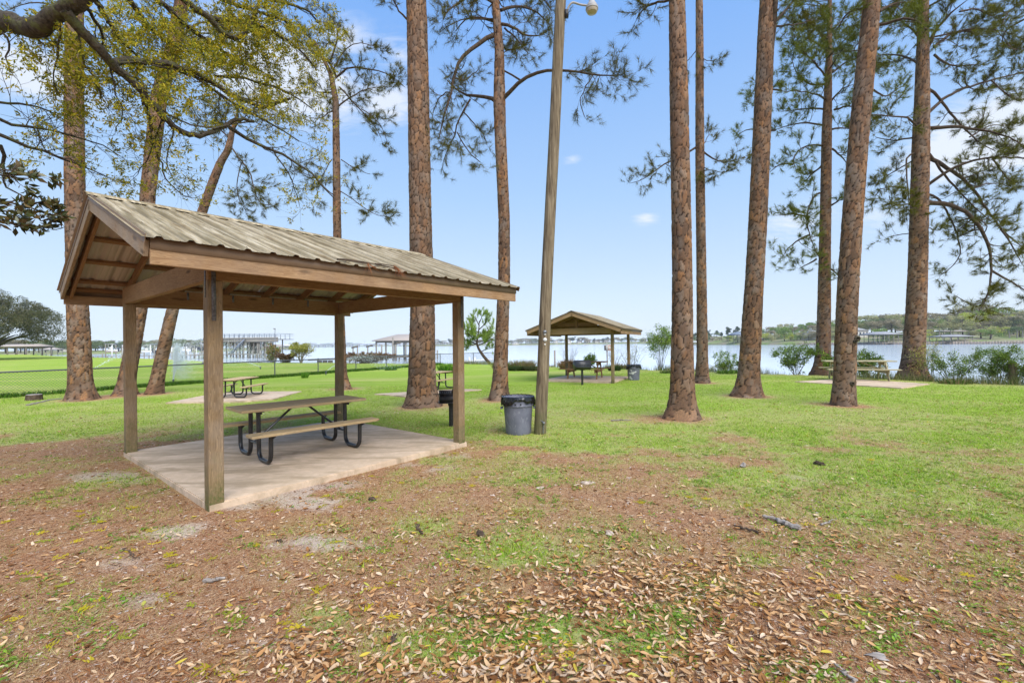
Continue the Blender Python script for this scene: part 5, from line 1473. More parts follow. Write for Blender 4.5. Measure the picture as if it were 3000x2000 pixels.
# one of them is a yellow one; the rest look alike
for i in near_i:
    me = nm[rg.integers(0, len(nm))]
    yl = me.materials[0] == LMAT[5]
    o = link('fallen_leaf', me, None, None, label='fallen yellow leaf lying among the brown leaves in the foreground' if yl else 'dry brown curled leaf lying in the foreground litter',
             cat='leaf', group='single yellow leaves in the foreground' if yl else 'dry brown leaves in the near foreground')
    o.location = (X[i], Y[i], zz[i] + .004); o.rotation_euler = (t1[i], t2[i], ang[i]); o.scale = (size[i], size[i] * rg.uniform(.6, 1.15), size[i])
rest = np.array([i for i in range(len(X)) if i not in near_i])
Vs = []; Fs = []; Cs = []; off_ = 0
for q in range(6):
    ii = rest[q::6]; LV, LF = LEAF[q]; m = len(ii)
    big = size[ii] * np.maximum(1, (Y[ii] / 7) ** .3)
    ca, sa = np.cos(ang[ii]), np.sin(ang[ii])
    L = LV[None] * big[:, None, None] * np.stack([np.ones(m), rg.uniform(.55, 1.15, m), np.ones(m)], 1)[:, None, :]
    y1 = L[..., 1] * np.cos(t1[ii])[:, None] - L[..., 2] * np.sin(t1[ii])[:, None]; z1 = L[..., 1] * np.sin(t1[ii])[:, None] + L[..., 2] * np.cos(t1[ii])[:, None]
    x2 = L[..., 0] * np.cos(t2[ii])[:, None] + z1 * np.sin(t2[ii])[:, None]; z2 = -L[..., 0] * np.sin(t2[ii])[:, None] + z1 * np.cos(t2[ii])[:, None]
    Wv = np.stack([x2 * ca[:, None] - y1 * sa[:, None] + X[ii][:, None], x2 * sa[:, None] + y1 * ca[:, None] + Y[ii][:, None], z2 + zz[ii][:, None]], -1)
    Vs.append(Wv.reshape(-1, 3)); Fs.append((LF[None] + (np.arange(m) * len(LV))[:, None, None]).reshape(-1, 4) + off_); off_ += m * len(LV)
    cc = LC[rg.integers(0, len(LC), m)] * rg.uniform(.75, 1.15, (m, 1)); yy = rg.random(m) < .03; cc[yy] = YC[rg.integers(0, 2, yy.sum())]
    Cs.append(np.repeat(cc, len(LV), 0))
link('leaf_litter', mesh_np('leaf_litter', np.vstack(Vs), np.vstack(Fs), attrs={'col': np.vstack(Cs)}, smooth=True), M['litter'], kind='stuff', label='dry brown fallen leaves drifting over the foreground')


def stick(px, r0, label, name='fallen_branch', cat='branch', mat='bone', fork=None, wig=.01, lift=.012):
    pts = [P(x, y) for x, y in px]; o0 = pts[0]; a = np.array([(p.x - o0.x, p.y - o0.y, gz(p.x, p.y) + lift + r0 * .6) for p in pts]); a = smooth_path(a, 14, 1)
    a[1:-1] += R.normal(0, wig, (12, 3)) * (1, 1, .3)
    mb = MB().tube(a, np.linspace(r0, r0 * .45, 14) * R.uniform(.8, 1.2, 14), 7)
    if fork:
        for f in fork: q = [P(x, y) for x, y in f]; mb.tube(smooth_path([(p.x - o0.x, p.y - o0.y, gz(p.x, p.y) + lift) for p in q], 8, 1), np.linspace(r0 * .5, r0 * .25, 8), 5)
    o = mb.build(name, M[mat], None, smooth=True, label=label, cat=cat); o.location = (o0.x, o0.y, 0); return o
stick([(2345, 1550), (2310, 1540), (2270, 1520), (2235, 1515)], .028, 'thick grey weathered branch lying on the bare soil at the right', mat='bone')
stick([(2222, 1562), (2190, 1552), (2150, 1540)], .014, 'thin mossy stick lying left of the thick grey branch', mat='limb')
stick([(2500, 1996), (2475, 1970), (2455, 1948)], .007, 'thin straight twig at the bottom edge on the right', mat='bone')
stick([(598, 1706), (625, 1704), (660, 1700)], .016, 'short barkless branch piece lying left of the leaf drift', mat='bone')
stick([(1220, 1540), (1232, 1552), (1238, 1566)], .012, 'short dark stick on the bare soil in front of the near shelter', mat='limb')
stick([(370, 1610), (385, 1628), (408, 1642)], .006, 'thin forked twig on the soil at the lower left', mat='limb', fork=[[(385, 1628), (365, 1640)]])
stick([(2405, 1535), (2430, 1528), (2450, 1518)], .008, 'small bent twig right of the thick grey branch', mat='bone')
stick([(1145, 1890), (1155, 1872), (1162, 1860)], .008, 'broken brown twig among the leaves at the bottom', mat='limb')
stick([(1790, 1233), (1820, 1232), (1850, 1231)], .016, 'long pale stick on the lawn left of the large upright pine', mat='bone')
stick([(80, 1188), (110, 1182), (150, 1172), (180, 1169)], .04, 'surface root running left from the foot of the left pine', name='tree_root', cat='tree root', mat='bone', lift=-.01)


def rockish(px, s, label, name, cat, mat, flat=.4, seed=0):
    p = P(*px); me = bpy.data.meshes.new(name); bm = bmesh.new(); bmesh.ops.create_icosphere(bm, subdivisions=2, radius=1)
    for v in bm.verts:
        f = 1 + 1.3 * (vnoise(np.array([v.co.x * 2.3 + seed]), np.array([v.co.y * 2.3 + v.co.z]), seed)[0] - .5); v.co = Vector((v.co.x * f * s * 1.4, v.co.y * f * s * .8, v.co.z * f * s * flat))
    bm.to_mesh(me); bm.free(); o = link(name, me, M[mat], None, label=label, cat=cat); o.location = (p.x, p.y, gz(p.x, p.y) + s * flat * .6); o.rotation_euler = (0, 0, seed); return o
rockish((2176, 1363), .055, 'pale bark chunk lying on the grass at the right', 'bark_piece', 'bark piece', 'bone', .5, 1)
rockish((2405, 1363), .05, 'brown pine cone on the grass right of the pale bark chunk', 'pine_cone', 'pine cone', 'limb', .6, 2)
rockish((1720, 1414), .06, 'crumpled white bark scrap on the bare soil in the middle', 'bark_piece', 'bark piece', 'chip', .25, 3)
rockish((1583, 1427), .035, 'small white scrap of bark left of the crumpled one', 'bark_piece', 'bark piece', 'chip', .3, 4)
rockish((1786, 1562), .045, 'pinkish bark scrap at the top of the leaf drift', 'bark_piece', 'bark piece', 'chip', .3, 5)
rockish((2570, 1915), .035, 'grey paper-like scrap at the lower right', 'bark_piece', 'bark piece', 'bone', .25, 6)
rockish((1090, 1464), .035, 'dark pine cone on the soil near the sandy patch', 'pine_cone', 'pine cone', 'limb', .7, 7)
rockish((1408, 1563), .035, 'pine cone at the edge of the green patch in the middle', 'pine_cone', 'pine cone', 'limb', .7, 8)
rockish((818, 1588), .022, 'little dark pine cone beside the pale sandy streak', 'pine_cone', 'pine cone', 'limb', .8, 9)

# tree stump
sp_ = P(100, 1172); st = empty('tree_stump', (sp_.x, sp_.y, 0), label='low sawn tree stump on the lawn at the far left', cat='tree stump')
MB().lathe([(.24, -.05), (.215, .06), (.20, .19)], 18).build('stump_side', M['bark'] if False else M['limb'], st)
MB().lathe([(.20, .188), (.19, .20), (0, .205)], 18).build('cut_face', M['bone'], st)
# dead twig with brown needles lying on the near shelter roof
def roofpt(u, v): # local shelter coords to world on the front slope
    zz = 2.521 + (3.443 - 2.521) / (PW / 2 + .684) * (v + .684); x, y = loc2w(u, v); return np.array((x, y, zz + .07 + .03))
tw = empty('pine_twig', tuple(roofpt(1.1, -.55)), label='dead pine twig with rusty needles lying on the near roof edge', cat='twig'); o0 = roofpt(1.1, -.55)
tc = Crown(77)
for l in ([(1.08, -.62), (1.18, -.52), (1.42, -.50), (1.62, -.56), (1.75, -.50)], [(1.62, -.56), (1.72, -.62), (1.86, -.66)], [(1.10, -.60), (1.22, -.57), (1.36, -.60), (1.52, -.62)], [(1.62, -.55), (1.72, -.46), (1.86, -.48), (1.93, -.50)]):
    p = smooth_path([roofpt(*q) - o0 for q in l], 8, 1); tc.tube(p, .010, .005, 5)
tc.mb.build('stem', M['limb'], tw)
tipz = [roofpt(1.93, -.52) - o0, roofpt(1.88, -.62) - o0, roofpt(1.84, -.68) - o0, roofpt(1.45, -.66) - o0, roofpt(1.9, -.56) - o0]
dz_ = np.array([(.5, -.45, -.55)] * 5); dz_ /= np.linalg.norm(dz_, axis=1)[:, None]
link('dead_needles', needle_mesh('dead_needles', tipz, dz_, tc.r, 22, .24, .004, ((.20, .075, .03), (.32, .13, .055)), .03, .35), M['litter'], tw, kind='stuff')
# moss cushions on the roof
for (u, v) in ((.75, .75), (1.0, .3), (1.5, .9), (1.9, .2), (2.1, .8), (2.6, .5), (1.2, 1.2), (.5, .1), (2.3, -.2)):
    pass


# ------------------------------------------------------------------ shrubs and tall grass
def shrub(name, px, hpx, wpx, seed, label, cols, cat='shrub', stems=7, leafn=8, leafL=.05, leafW=.018, top=.35, bare=.0, lean=(0, 0), Zover=None, stemcol='limb', thick=.014, sub=None, group=None, dens=4.0, zbase=None, leafmat_='shrubleaf'):
    b = P(*px); Z = b.y if Zover is None else Zover
    if Zover is not None: b = D(px[0], px[1], Z)
    zb = gz(b.x, b.y) if zbase is None else zbase
    m = Z / FPX; H = hpx * m; Wd = wpx * m * .5
    leafn = max(2, int(leafn * .95)); leafL *= 1.15; leafW *= 1.15; cols = [(c[0] * 1.6, c[1] * 1.35, c[2] * 1.2) for c in cols]
    t = empty(name, (b.x, b.y, zb), label=label, cat=cat, group=group); cr = Crown(seed, 4)
    for i in range(stems):
        a = 2 * math.pi * (i + cr.r.random()) / stems; q = cr.r.uniform(.25, 1.0) ** .6; hh = H * cr.r.uniform(.72, 1.0) * (1 - .25 * q * q)
        e = np.array((math.cos(a) * Wd * q + lean[0] * m, math.sin(a) * Wd * q, hh)); s_ = np.array((math.cos(a) * .06, math.sin(a) * .06, -.05))
        mid = s_ * .5 + e * .5 + np.array((-.08 * Wd * math.cos(a), -.08 * Wd * math.sin(a), .05 * H))
        cr.grow([s_, mid, e], thick, thick * .35, density=dens * min(3, 1.6 / max(H, .5)) , sub=sub or H * .3, start=top, droop=.25, lev2=4, tipup=.25, twigL=H * .13, limb_k=4)
    link('stems', cr.branch_mesh('stems'), M[stemcol], t)
    tips = np.array(cr.tips); keep = cr.r.random(len(tips)) >= bare
    if keep.sum() > 3:
        link('foliage', leaf_mesh('foliage', tips[keep], np.array(cr.dirs)[keep], cr.r, leafn, leafL, leafW, cols, radius=H * .035, spread=.6), M[leafmat_], t)
    return t


G1 = [(.10, .19, .03), (.16, .28, .04), (.22, .34, .06), (.07, .13, .025)]
G2 = [(.07, .13, .03), (.10, .18, .035), (.14, .22, .05)]
G3 = [(.24, .28, .07), (.16, .21, .05), (.30, .32, .09)]
BR = [(.24, .15, .09), (.30, .21, .12), (.17, .10, .06)]
shrub('shore_shrub', (1528, 1062), 62, 48, 1, 'bare reddish shrub behind the dry grass left of the pole', BR, bare=.6, leafn=4, leafL=.06, leafW=.02, stems=9)
shrub('shore_shrub', (1508, 1064), 42, 50, 2, 'low green bush between the two pines left of the pole', G1, leafL=.12, leafW=.045, leafn=14, top=.1)
shrub('shore_shrub', (1572, 1062), 66, 50, 3, 'tall olive shrub partly hidden by the leaning pole', G3, leafL=.09, leafW=.03, bare=.3)
shrub('shore_shrub', (1462, 1062), 60, 60, 4, 'grey twiggy shrub behind the crooked-limbed pine', G3, bare=.75, leafL=.07, leafW=.025, stems=10)
shrub('shore_shrub', (1668, 1074), 75, 60, 5, 'leafless pale shrub framed by the far shelter, on its left', BR, bare=.97, leafn=2, stems=12)
shrub('shore_shrub', (1708, 1075), 56, 24, 6, 'small shrub leaning right with a green tuft, seen inside the far shelter', G2, leafL=.12, leafW=.04, leafn=12, lean=(24, 0), top=.6, stems=4)
shrub('shore_shrub', (1798, 1078), 70, 50, 7, 'bare brown shrub behind the far shelter front post', BR, bare=.9, leafn=3, stems=10)
shrub('shore_shrub', (1852, 1079), 100, 76, 8, 'tall bare grey bush rising behind the far bin', G3, bare=.72, leafn=5, leafL=.08, leafW=.025, stems=14)
shrub('shore_shrub', (1935, 1083), 122, 76, 9, 'tall thin-stemmed shrub with a green top left of the large upright pine', G1, leafL=.10, leafW=.03, leafn=9, top=.62, stems=12)
shrub('shore_shrub', (2078, 1085), 50, 30, 10, 'wispy little shrub right of the slimmest pine', G3, leafL=.08, bare=.4, stems=4)
shrub('shore_shrub', (2128, 1088), 74, 70, 11, 'rounded light green shrub between the slimmest and the stout pine', G1, leafL=.085, leafW=.028, leafn=9, top=.35, stems=9)
shrub('shore_shrub', (2332, 1096), 92, 104, 12, 'wide dark green shrub right of the stout pine, two boughs high', G2 + G1[1:2], leafL=.08, leafW=.03, leafn=13, top=.3, stems=10)
shrub('shore_shrub', (2445, 1100), 74, 60, 13, 'green shrub half hidden behind the front right pine', G1, leafL=.08, leafW=.03, leafn=10, stems=7)
shrub('shore_shrub', (2535, 1102), 108, 66, 14, 'dense green shrub above the right picnic table', G1[:2] + G2, leafL=.075, leafW=.03, leafn=14, top=.5, stems=9)
shrub('shore_shrub', (2722, 1112), 150, 60, 15, 'sparse bare-stemmed shrub with a yellowish top right of the spreading pine', G3, leafL=.06, leafW=.02, leafn=7, top=.55, bare=.3, stems=8)
shrub('shore_shrub', (2795, 1118), 100, 120, 16, 'open spreading green shrub in front of the bulkhead', G2, leafL=.06, leafW=.024, leafn=9, top=.4, stems=11, bare=.1)
shrub('shore_shrub', (2925, 1122), 115, 110, 17, 'full green shrub left of the short post at the right edge', G2 + G1[:1], leafL=.06, leafW=.024, leafn=12, top=.3, stems=12)
shrub('shore_shrub', (2985, 1124), 85, 60, 18, 'green shrub cut by the right edge of the picture', G2, leafL=.06, leafW=.024, leafn=10, stems=8)
shrub('hedge', (800, 1062), 46, 34, 20, 'dark twiggy bush at the left end of the beach hedge', BR + G2, leafL=.16, leafW=.06, leafn=10, stems=12, top=.1)
shrub('hedge', (838, 1062), 26, 60, 21, 'low brown thicket on the beach beside the silvery bush', [(.10, .07, .05), (.14, .10, .07)], leafL=.14, leafW=.05, leafn=10, stems=14, top=.0)
shrub('hedge', (882, 1062), 52, 62, 22, 'silvery-stemmed bush with green tips on the beach', G3, leafL=.16, leafW=.05, leafn=7, top=.55, stems=16, stemcol='bone', thick=.03)
shrub('hedge', (1075, 1063), 28, 190, 23, 'long low brown thicket on the shore seen under the boathouse', [(.12, .09, .06), (.17, .13, .09)], leafL=.13, leafW=.05, leafn=8, stems=26, top=.0)


def tuft(name, px, hpx, wpx, n, seed, label, cols, cat='grass clump', width=.012, lean=.45, Zover=None, group=None):
    b = P(*px); Z = b.y; m = Z / FPX; H = hpx * m; Wd = wpx * m * .5; r = np.random.default_rng(seed)
    zb = gz(b.x, b.y); V = []; C = []
    for i in range(n):
        a = r.uniform(0, 6.283); q = math.sqrt(r.random()) * Wd; o = np.array((math.cos(a) * q * .7, math.sin(a) * q * .5, 0)); hh = H * r.uniform(.45, 1.05)
        d = np.array((math.cos(a) * lean * r.random(), math.sin(a) * lean * r.random(), 1)) + r.normal(0, .15, 3); d /= np.linalg.norm(d); s = np.array((math.cos(a + 1.57 + r.normal(0, .6)), math.sin(a + 1.57), 0)) * width
        mid = o + d * hh * .6; e = o + d * hh + np.array((d[0], d[1], -.15)) * hh * .3; c = np.array(cols[r.integers(0, len(cols))]) * r.uniform(.7, 1.2)
        V += [o - s, o + s, mid + s * .7, mid - s * .7, e]; C += [c] * 5
    i = np.arange(n) * 5; Q = np.stack([i, i + 1, i + 2, i + 3], 1); T = np.stack([i + 3, i + 2, i + 4], 1)
    me = mesh_np(name, np.array(V), Q, T, attrs={'col': np.array(C)})
    o = link(name, me, M['grass'], None, label=label, cat=cat, group=group); o.location = (b.x, b.y, zb); return o


GG = [(.10, .26, .02), (.15, .34, .03), (.08, .18, .02), (.22, .38, .05)]
tuft('grass_clump', (1310, 1092), 36, 62, 420, 1, 'bright green leafy clump seen left of the near shelter right post', GG, width=.016, lean=.7)
tuft('grass_clump', (893, 1107), 24, 26, 120, 2, 'upright green weed clump by the fence seen under the shelter', GG, width=.012)
tuft('grass_clump', (1145, 1084), 16, 50, 260, 3, 'low dark green clump at the fence left of the thickest pine', GG[2:3] + GG[:1], width=.014, lean=.9)
DRY = [(.34, .25, .13), (.27, .19, .10), (.40, .32, .18), (.20, .13, .07)]
tuft('dry_grass_mound', (1530, 1078), 30, 100, 900, 4, 'mound of dry tan grass between the crooked-limbed pine and the pole', DRY + G3[:1], width=.016, lean=1.0)
tuft('dry_grass_mound', (1468, 1080), 30, 70, 500, 5, 'yellow-green grassy mound at the foot of the small leaning pine', G3 + DRY[:1], width=.016, lean=.9)
tuft('dry_grass_mound', (1664, 1079), 34, 64, 600, 6, 'rusty dry grass mound behind the far shelter left post', [(.34, .20, .11), (.27, .15, .08), (.38, .27, .15)], width=.016, lean=1.0)
tuft('dry_grass_mound', (1822, 1080), 22, 70, 380, 7, 'brown grass mound behind the covered grill table', DRY, width=.015, lean=1.0)
tuft('dark_shrub_mound', (1512, 1086), 20, 60, 600, 8, 'dark green creeping bush in front of the dry mound', [(.05, .08, .025), (.07, .11, .03), (.11, .14, .05)], width=.02, lean=1.2, cat='creeping bush')
tuft('dark_shrub_mound', (1560, 1086), 20, 70, 600, 9, 'dark creeping bush just left of the leaning pole', [(.06, .08, .03), (.09, .11, .04), (.16, .13, .07)], width=.02, lean=1.2, cat='creeping bush')
tuft('dark_shrub_mound', (1800, 1086), 20, 46, 420, 10, 'dark green low bush behind the far shelter front post', [(.05, .09, .03), (.08, .13, .04)], width=.02, lean=1.0, cat='creeping bush')
tuft('bank_weeds', (1965, 1092), 12, 90, 400, 11, 'low weeds along the bank left of the large upright pine', G2 + DRY[:1], width=.012, lean=1.1, cat='weeds')
tuft('bank_weeds', (2140, 1094), 16, 120, 500, 12, 'green weeds under the rounded light green shrub', G1, width=.012, lean=1.0, cat='weeds')
tuft('bank_weeds', (2800, 1124), 22, 120, 400, 13, 'thin weeds under the open spreading shrub', G2 + DRY[:2], width=.008, lean=.8, cat='weeds')
# weeds under the fence, reeds along the bank
n = 9000; s_ = rg.uniform(s0, s1, n); dn = rg.normal(.05, .16, n); nx_, ny_ = -fd.y, fd.x
X = fA.x + fd.x * s_ + nx_ * dn; Y = fA.y + fd.y * s_ + ny_ * dn
kp = rg.random(n) < sstep(.30, .6, fbm(s_ * .5, s_ * 0, 8, 3)) + .35
blades('fence_weeds', X[kp], Y[kp], rg, 5, .17, .022, [(.05, .10, .012), (.08, .17, .02), (.12, .25, .03)], .5, .05, label='dark weeds left uncut along the foot of the fence')
n = 5000; seg = rg.integers(2, 14, n); tt_ = rg.random(n); A_ = SH[seg]; B_ = SH[seg + 1]; X = A_[:, 0] * (1 - tt_) + B_[:, 0] * tt_ + rg.normal(0, .25, n); Y = A_[:, 1] * (1 - tt_) + B_[:, 1] * tt_ + rg.normal(0, .25, n)
kp = fbm(X * .6, Y * .6, 12, 3) > .45
blades('bank_reeds', X[kp], Y[kp], rg, 3, .38, .010, [(.22, .22, .08), (.14, .20, .05), (.34, .28, .15), (.08, .13, .03)], .35, .10, label='reeds and rough grass along the water edge')

# small leaning pine on the shore
b = P(1436, 1064); t = empty('small_pine', (b.x, b.y, 0), label='small leaning bright green pine on the shore by the end of the fence', cat='pine tree')
off = np.array((b.x, b.y, 0.0)); Zs = b.y; cr = Crown(40)
tp = limb3([(1436, 1066), (1418, 1045), (1402, 1022), (1396, 1005), (1400, 985), (1403, 965), (1404, 940)], Zs) - off; cr.tube(smooth_path(tp, 20, 2), .16, .03, 9)
for l, dz in (([(1398, 1010), (1380, 1000), (1350, 990)], 1), ([(1400, 1012), (1430, 1000), (1455, 985)], -1), ([(1397, 1000), (1378, 985), (1362, 965)], -1), ([(1400, 990), (1425, 975), (1440, 955)], 1), ([(1402, 975), (1385, 960), (1378, 940)], .7),
              ([(1403, 965), (1420, 950), (1428, 932)], -.8), ([(1404, 955), (1395, 935), (1392, 925)], .3), ([(1404, 945), (1412, 928), (1410, 922)], -.4), ([(1398, 1005), (1372, 1015), (1362, 1018)], .6), ([(1400, 985), (1375, 978), (1352, 978)], -.2),
              ([(1402, 980), (1430, 985), (1450, 1000)], .6), ([(1410, 1030), (1425, 1022), (1440, 1020)], .3), ([(1400, 1000), (1420, 1000), (1440, 970)], 2), ([(1400, 990), (1385, 985), (1380, 960)], -2)):
    cr.grow(limb3(l, Zs, 0, dz) - off, .05, .02, density=3.6, sub=.8, tipup=.35, twigL=.42, start=.2)
link('branches', cr.branch_mesh('branches'), M['limb'], t)
link('foliage', needle_mesh('foliage', cr.tips, cr.dirs, cr.r, 26, .32, .028, ((.14, .22, .03), (.34, .46, .08)), .3, .5), M['needles'], t)


# ------------------------------------------------------------------ far shores
def shore_band(name, pts, label, slope, mat, depth=160, top=.3):
    """pts: (photo x, distance). bank rising from the water line, running back into low ground"""
    V = []; rows = [(-3, -2.6), (0, WZ - .05), (.8, top - .5), (4, top), (18, top + slope * .35), (60, top + slope), (depth, top + slope * 1.5)]
    for px, dist in pts:
        x0 = raydir(px, 1010)[0] * dist
        for (b, z) in rows: V.append((x0 * (dist + b) / dist, dist + b, z + (.25 * math.sin(px * .05 + b) if b > 3 else 0)))
    n = len(rows); Q = [(i * n + j, (i + 1) * n + j, (i + 1) * n + j + 1, i * n + j + 1) for i in range(len(pts) - 1) for j in range(n - 1)]
    return link(name, mesh_np(name, V, Q, smooth=True), mat, kind='structure', label=label)


farlawn = material('far_bank_grass', lambda k: {'c': k.mix(k.ramp(k.noise(k.coord('Object'), .12, 4, .6), [(.4, 0.0), (.6, 1.0)]), k.ramp(k.noise(k.coord('Object'), .7, 4), [(.3, (.12, .17, .05)), (.7, (.22, .28, .08))]), (.26, .22, .15))}, .95, .1)
RP = [(1930, 430), (2050, 350), (2150, 300), (2250, 270), (2350, 240), (2450, 222), (2560, 210), (2700, 195), (2850, 185), (3000, 175), (3200, 165), (3500, 150), (4200, 120)]
LP = [(-1500, 150), (-400, 215), (-100, 235), (100, 250), (300, 268), (500, 290), (640, 330), (760, 420), (850, 520), (900, 600)]
CP = [(1180, 1150), (1290, 980), (1400, 900), (1600, 860), (1800, 840), (1960, 760), (2060, 620)]
BP = [(700, 2300), (900, 2100), (1100, 2000), (1340, 1900), (1500, 1900)]
shore_band('far_bank_right', RP, 'grassy far bank rising behind the bulkhead on the right', 4.5, farlawn)
shore_band('far_bank_left', LP, 'low wooded far shore on the left', .8, farlawn)
shore_band('far_bank_middle', CP, 'distant shore across the bay in the middle', 2.0, farlawn)
shore_band('far_bank_distant', BP, 'very distant low shore beyond the bridge', 3.0, farlawn)


def tree_var(name, seed, kind):
    r = np.random.default_rng(seed); cl = []
    if kind == 'oak':
        for i in range(13): a = r.uniform(0, 6.28); q = r.uniform(.1, 1) ** .5 * .48; cl.append((math.cos(a) * q, math.sin(a) * q, r.uniform(.36, .82) - q * .25, r.uniform(.14, .22)))
        cols = [(.14, .19, .07), (.20, .25, .10), (.10, .14, .06)]
    elif kind == 'pine':
        for i in range(10): a = r.uniform(0, 6.28); q = r.uniform(0, 1) * .25; cl.append((math.cos(a) * q, math.sin(a) * q, r.uniform(.45, .93), r.uniform(.08, .14)))
        cols = [(.055, .09, .04), (.085, .125, .05), (.04, .065, .032)]
    elif kind == 'pale':
        for i in range(12): a = r.uniform(0, 6.28); q = r.uniform(.1, 1) ** .5 * .36; cl.append((math.cos(a) * q, math.sin(a) * q, r.uniform(.3, .9) - q * .25, r.uniform(.12, .19)))
        cols = [(.42, .42, .17), (.48, .46, .22), (.34, .32, .16)]
    elif kind == 'brown':
        for i in range(12): a = r.uniform(0, 6.28); q = r.uniform(.1, 1) ** .5 * .40; cl.append((math.cos(a) * q, math.sin(a) * q, r.uniform(.3, .88) - q * .2, r.uniform(.12, .18)))
        cols = [(.34, .29, .18), (.40, .35, .22), (.26, .23, .14)]
    else:
        for i in range(12): a = r.uniform(0, 6.28); q = r.uniform(.1, 1) ** .5 * .38; cl.append((math.cos(a) * q, math.sin(a) * q, r.uniform(.3, .85) - q * .25, r.uniform(.13, .2)))
        cols = [(.46, .50, .06), (.36, .44, .06), (.54, .55, .10)] if kind == 'yellow' else [(.20, .31, .06), (.26, .36, .08), (.15, .23, .05)]
    N = 2600; ci = r.integers(0, len(cl), N); cl = np.array(cl); d = r.normal(0, 1, (N, 3)); d /= np.linalg.norm(d, axis=1)[:, None]
    p = cl[ci, :3] + d * cl[ci, 3:4] * (r.uniform(.35, 1, (N, 1)) ** .5) * np.array((1, 1, .72))
    a_ = r.normal(0, 1, (N, 3)); b_ = r.normal(0, 1, (N, 3)); sz = .022
    V = np.stack([p, p + a_ * sz, p + b_ * sz], 1).reshape(-1, 3); cols = np.array(cols)
    c = cols[(ci + r.integers(0, 2, N)) % len(cols)] * r.uniform(.7, 1.2, (N, 1))
    crown = mesh_np(name + '_crown', V, None, np.arange(N * 3).reshape(-1, 3), attrs={'col': np.repeat(c, 3, 0)}); crown.materials.append(M['shrubleaf'])
    mb = MB().tube([(0, 0, -.05), (.01, .0, .3), (0, .01, .6), (.02, 0, .8)], np.linspace(.026, .008, 4), 6)
    for i in range(5): a = i * 1.26; mb.tube([(0, 0, .28 + .06 * i), (math.cos(a) * .15, math.sin(a) * .15, .45 + .06 * i)], [.012, .005], 4)
    tk = mb.mesh(name + '_trunk', True); tk.materials.append(M['limb'])
    return crown, tk


TV = {k: [tree_var(k, 100 + i * 7 + j, k) for j in range(2)] for i, k in enumerate(('oak', 'pine', 'pale', 'brown', 'yellow', 'green'))}
TLAB = {'oak': 'dense dark rounded oak', 'pine': 'dark green pine', 'pale': 'pale spring-leafing tree', 'brown': 'brownish half-bare tree', 'yellow': 'yellow-green tree', 'green': 'fresh green tree'}


def far_tree(kind, px, dist, h, z, where, wide=1.0, rg_=None):
    r = rg_ or rt; cm, tm = TV[kind][int(r.integers(0, 2))]; x = raydir(px, 1010)[0] * dist
    t = empty('pine_tree' if kind == 'pine' else 'tree', (x, dist, z), r.uniform(0, 6.28), label=TLAB[kind] + ' ' + where, cat='tree', group=TLAB[kind] + 's ' + where)
    link('crown', cm, None, t); link('trunk', tm, None, t); t.scale = (h * wide, h * wide, h); return t


rt = np.random.default_rng(5)
def band_d(P_, px): return float(np.interp(px, [p[0] for p in P_], [p[1] for p in P_]))
# right bank: rows climbing the slope
prof = ([1930, 2000, 2080, 2140, 2240, 2300, 2350, 2450, 2555, 2650, 2720, 2800, 2880, 2975, 3100], [992, 985, 962, 962, 957, 948, 943, 934, 922, 915, 918, 912, 900, 903, 900])
for row, (bk, z_, step) in enumerate(((95, 5.0, 30), (62, 4.6, 31), (36, 3.2, 38))):
    px = 1945 + row * 9
    while px < 3120:
        d0 = band_d(RP, px) + bk; topy = np.interp(px, *prof) + row * 9 + rt.uniform(-3, 8); hz = D(px, topy, d0).z - z_
        kinds = ['pine', 'pine', 'oak', 'pine'] if px < 2200 else ['pale', 'pale', 'brown', 'green', 'oak', 'brown']
        if row == 2 and 2480 < px < 2900 and rt.random() < .55: px += step; continue
        far_tree(kinds[int(rt.integers(0, len(kinds)))], px, d0, max(6, hz * rt.uniform(1.05, 1.3)), z_, 'on the far right bank', rt.uniform(1.0, 1.35)); px += step * rt.uniform(.75, 1.2)
px = 1950
while px < 3120:
    d0 = band_d(RP, px) + rt.uniform(9, 30)
    if not (2490 < px < 2560 or 2760 < px < 2850): far_tree(['green', 'pale', 'oak', 'yellow', 'brown'][int(rt.integers(0, 5))], px, d0, rt.uniform(3.5, 6.5), .6 + (d0 - band_d(RP, px)) * .045, 'in the low growth of the far right bank', rt.uniform(1.5, 2.2))
    px += rt.uniform(15, 34)
far_tree('green', 2298, band_d(RP, 2298) + 12, 11.5, .6, 'standing at the water on the far right bank', 1.0)
for px, k, h in ((2130, 'oak', 7), (2070, 'oak', 8), (2260, 'pale', 6), (2335, 'green', 5), (2370, 'pale', 7), (2400, 'yellow', 3), (2455, 'pale', 8), (2590, 'green', 5)): far_tree(k, px, band_d(RP, px) + 14, h, .6, 'by the water of the far right bank')
far_tree('yellow', 2722, 150, 6, WZ, 'showing behind the sparse shore shrub') if False else None
far_tree('yellow', 2862, band_d(RP, 2862) + 46, 13, 3.5, 'behind the palms on the far right bank', 1.2)
far_tree('yellow', 2925, band_d(RP, 2925) + 40, 11, 3.2, 'behind the palms on the far right bank', 1.2)
# left shore
px = -240
while px < 900:
    d0 = band_d(LP, px) + rt.uniform(10, 26)
    top = np.interp(px, [-200, 145, 220, 315, 380, 436, 519, 560, 590, 640, 700, 780, 875, 900], [985, 987, 992, 988, 994, 993, 981, 992, 983, 992, 1000, 1007, 1004, 1010]) + rt.uniform(-1, 4)
    h = D(px, top, d0).z - .3
    far_tree(['oak', 'oak', 'pine', 'oak', 'brown'][int(rt.integers(0, 5))], px, d0, max(4, h), .2, 'on the far left shore', rt.uniform(1.1, 1.5)); px += rt.uniform(14, 30)
px = -200
while px < 800:
    d0 = band_d(LP, px) + 60; far_tree(['oak', 'brown', 'pale'][int(rt.integers(0, 3))], px, d0, rt.uniform(7, 9.5), .9, 'at the back of the far left shore', 1.4); px += rt.uniform(22, 38)
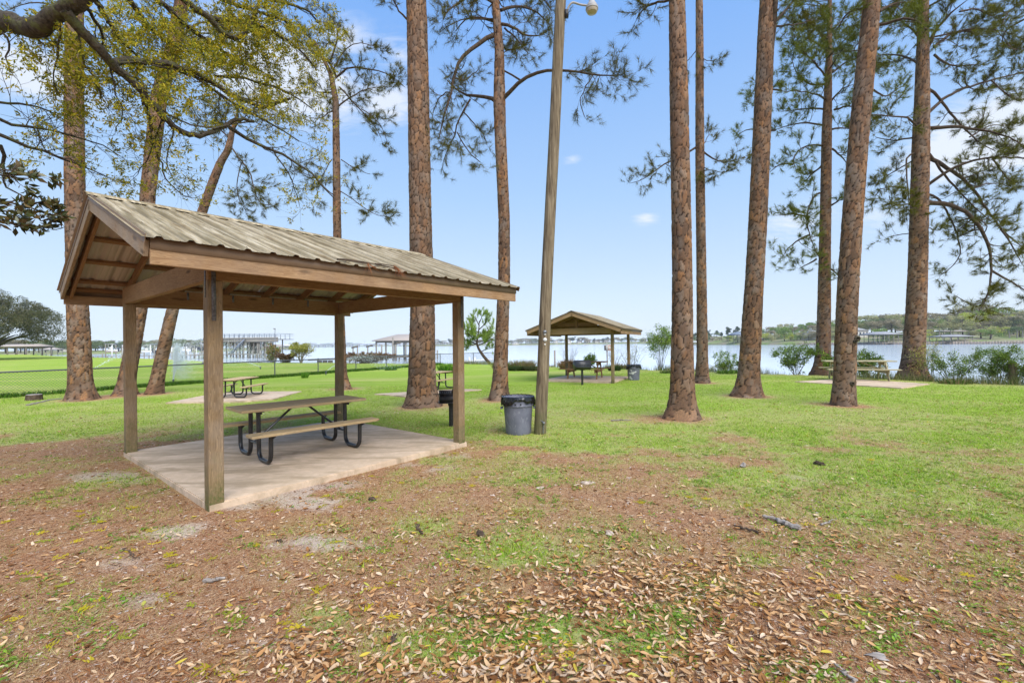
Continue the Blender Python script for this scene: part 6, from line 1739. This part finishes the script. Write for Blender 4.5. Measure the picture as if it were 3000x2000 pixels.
# middle shore
px = 1190
while px < 2060:
    d0 = band_d(CP, px) + rt.uniform(20, 60); far_tree(['oak', 'brown', 'pine', 'brown'][int(rt.integers(0, 4))], px, d0, rt.uniform(9, 15) * d0 / 900, 1.0, 'on the distant shore across the bay', rt.uniform(1.3, 2.0)); px += rt.uniform(9, 17)
px = 860
while px < 1420:
    far_tree(['oak', 'brown'][int(rt.integers(0, 2))], px, 2080 + rt.uniform(0, 60), rt.uniform(13, 22), 1.0, 'on the very distant shore beyond the bridge', 2.2); px += rt.uniform(12, 20)
# big live oak on the left
d0 = 74.0; xo = raydir(-28, 930)[0] * d0
big = empty('live_oak', (xo, d0, 0), .4, label='huge spreading grey-green live oak standing on the lawn at the left edge', cat='oak tree')
r = np.random.default_rng(88); cl = []
for i in range(100):
    a = r.uniform(0, 6.28); q = r.uniform(0, 1) ** .5 * 7.4; zc = 3.2 + 8.6 * math.sqrt(1 - (q / 8.6) ** 2) * r.uniform(0, 1) ** .75; cl.append((math.cos(a) * q, math.sin(a) * q, zc, r.uniform(1.2, 2.0)))
cl = np.array(cl); N = 70000; ci = r.integers(0, len(cl), N); d = r.normal(0, 1, (N, 3)); d /= np.linalg.norm(d, axis=1)[:, None]
p = cl[ci, :3] + d * cl[ci, 3:4] * (r.uniform(.3, 1, (N, 1)) ** .4) * np.array((1, 1, .62)) + r.normal(0, .08, (N, 3)); a_ = r.normal(0, .10, (N, 3)); b_ = r.normal(0, .10, (N, 3))
oc_ = np.array([(.13, .13, .065), (.10, .105, .05), (.18, .165, .09), (.07, .08, .04)])
c = oc_[(ci + r.integers(0, 2, N)) % 4] * r.uniform(.75, 1.2, (N, 1))
link('crown', mesh_np('crown', np.stack([p, p + a_, p + b_], 1).reshape(-1, 3), None, np.arange(N * 3).reshape(-1, 3), attrs={'col': np.repeat(c, 3, 0)}), M['shrubleaf'], big)
mb = MB().tube(smooth_path([(0, 0, -.3), (0, 0, 1.2), (.2, 0, 2.6)], 8, 1), np.linspace(.75, .5, 8), 12)
for i in range(9): a = i * .7; mb.tube(smooth_path([(0, 0, 2.0), (math.cos(a) * 2.2, math.sin(a) * 2.2, 3.6), (math.cos(a) * 4.8, math.sin(a) * 4.8, 4.4)], 8, 1), np.linspace(.3, .08, 8), 7)
mb.build('trunk', M['oakbark'], big, smooth=True)


# palms
def palm(px, dist, zb, h, lean, label):
    x = raydir(px, 1000)[0] * dist; t = empty('palm_tree', (x, dist, zb), label=label, cat='palm tree', group='palms on the far right bank')
    MB().tube(smooth_path([(0, 0, -.3), (lean * .3, 0, h * .5), (lean, 0, h)], 8, 1), np.linspace(.24, .19, 8), 8).build('trunk', M['bone'], t, smooth=True)
    V = []; T = []; C = []; r_ = np.random.default_rng(int(px))
    for i in range(30):
        a = r_.uniform(0, 6.28); e = r_.uniform(-.5, 1.1); d = np.array((math.cos(a) * math.cos(e), math.sin(a) * math.cos(e), math.sin(e))); L = r_.uniform(.9, 1.5); s = np.cross(d, (0, 0, 1)); s /= np.linalg.norm(s) + 1e-9
        o = np.array((lean, 0, h)) + d * .5; tip = o + d * L; b = len(V)
        for q in np.linspace(-1, 1, 9): 
            e2 = o + (d * math.cos(q) + s * math.sin(q)) * L * (1 - .2 * abs(q)) + np.array((0, 0, -.35 * L)); bb = len(V); V += [o - s * .05, o + s * .05, e2]; T.append((bb, bb + 1, bb + 2)); C += [np.array((.10, .15, .05)) * r_.uniform(.7, 1.4)] * 3
    link('fronds', mesh_np('fronds', np.array(V), None, T, attrs={'col': np.array(C)}), M['shrubleaf'], t)
for px, h, ln_, lb in ((2752, 4.6, .2, 'thin palm just left of the grey roofed dock shelter'), (2787, 5.2, -.2, 'tall palm in front of the beige framed porch'), (2838, 4.4, .3, 'palm right of the dock shelter roof'), (2905, 3.6, .2, 'short palm near the big pale house'),
                       (2958, 4.4, -.2, 'palm with a thick pale trunk at the right bank edge'), (2980, 4.8, .2, 'leaning palm second from the right edge'), (2996, 5.0, .1, 'rightmost palm on the bank')):
    palm(px, band_d(RP, px) + 14, .5, h, ln_, lb)


# ------------------------------------------------------------------ far buildings, docks, bridge
def house(px0, px1, dist, zb, wall_h, roof_h, label, roof='farroof', wall='farwall', depth=9, wins=4, name='house', over=.5):
    x0 = raydir(px0, 1000)[0] * dist; x1 = raydir(px1, 1000)[0] * dist; w = x1 - x0
    t = empty(name, (x0, dist, zb), label=label, cat=name.replace('_', ' '))
    MB().box((0, 0, -2), (w, depth, wall_h)).build('wall', M[wall], t)
    e = over; rx = min(depth / 2, w / 2 - .2)
    V = [(-e, -e, wall_h), (w + e, -e, wall_h), (w + e, depth + e, wall_h), (-e, depth + e, wall_h), (rx, depth / 2, wall_h + roof_h), (w - rx, depth / 2, wall_h + roof_h)]
    MB().add(V, [(0, 1, 5, 4), (2, 3, 4, 5), (3, 2, 1, 0)], [(1, 2, 5), (3, 0, 4)]).build('roof', M[roof], t)
    for i in range(wins):
        a = w * (i + .5) / wins; f = MB().box((a - .55, -.06, wall_h * .32), (a + .55, -.001, wall_h * .82)).build('window', M['white'], t)
        MB().box((a - .45, -.09, wall_h * .36), (a + .45, -.061, wall_h * .78)).build('pane', M['farglass'], f)
    return t


house(2497, 2545, 238, 3.0, 3.2, 2.2, 'white house with a dark roof among the trees on the right bank', wins=5)
house(2866, 2925, 246, 3.4, 3.6, 2.8, 'large pale roofed house behind the palms', roof='tanroof', wins=5)
house(2380, 2412, 250, 2.6, 3.0, 1.6, 'small low pale house left of the white one', wins=3)
house(2070, 2096, 372, .5, 3.2, 1.8, 'brown roofed house far off at the left end of the right bank', roof='tanroof', wins=3)
house(538, 578, 318, .4, 4.0, 3.2, 'grey roofed house on the far left shore', wins=4)
house(482, 505, 322, .4, 3.5, 2.4, 'small brownish house on the far left shore', roof='tanroof', wins=3)
house(168, 184, 290, .2, 3.0, 1.6, 'small white house low on the far left shore', roof='tanroof', wins=2)
rh = np.random.default_rng(9)
for i, px in enumerate((1420, 1445, 1500, 1590, 1622, 1655, 1690, 1712, 1740, 1765, 1880, 1905)):
    house(px, px + rh.uniform(12, 20), 880 + rh.uniform(-20, 10), .8, rh.uniform(3.5, 6), 2.5, 'pale waterfront house, number of many strung along the distant middle shore' if False else
          ['low white', 'tall grey', 'cream', 'wide beige', 'narrow pale', 'two-storey white', 'long pale', 'small cream', 'broad white', 'pinkish beige', 'light grey', 'plain white'][i] + ' waterfront house on the distant middle shore ' +
          ['left of the pole', 'just left of the pole', 'near the pole', 'behind the far shelter, at its left', 'left of centre in the far shelter', 'above the covered grill', 'central in the far shelter', 'right of centre in the far shelter', 'near the sign on the bank', 'above the sign on the bank', 'right of the far shelter', 'left of the thin-stemmed tall shrub'][i],
          roof=('farroof', 'tanroof')[i % 2], wins=3)


def open_shed(px0, px1, dist, deck_z, eave, ridge, label, depth=6, cols=4, rows=2, roof='farroof', pile_w=.13, deck=True, bottom=-2.6, name='boathouse', hip=True, over=.6):
    x0 = raydir(px0, 1000)[0] * dist; x1 = raydir(px1, 1000)[0] * dist; w = x1 - x0
    t = empty(name, (x0, dist, 0), label=label, cat=name.replace('_', ' '))
    for r_ in range(rows):
        for c in range(cols):
            x = w * c / (cols - 1); y = depth * r_ / (rows - 1); MB().tube([(x, y, bottom), (x, y, eave)], pile_w, 8).build('post', M['dock'], t)
    e = over; rx = depth / 2 if hip else -e
    V = [(-e, -e, eave), (w + e, -e, eave), (w + e, depth + e, eave), (-e, depth + e, eave), (rx, depth / 2, ridge), (w - rx, depth / 2, ridge), (-e, -e, eave - .12), (w + e, -e, eave - .12), (w + e, depth + e, eave - .12), (-e, depth + e, eave - .12)]
    MB().add(V, [(0, 1, 5, 4), (2, 3, 4, 5), (6, 7, 1, 0), (7, 8, 2, 1), (8, 9, 3, 2), (9, 6, 0, 3), (9, 8, 7, 6)], [(1, 2, 5), (3, 0, 4)]).build('roof', M[roof], t)
    MB().box((-.1, -.1, eave - .42), (w + .1, .06, eave - .125)).build('beam', M['dock'], t)
    MB().box((-.1, depth - .06, eave - .42), (w + .1, depth + .1, eave - .125)).build('beam', M['dock'], t)
    if deck:
        MB().box((-.3, -1.6, deck_z - .12), (w + .3, -.2, deck_z)).build('walkway', M['dock'], t)
        MB().box((-.3, depth + .2, deck_z - .12), (w + .3, depth + 1.2, deck_z)).build('walkway', M['dock'], t)
    return t


bh = open_shed(1102, 1246, 80, -.12, 2.62, 3.75, 'open boathouse with a pale hipped roof standing in the water behind the thickest pine', cols=6, depth=6, roof='tanroof')
open_shed(2563, 2646, 205, -.1, 3.9, 5.1, 'long grey roofed boathouse on tall piles off the right bank', cols=7, depth=9)
open_shed(2152, 2192, 300, 3.0, 6.0, 8.0, 'tall two-level dock house with a blue-grey roof at the far right bank', cols=4, depth=8, roof='rail')
open_shed(2226, 2256, 300, .2, 3.0, 3.5, 'low flat roofed boat shelter beside the tall dock house', cols=4, depth=6, roof='dock')
open_shed(2026, 2052, 345, -.2, 1.4, 2.0, 'tiny white roofed dock shelter far off on the right bank', cols=3, depth=5, roof='white')
open_shed(2762, 2850, 190, .4, 2.4, 3.1, 'low grey roofed shelter over a moored boat at the bulkhead', cols=5, depth=6)
open_shed(2772, 2838, 214, 2.2, 5.0, 5.4, 'beige framed porch behind the bulkhead shelter', cols=4, depth=5, roof='tanroof', bottom=0, name='porch', deck=False)
open_shed(788, 832, 430, .2, 2.6, 4.4, 'tan roofed boathouse on the far left shore point', cols=4, roof='tanroof')
open_shed(826, 856, 420, .2, 3.0, 4.6, 'white roofed boathouse at the tip of the far left shore', cols=4, roof='white')
open_shed(120, 150, 236, 0, 2.2, 3.4, 'small brown roofed dock shelter on the far left shore', cols=3, roof='tanroof')
open_shed(-60, 76, 128, .8, 2.95, 3.6, 'long park shelter with a pale metal roof beside the far left lawn', cols=6, depth=7, deck=False, bottom=.0, name='park_shelter', pile_w=.16, hip=False, roof='white' if False else 'tanroof')
open_shed(1775, 1797, 500, 0.2, 3.2, 3.8, 'far dock shelter seen above the warning sign', cols=3, depth=5, roof='farroof')

# bulkhead along the right bank
bl_ = [(px, band_d(RP, px)) for px in range(2350, 3301, 50)]
V = []; Q = []
for i, (px, d_) in enumerate(bl_):
    x = raydir(px, 1000)[0] * (d_ - .3); V += [(x, d_ - .3, -2.2), (x, d_ - .3, .15), (x, d_ + .3, .15)]
    if i: b_ = 3 * i; Q += [(b_ - 3, b_, b_ + 1, b_ - 2), (b_ - 2, b_ + 1, b_ + 2, b_ - 1)]
t = empty('bulkhead', (0, 0, 0), label='low tan stone bulkhead lining the far right bank', cat='sea wall'); MB().add(V, Q).build('wall', M['bulkhead'], t)
for px in np.arange(2360, 3010, 9.0):
    d_ = band_d(RP, px) - .5; x = raydir(px, 1000)[0] * d_; MB().tube([(x, d_, -2), (x, d_, .35)], .16, 6).build('pile', M['bulkhead'], t)

# two-storey dock
Dk = 112.0
def X_(px, d): return raydir(px, 1000)[0] * d
dx0, dx1 = X_(596, Dk), X_(815, Dk)
t = empty('two_storey_dock', (dx0, Dk, 0), label='two-storey wooden dock with a railed sun deck on many piles', cat='dock')
W_ = dx1 - dx0; zd = D(700, 994, Dk).z; zw = .12
def lx(px, d=Dk): return X_(px, d) - dx0
MB().box((0, 0, zd - .12), (W_, 8, zd)).build('upper_deck', M['dock'], t)
MB().box((-.05, -.06, zd - .75), (W_ + .05, -.002, zd - .13)).build('deck_beam', M['dock'], t); MB().box((-.05, -.12, zd + .02), (W_ + .05, -.07, zd + .45)).build('skirt_board', M['dock'], t)
for px in (606, 628, 650, 672, 689, 698, 712, 726, 741, 752, 757, 765, 775, 782):
    for q in ((0.3,) if px % 2 else (.3, 7.6)): MB().tube([(lx(px), q, -2.6), (lx(px), q, zd - .13)], .15, 7).build('pile', M['dock' if px % 3 else 'darkdock'], t)
for px in (665, 683, 705, 733, 747, 769): MB().tube([(lx(px), 4.0, -2.6), (lx(px), 4.0, zd - .13)], .14, 6).build('pile', M['darkdock'], t)
n_ = 15
for i in range(n_):
    x = W_ * (i + .2) / n_
    for y in (0.05, 7.9): MB().box((x - .05, y - .05, zd), (x + .05, y + .05, zd + 1.32)).build('rail_post', M['rail'], t)
for y in (.05, 7.9):
    for z in (zd + 1.32, zd + .95): MB().box((0, y - .06, z), (W_, y + .06, z + .06)).build('handrail', M['rail'], t)
MB().box((W_ - .08, 0, zd + 1.32), (W_ + .04, 8, zd + 1.38)).build('handrail', M['rail'], t)
MB().box((-4, -2.6, zw - .14), (W_ - .8, -1.0, zw)).build('lower_walkway', M['dock'], t); MB().box((-4, 3.2, zw - .14), (W_ - 3, 4.8, zw - .002)).build('lower_walkway', M['dock'], t)
for i in range(22):
    x = -3.5 + (W_ + 2.4) * i / 21; MB().tube([(x, -2.4, -2.6), (x, -2.4, zw + (.95 if i % 2 else .1))], .11, 6).build('walkway_pile', M['dock'], t)
a = np.array((lx(676), -.4, zw)); b = np.array((lx(722), -.4, zd)); mb = MB()
for s in (-.45, .45): mb.beam(a + (0, s, 0), b + (0, s, 0), .08, .28)
mb.build('stair_stringer', M['rail'], t, kind='stuff')
for i in range(14): q = a + (b - a) * (i + .5) / 14; MB().box((q[0] - .14, q[1] - .44, q[2]), (q[0] + .14, q[1] + .44, q[2] + .05)).build('stair_tread', M['dock'], t)
MB().beam(a + (0, -.5, .9), b + (0, -.5, .9), .06, .08).build('stair_rail', M['rail'], t)
MB().box((lx(717), 2.4, zw), (lx(728), 4.4, zd - .14)).build('storage_closet', M['darkdock'], t)
mb = MB(); mb.box((lx(604), 1, zd), (lx(614), 2.2, zd + 1.0)); mb.build('deck_bench', M['darkdock'], t)
for i in range(9): MB().tube([(lx(607 + i * 1.2), .9, zd), (lx(607 + i * 1.2), .9, zd + 1.15)], .04, 5).build('bench_slat', M['darkdock'], t)
lp_ = D(806.5, 1045, Dk - 3); t2 = empty('lamp_post', (lp_.x, lp_.y, -1.5), label='thin lamp post at the right end of the two-storey dock', cat='lamp post')
zt_ = D(806, 963, Dk - 3).z + 1.5
MB().tube([(0, 0, -1), (0, 0, zt_)], .07, 7).build('pole', M['steel'], t2); MB().box((-.35, -.12, zt_ - .05), (.1, .12, zt_ + .12)).build('lamp_head', M['darkdock'], t2)
# low dock with benches at its foot
t3 = empty('dock_platform', (X_(780, 96), 96, 0), label='low dark platform at the shore end of the two-storey dock', cat='dock'); MB().box((0, 0, -.3), (X_(833, 96) - X_(780, 96), 2, -.12)).build('deck', M['darkdock'], t3)
for i in range(5): MB().tube([(i * .95, .1, -2.4), (i * .95, .1, .25 if i % 2 else -.1)], .1, 6).build('pile', M['dock'], t3)

# low walkway running left from the dock
t = empty('dock_walkway', (X_(258, 108), 108, 0), label='long low wooden walkway running left over the water', cat='dock'); wl = X_(598, 108) - X_(258, 108)
MB().box((0, 0, -.02), (wl, 1.4, .1)).build('deck', M['dock'], t)
for i in range(26): MB().tube([(wl * i / 25, .08, -2.6), (wl * i / 25, .08, .15 if i % 3 else .95)], .11, 6).build('pile', M['dock'], t)
t = empty('dock_walkway', (X_(990, 74), 74, 0), label='brown plank ramp leading right to the open boathouse', cat='dock'); wl = X_(1225, 74) - X_(990, 74)
MB().beam((0, 0, -.62), (wl, 0, -.12), 1.4, .16).build('deck', M['darkdock'], t)
for i in range(14): MB().tube([(wl * i / 13, -.4, -2.6), (wl * i / 13, -.4, -.3)], .10, 6).build('pile', M['dock'], t)
t = empty('dock_walkway', (X_(905, 66), 66, 0), label='thin low plank walkway over the shallows left of the boathouse', cat='dock'); wl = X_(1000, 66) - X_(905, 66)
MB().beam((0, 0, -.28), (wl, 0, -.18), 1.0, .10).build('deck', M['darkdock'], t)
for i in (2, 3, 4): MB().box((wl * i / 6 - .3, -.3, -2.4), (wl * i / 6 + .3, 0, -.35)).build('pile', M['darkdock'], t)
# free piles and boat-lift posts
for i, (px, ty, arm_, d_) in enumerate(((1020, 1030, 0, 84), (1034, 1017, 1, 84), (1038, 1030, 0, 90), (1047, 1011, 0, 86), (1066, 1029, 0, 84), (1077, 1014, 1, 84), (1089, 1028, 0, 84), (1110, 1028, 0, 79), (1118, 1009, 0, 79), (1130, 1029, 0, 79), (1151, 988, 0, 78), (1158, 1006, 1, 78),
                                       (1281, 1025, 0, 84), (868, 1031, 0, 120), (876, 1029, 0, 108), (793, 1027, 0, 118), (1374, 1046, 0, 60), (1390, 1046, 0, 60))):
    top = D(px, ty, d_).z; t = empty('mooring_pile', (X_(px, d_), d_, 0), cat='mooring pile', group='mooring piles by the docks',
        label=['short pile left of the first lift post', 'lift post with a motor on top, leftmost', 'thin pile behind the left lift post', 'tall plain pile between the two lift posts', 'short pile left of the second lift post', 'second lift post with a hanging motor', 'short pile just left of the boathouse roof edge',
               'stub pile under the left end of the boathouse', 'thick pile under the boathouse roof', 'short pile under the boathouse left half', 'tall grey pile rising in front of the boathouse roof', 'dark lift post in the middle of the boathouse', 'lone pile right of the thickest pine', 'short pile right of the silvery bush' ,
               'thin pile beyond the silvery bush', 'thin pile right of the dock lamp post', 'white stub post on the beach, left one', 'white stub post on the beach, right one'][i])
    MB().tube([(0, 0, -2.6), (0, 0, top)], .14 if d_ < 100 else .12, 8).build('pile', M['white'] if i > 15 else M['dock'], t)
    if arm_: MB().tube([(-.25, 0, top - .1), (.9, 0, top + .15)], .16, 7).build('lift_motor', M['darkdock'], t)

# boats
def boat(px0, px1, d_, zk, hullmat, label, top=True, canvas='white', hgt=1.0):
    x0 = X_(px0, d_); L = X_(px1, d_) - x0; t = empty('boat', (x0, d_, zk), label=label, cat='boat'); b = L * .14
    V = []; ns = 9
    for i in range(ns):
        u = i / (ns - 1); w = b * (1 if u > .45 else math.sin(u / .45 * math.pi / 2) ** .7) + .02; sh = hgt * (1.12 - .25 * u); kl = .0 + (.45 * hgt) * max(0, 1 - u / .3) ** 2
        V += [(u * L, 0, kl), (u * L, -w * .8, kl + .3 * hgt), (u * L, -w, sh), (u * L, w, sh), (u * L, w * .8, kl + .3 * hgt)]
    Q = []
    for i in range(ns - 1):
        for j in range(5): Q.append((i * 5 + j, i * 5 + (j + 1) % 5, (i + 1) * 5 + (j + 1) % 5, (i + 1) * 5 + j))
    MB().add(V, Q + [(40, 41, 42, 43)]).build('hull', M[hullmat], t)
    MB().box((L * .38, -b * .45, hgt * .9), (L * .62, b * .45, hgt * 1.75)).build('console', M['white'], t)
    MB().add([(L * .38, -b * .4, hgt * 1.76), (L * .38, b * .4, hgt * 1.76), (L * .46, b * .4, hgt * 2.2), (L * .46, -b * .4, hgt * 2.2)], [(0, 1, 2, 3)]).build('windscreen', M['farglass'], t)
    if top:
        MB().box((L * .33, -b * .8, hgt * 2.7), (L * .72, b * .8, hgt * 2.8)).build('top', M[canvas], t)
        for x in (.36, .69):
            for s in (-1, 1): MB().tube([(L * x, s * b * .7, hgt * .9), (L * x, s * b * .7, hgt * 2.7)], .04, 5).build('top_post', M['white'], t)
    MB().box((L * .97, -b * .2, hgt * .3), (L * 1.04, b * .2, hgt * 1.5)).build('outboard_motor', M['hull'], t)
    return t
boat(572, 632, 118, .9, 'hull', 'motor boat with a dark hull and blue canopy raised on a lift', canvas='bluetrim', hgt=1.1)
boat(528, 560, 126, .6, 'white', 'white boat left of the dark hulled one', hgt=.9)
boat(412, 446, 116, .5, 'white', 'white boat behind the thin leaning pine', hgt=.8)
boat(306, 346, 114, .9, 'white', 'white boat with a canopy on a lift between the left pines', hgt=.8)
boat(446, 472, 120, .4, 'hull', 'small dark boat right of the thin leaning pine', top=False, hgt=.8)
for i, (px, top) in enumerate(((309, 1008), (328, 1010), (357, 1017), (441, 1009), (452, 1010), (503, 1016), (543, 1014), (551, 1018), (590, 1012))):
    t = empty('boat_lift', (X_(px, 113), 113, 0), cat='boat lift', group='boat lift frames on the left', label=['lift frame at the bow of the canopied boat', 'lift frame at the middle of the canopied boat', 'pale lift frame at the stern of the canopied boat', 'white arched lift frame by the thin leaning pine', 'second lift frame right of the arched one',
        'lift frame in open water left of the near shelter front post', 'lift frame by the white boat', 'short lift frame right of the white boat', 'lift frame at the bow of the dark hulled boat'][i]); zt_ = D(px, top, 113).z
    for y in (0, 3): MB().tube([(0, y, -2.6), (0, y, zt_)], .12, 7).build('post', M['white' if i % 2 else 'dock'], t)
    MB().box((-.1, -.2, zt_), (.1, 3.2, zt_ + .15)).build('crossbeam', M['steel'], t)

# bridge
t = empty('bridge', (X_(820, 1500), 1500, 0), label='long low bridge on piers crossing the bay in the distance', cat='bridge'); bl2 = X_(1420, 1500) - X_(820, 1500)
MB().box((0, 0, 6.4), (bl2, 9, 8.2)).build('deck', M['farroof'], t); MB().box((0, -.3, 8.21), (bl2, -.1, 9.1)).build('parapet', M['farwall'], t)
for i in range(30): MB().box((bl2 * (i + .5) / 30 - 1.6, .5, -3), (bl2 * (i + .5) / 30 + 1.6, 8.5, 6.39)).build('pier', M['farroof'], t)
for i, px in enumerate((1015, 1032, 1051, 1068)):
    t = empty('pylon', (X_(px, 1700), 1700, 0), label=['leftmost', 'second', 'third', 'rightmost'][i] + ' tiny power pylon standing beyond the bridge', cat='pylon', group='pylons beyond the bridge'); mb = MB()
    for s in (-1, 1): mb.beam((s * 2.2, 0, -2), (0, 0, 24), .35, .35)
    mb.build('mast', M['farroof'], t, kind='stuff'); MB().beam((-4, 0, 19), (4, 0, 19), .3, .3).build('cross_arm', M['farroof'], t)

# warning sign on the bank
sg = D(1786, 1050, 33); t = empty('warning_sign', (sg.x - .05, 33, 0), label='white warning sign with an orange circle on two posts in the water', cat='sign')
zt_ = D(1786, 1010, 33).z; zb_ = D(1786, 1027, 33).z; MB().box((-.20, -.02, zb_), (.22, .0, zt_)).build('sign_panel', M['signface'], t)
a = np.linspace(0, 2 * math.pi, 25); cz = (zt_ + zb_) / 2 + .02
MB().tube([(.06 + .11 * math.cos(q), -.028, cz + .14 * math.sin(q)) for q in a], .012, 5, False).build('orange_circle', M['orange'], t)
for z in (zt_ - .02, zb_ + .02): MB().box((-.19, -.026, z - .008), (.21, -.021, z + .008)).build('orange_border', M['orange'], t)
MB().box((-.30, -.02, zb_ + .02), (-.21, .16, zt_ - .03)).build('side_box', M['darkdock'], t)
for x in (-.12, .20): MB().tube([(x, .05, -2), (x, .05, zb_ + .05)], .045, 8).build('post', M['dock'], t)
# bench-like dock end behind the pole and the short post at the right
t = empty('dock_end', (X_(1608, 37), 37, 0), label='short weathered dock end with one tall post seen right of the leaning pole', cat='dock'); MB().box((-.8, -1, -.28), (.4, .6, -.16)).build('deck', M['bone'], t)
MB().tube([(.38, -.9, -2), (.38, -.9, D(1624, 1026, 36).z)], .07, 8).build('post', M['bone'], t); MB().box((-.8, -1, -.72), (.4, -.9, -.62)).build('stringer', M['bone'], t)
b = P(2968, 1124); t = empty('wooden_post', (b.x, b.y, 0), label='short dark wooden post among the shrubs at the right edge', cat='post'); MB().tube([(0, 0, -.4), (0, 0, D(2968, 1063, b.y).z)], .12, 12).build('post_shaft', M['pole'], t, smooth=True)
# timber groyne on the beach
t = empty('beach_groyne', (X_(1345, 55), 55, 0), label='low pale timber groyne on the beach behind the fence end', cat='groyne'); MB().beam((0, 0, -.45), (4.0, 2, -.25), .12, .3).build('plank', M['white'], t)
# bicycle
bp = P(776, 1062); t = empty('bicycle', (bp.x, bp.y, gz(bp.x, bp.y)), math.radians(60), label='bicycle parked at the edge of the beach beside the dark bush', cat='bicycle')
for x in (-.5, .5): 
    w_ = MB().tube([(x + .33 * math.cos(q), 0, .34 + .33 * math.sin(q)) for q in a], .02, 5, False).build('wheel', M['hull'], t)
MB().tube([(-.5, 0, .34), (-.15, 0, .85), (.35, 0, .85), (0, 0, .35), (-.5, 0, .34)], .018, 5, False).tube([(0, 0, .35), (-.18, 0, .92)], .018, 5, False).tube([(.5, 0, .34), (.33, 0, 1.0)], .018, 5, False).build('frame', M['steel'], t, kind='stuff')
MB().tube([(.33, -.25, 1.0), (.33, .25, 1.0)], .02, 5).build('handlebar', M['hull'], t); MB().box((-.30, -.07, .92), (-.06, .07, .97)).build('saddle', M['hull'], t)
# lone piece of driftwood-like box on the far lawn
bp = P(604, 1066); t = empty('utility_box', (bp.x, bp.y, 0), label='small grey utility box on the far lawn near the beach', cat='utility box'); MB().box((-.45, 0, 0), (.45, .4, .22)).build('cover', M['steel'], t)


# ------------------------------------------------------------------ lawn sprinklers throwing water
def sprinkler(px, targets, label, n=2600, seed=0, zhead=.15, size=.016):
    b = P(*px); r_ = np.random.default_rng(seed); t = empty('sprinkler', (b.x, b.y, 0), label=label, cat='sprinkler', group='sprinklers running on the far lawn')
    MB().tube([(0, 0, -.05), (0, 0, zhead)], .03, 6).build('riser', M['hull'], t)
    MB().box((-.05, -.03, zhead), (.05, .03, zhead + .05)).build('nozzle', M['hull'], t)
    V = []; 
    for (az, el, v, w, spread) in targets:
        m = int(n * w); a = math.radians(az) + r_.normal(0, spread, m); e = math.radians(el) + r_.normal(0, spread * .8, m); vv = v * r_.uniform(.85, 1.05, m); T_ = 2 * vv * np.sin(e) / 9.8
        s = r_.uniform(0, 1, m) ** .8 * T_; x = vv * np.cos(e) * np.cos(a) * s; y = vv * np.cos(e) * np.sin(a) * s; z = zhead + .05 + vv * np.sin(e) * s - 4.9 * s * s
        p = np.stack([x, y, np.maximum(z, .02)], 1) + r_.normal(0, .01, (m, 3)) + r_.normal(0, 1, (m, 3)) * (.05 * s)[:, None]
        V.append(p)
    p = np.vstack(V); q1 = r_.normal(0, size, p.shape); q2 = r_.normal(0, size, p.shape)
    link('water_spray', mesh_np('water_spray', np.stack([p, p + q1, p + q2], 1).reshape(-1, 3), None, np.arange(len(p) * 3).reshape(-1, 3)), M['drop'], t, kind='stuff')


sprinkler((508, 1124), [(80, 86, 5.6, .6, .045), (60, 82, 4.8, .4, .10)], 'sprinkler throwing a white column of mist just behind the fence', n=16000, seed=1, size=.013)
sprinkler((763, 1082), [(178, 24, 9.5, 1, .05)], 'sprinkler jetting left across the lawn below the two-storey dock', seed=2, n=5000)
sprinkler((955, 1098), [(20, 40, 6.5, 1, .035)], 'sprinkler jetting right beside the far rear shelter post', seed=3, n=2200)
sprinkler((268, 1092), [(15, 36, 11, 1, .06)], 'sprinkler spraying right between the left pines', seed=4, n=6000, size=.02)
sprinkler((546, 1068), [(15, 28, 11, 1, .05)], 'distant sprinkler jetting right near the beach', seed=5, n=3500, size=.025)


# bark chips and crumbs on the bare soil
X, Y = scatter_xy(70000, rg, 1.6, 12, .95, lo=-1.35, hi=1.3)
g_, s_c, l_ = cover(X, Y); ok = (rg.random(len(X)) < np.clip(1.2 - g_ * 1.25, .02, 1)) & ~on_pad(X, Y); X = X[ok]; Y = Y[ok]; N = len(X)
b = np.stack([X, Y, ground_z(X, Y) + .004], 1); sz = (rg.uniform(.003, .010, (N, 1)) * (1 + Y[:, None] * .08))
q1 = rg.normal(0, 1, (N, 3)) * (1, 1, .25) * sz; q2 = rg.normal(0, 1, (N, 3)) * (1, 1, .25) * sz
cc = np.array([(.45, .31, .22), (.58, .45, .36), (.30, .17, .10), (.14, .07, .04), (.38, .24, .15), (.62, .52, .44)]); c = cc[rg.integers(0, 6, N)] * rg.uniform(.7, 1.1, (N, 1))
link('bark_crumbs', mesh_np('bark_crumbs', np.stack([b - q1, b + q1 + (0, 0, .003), b + q2], 1).reshape(-1, 3), None, np.arange(N * 3).reshape(-1, 3), attrs={'col': np.repeat(c, 3, 0)}), M['litter'], kind='stuff', label='bark crumbs and broken leaf bits on the bare soil')

# pale spring haze over the water
hz = MB().box((-5200, -80, -4.2), (5200, 5600, 34)).mesh('haze')
hm = bpy.data.materials.new('haze'); hm.use_nodes = True; k = NT(hm.node_tree); v = k.n('ShaderNodeVolumePrincipled'); v.inputs['Color'].default_value = (.93, .96, 1, 1)
v.inputs['Density'].default_value = .00016; v.inputs['Anisotropy'].default_value = .2
k.l(v.outputs[0], k.n('ShaderNodeOutputMaterial').inputs['Volume'])
link('haze', hz, hm, kind='stuff', label='thin pale haze lying over the bay')
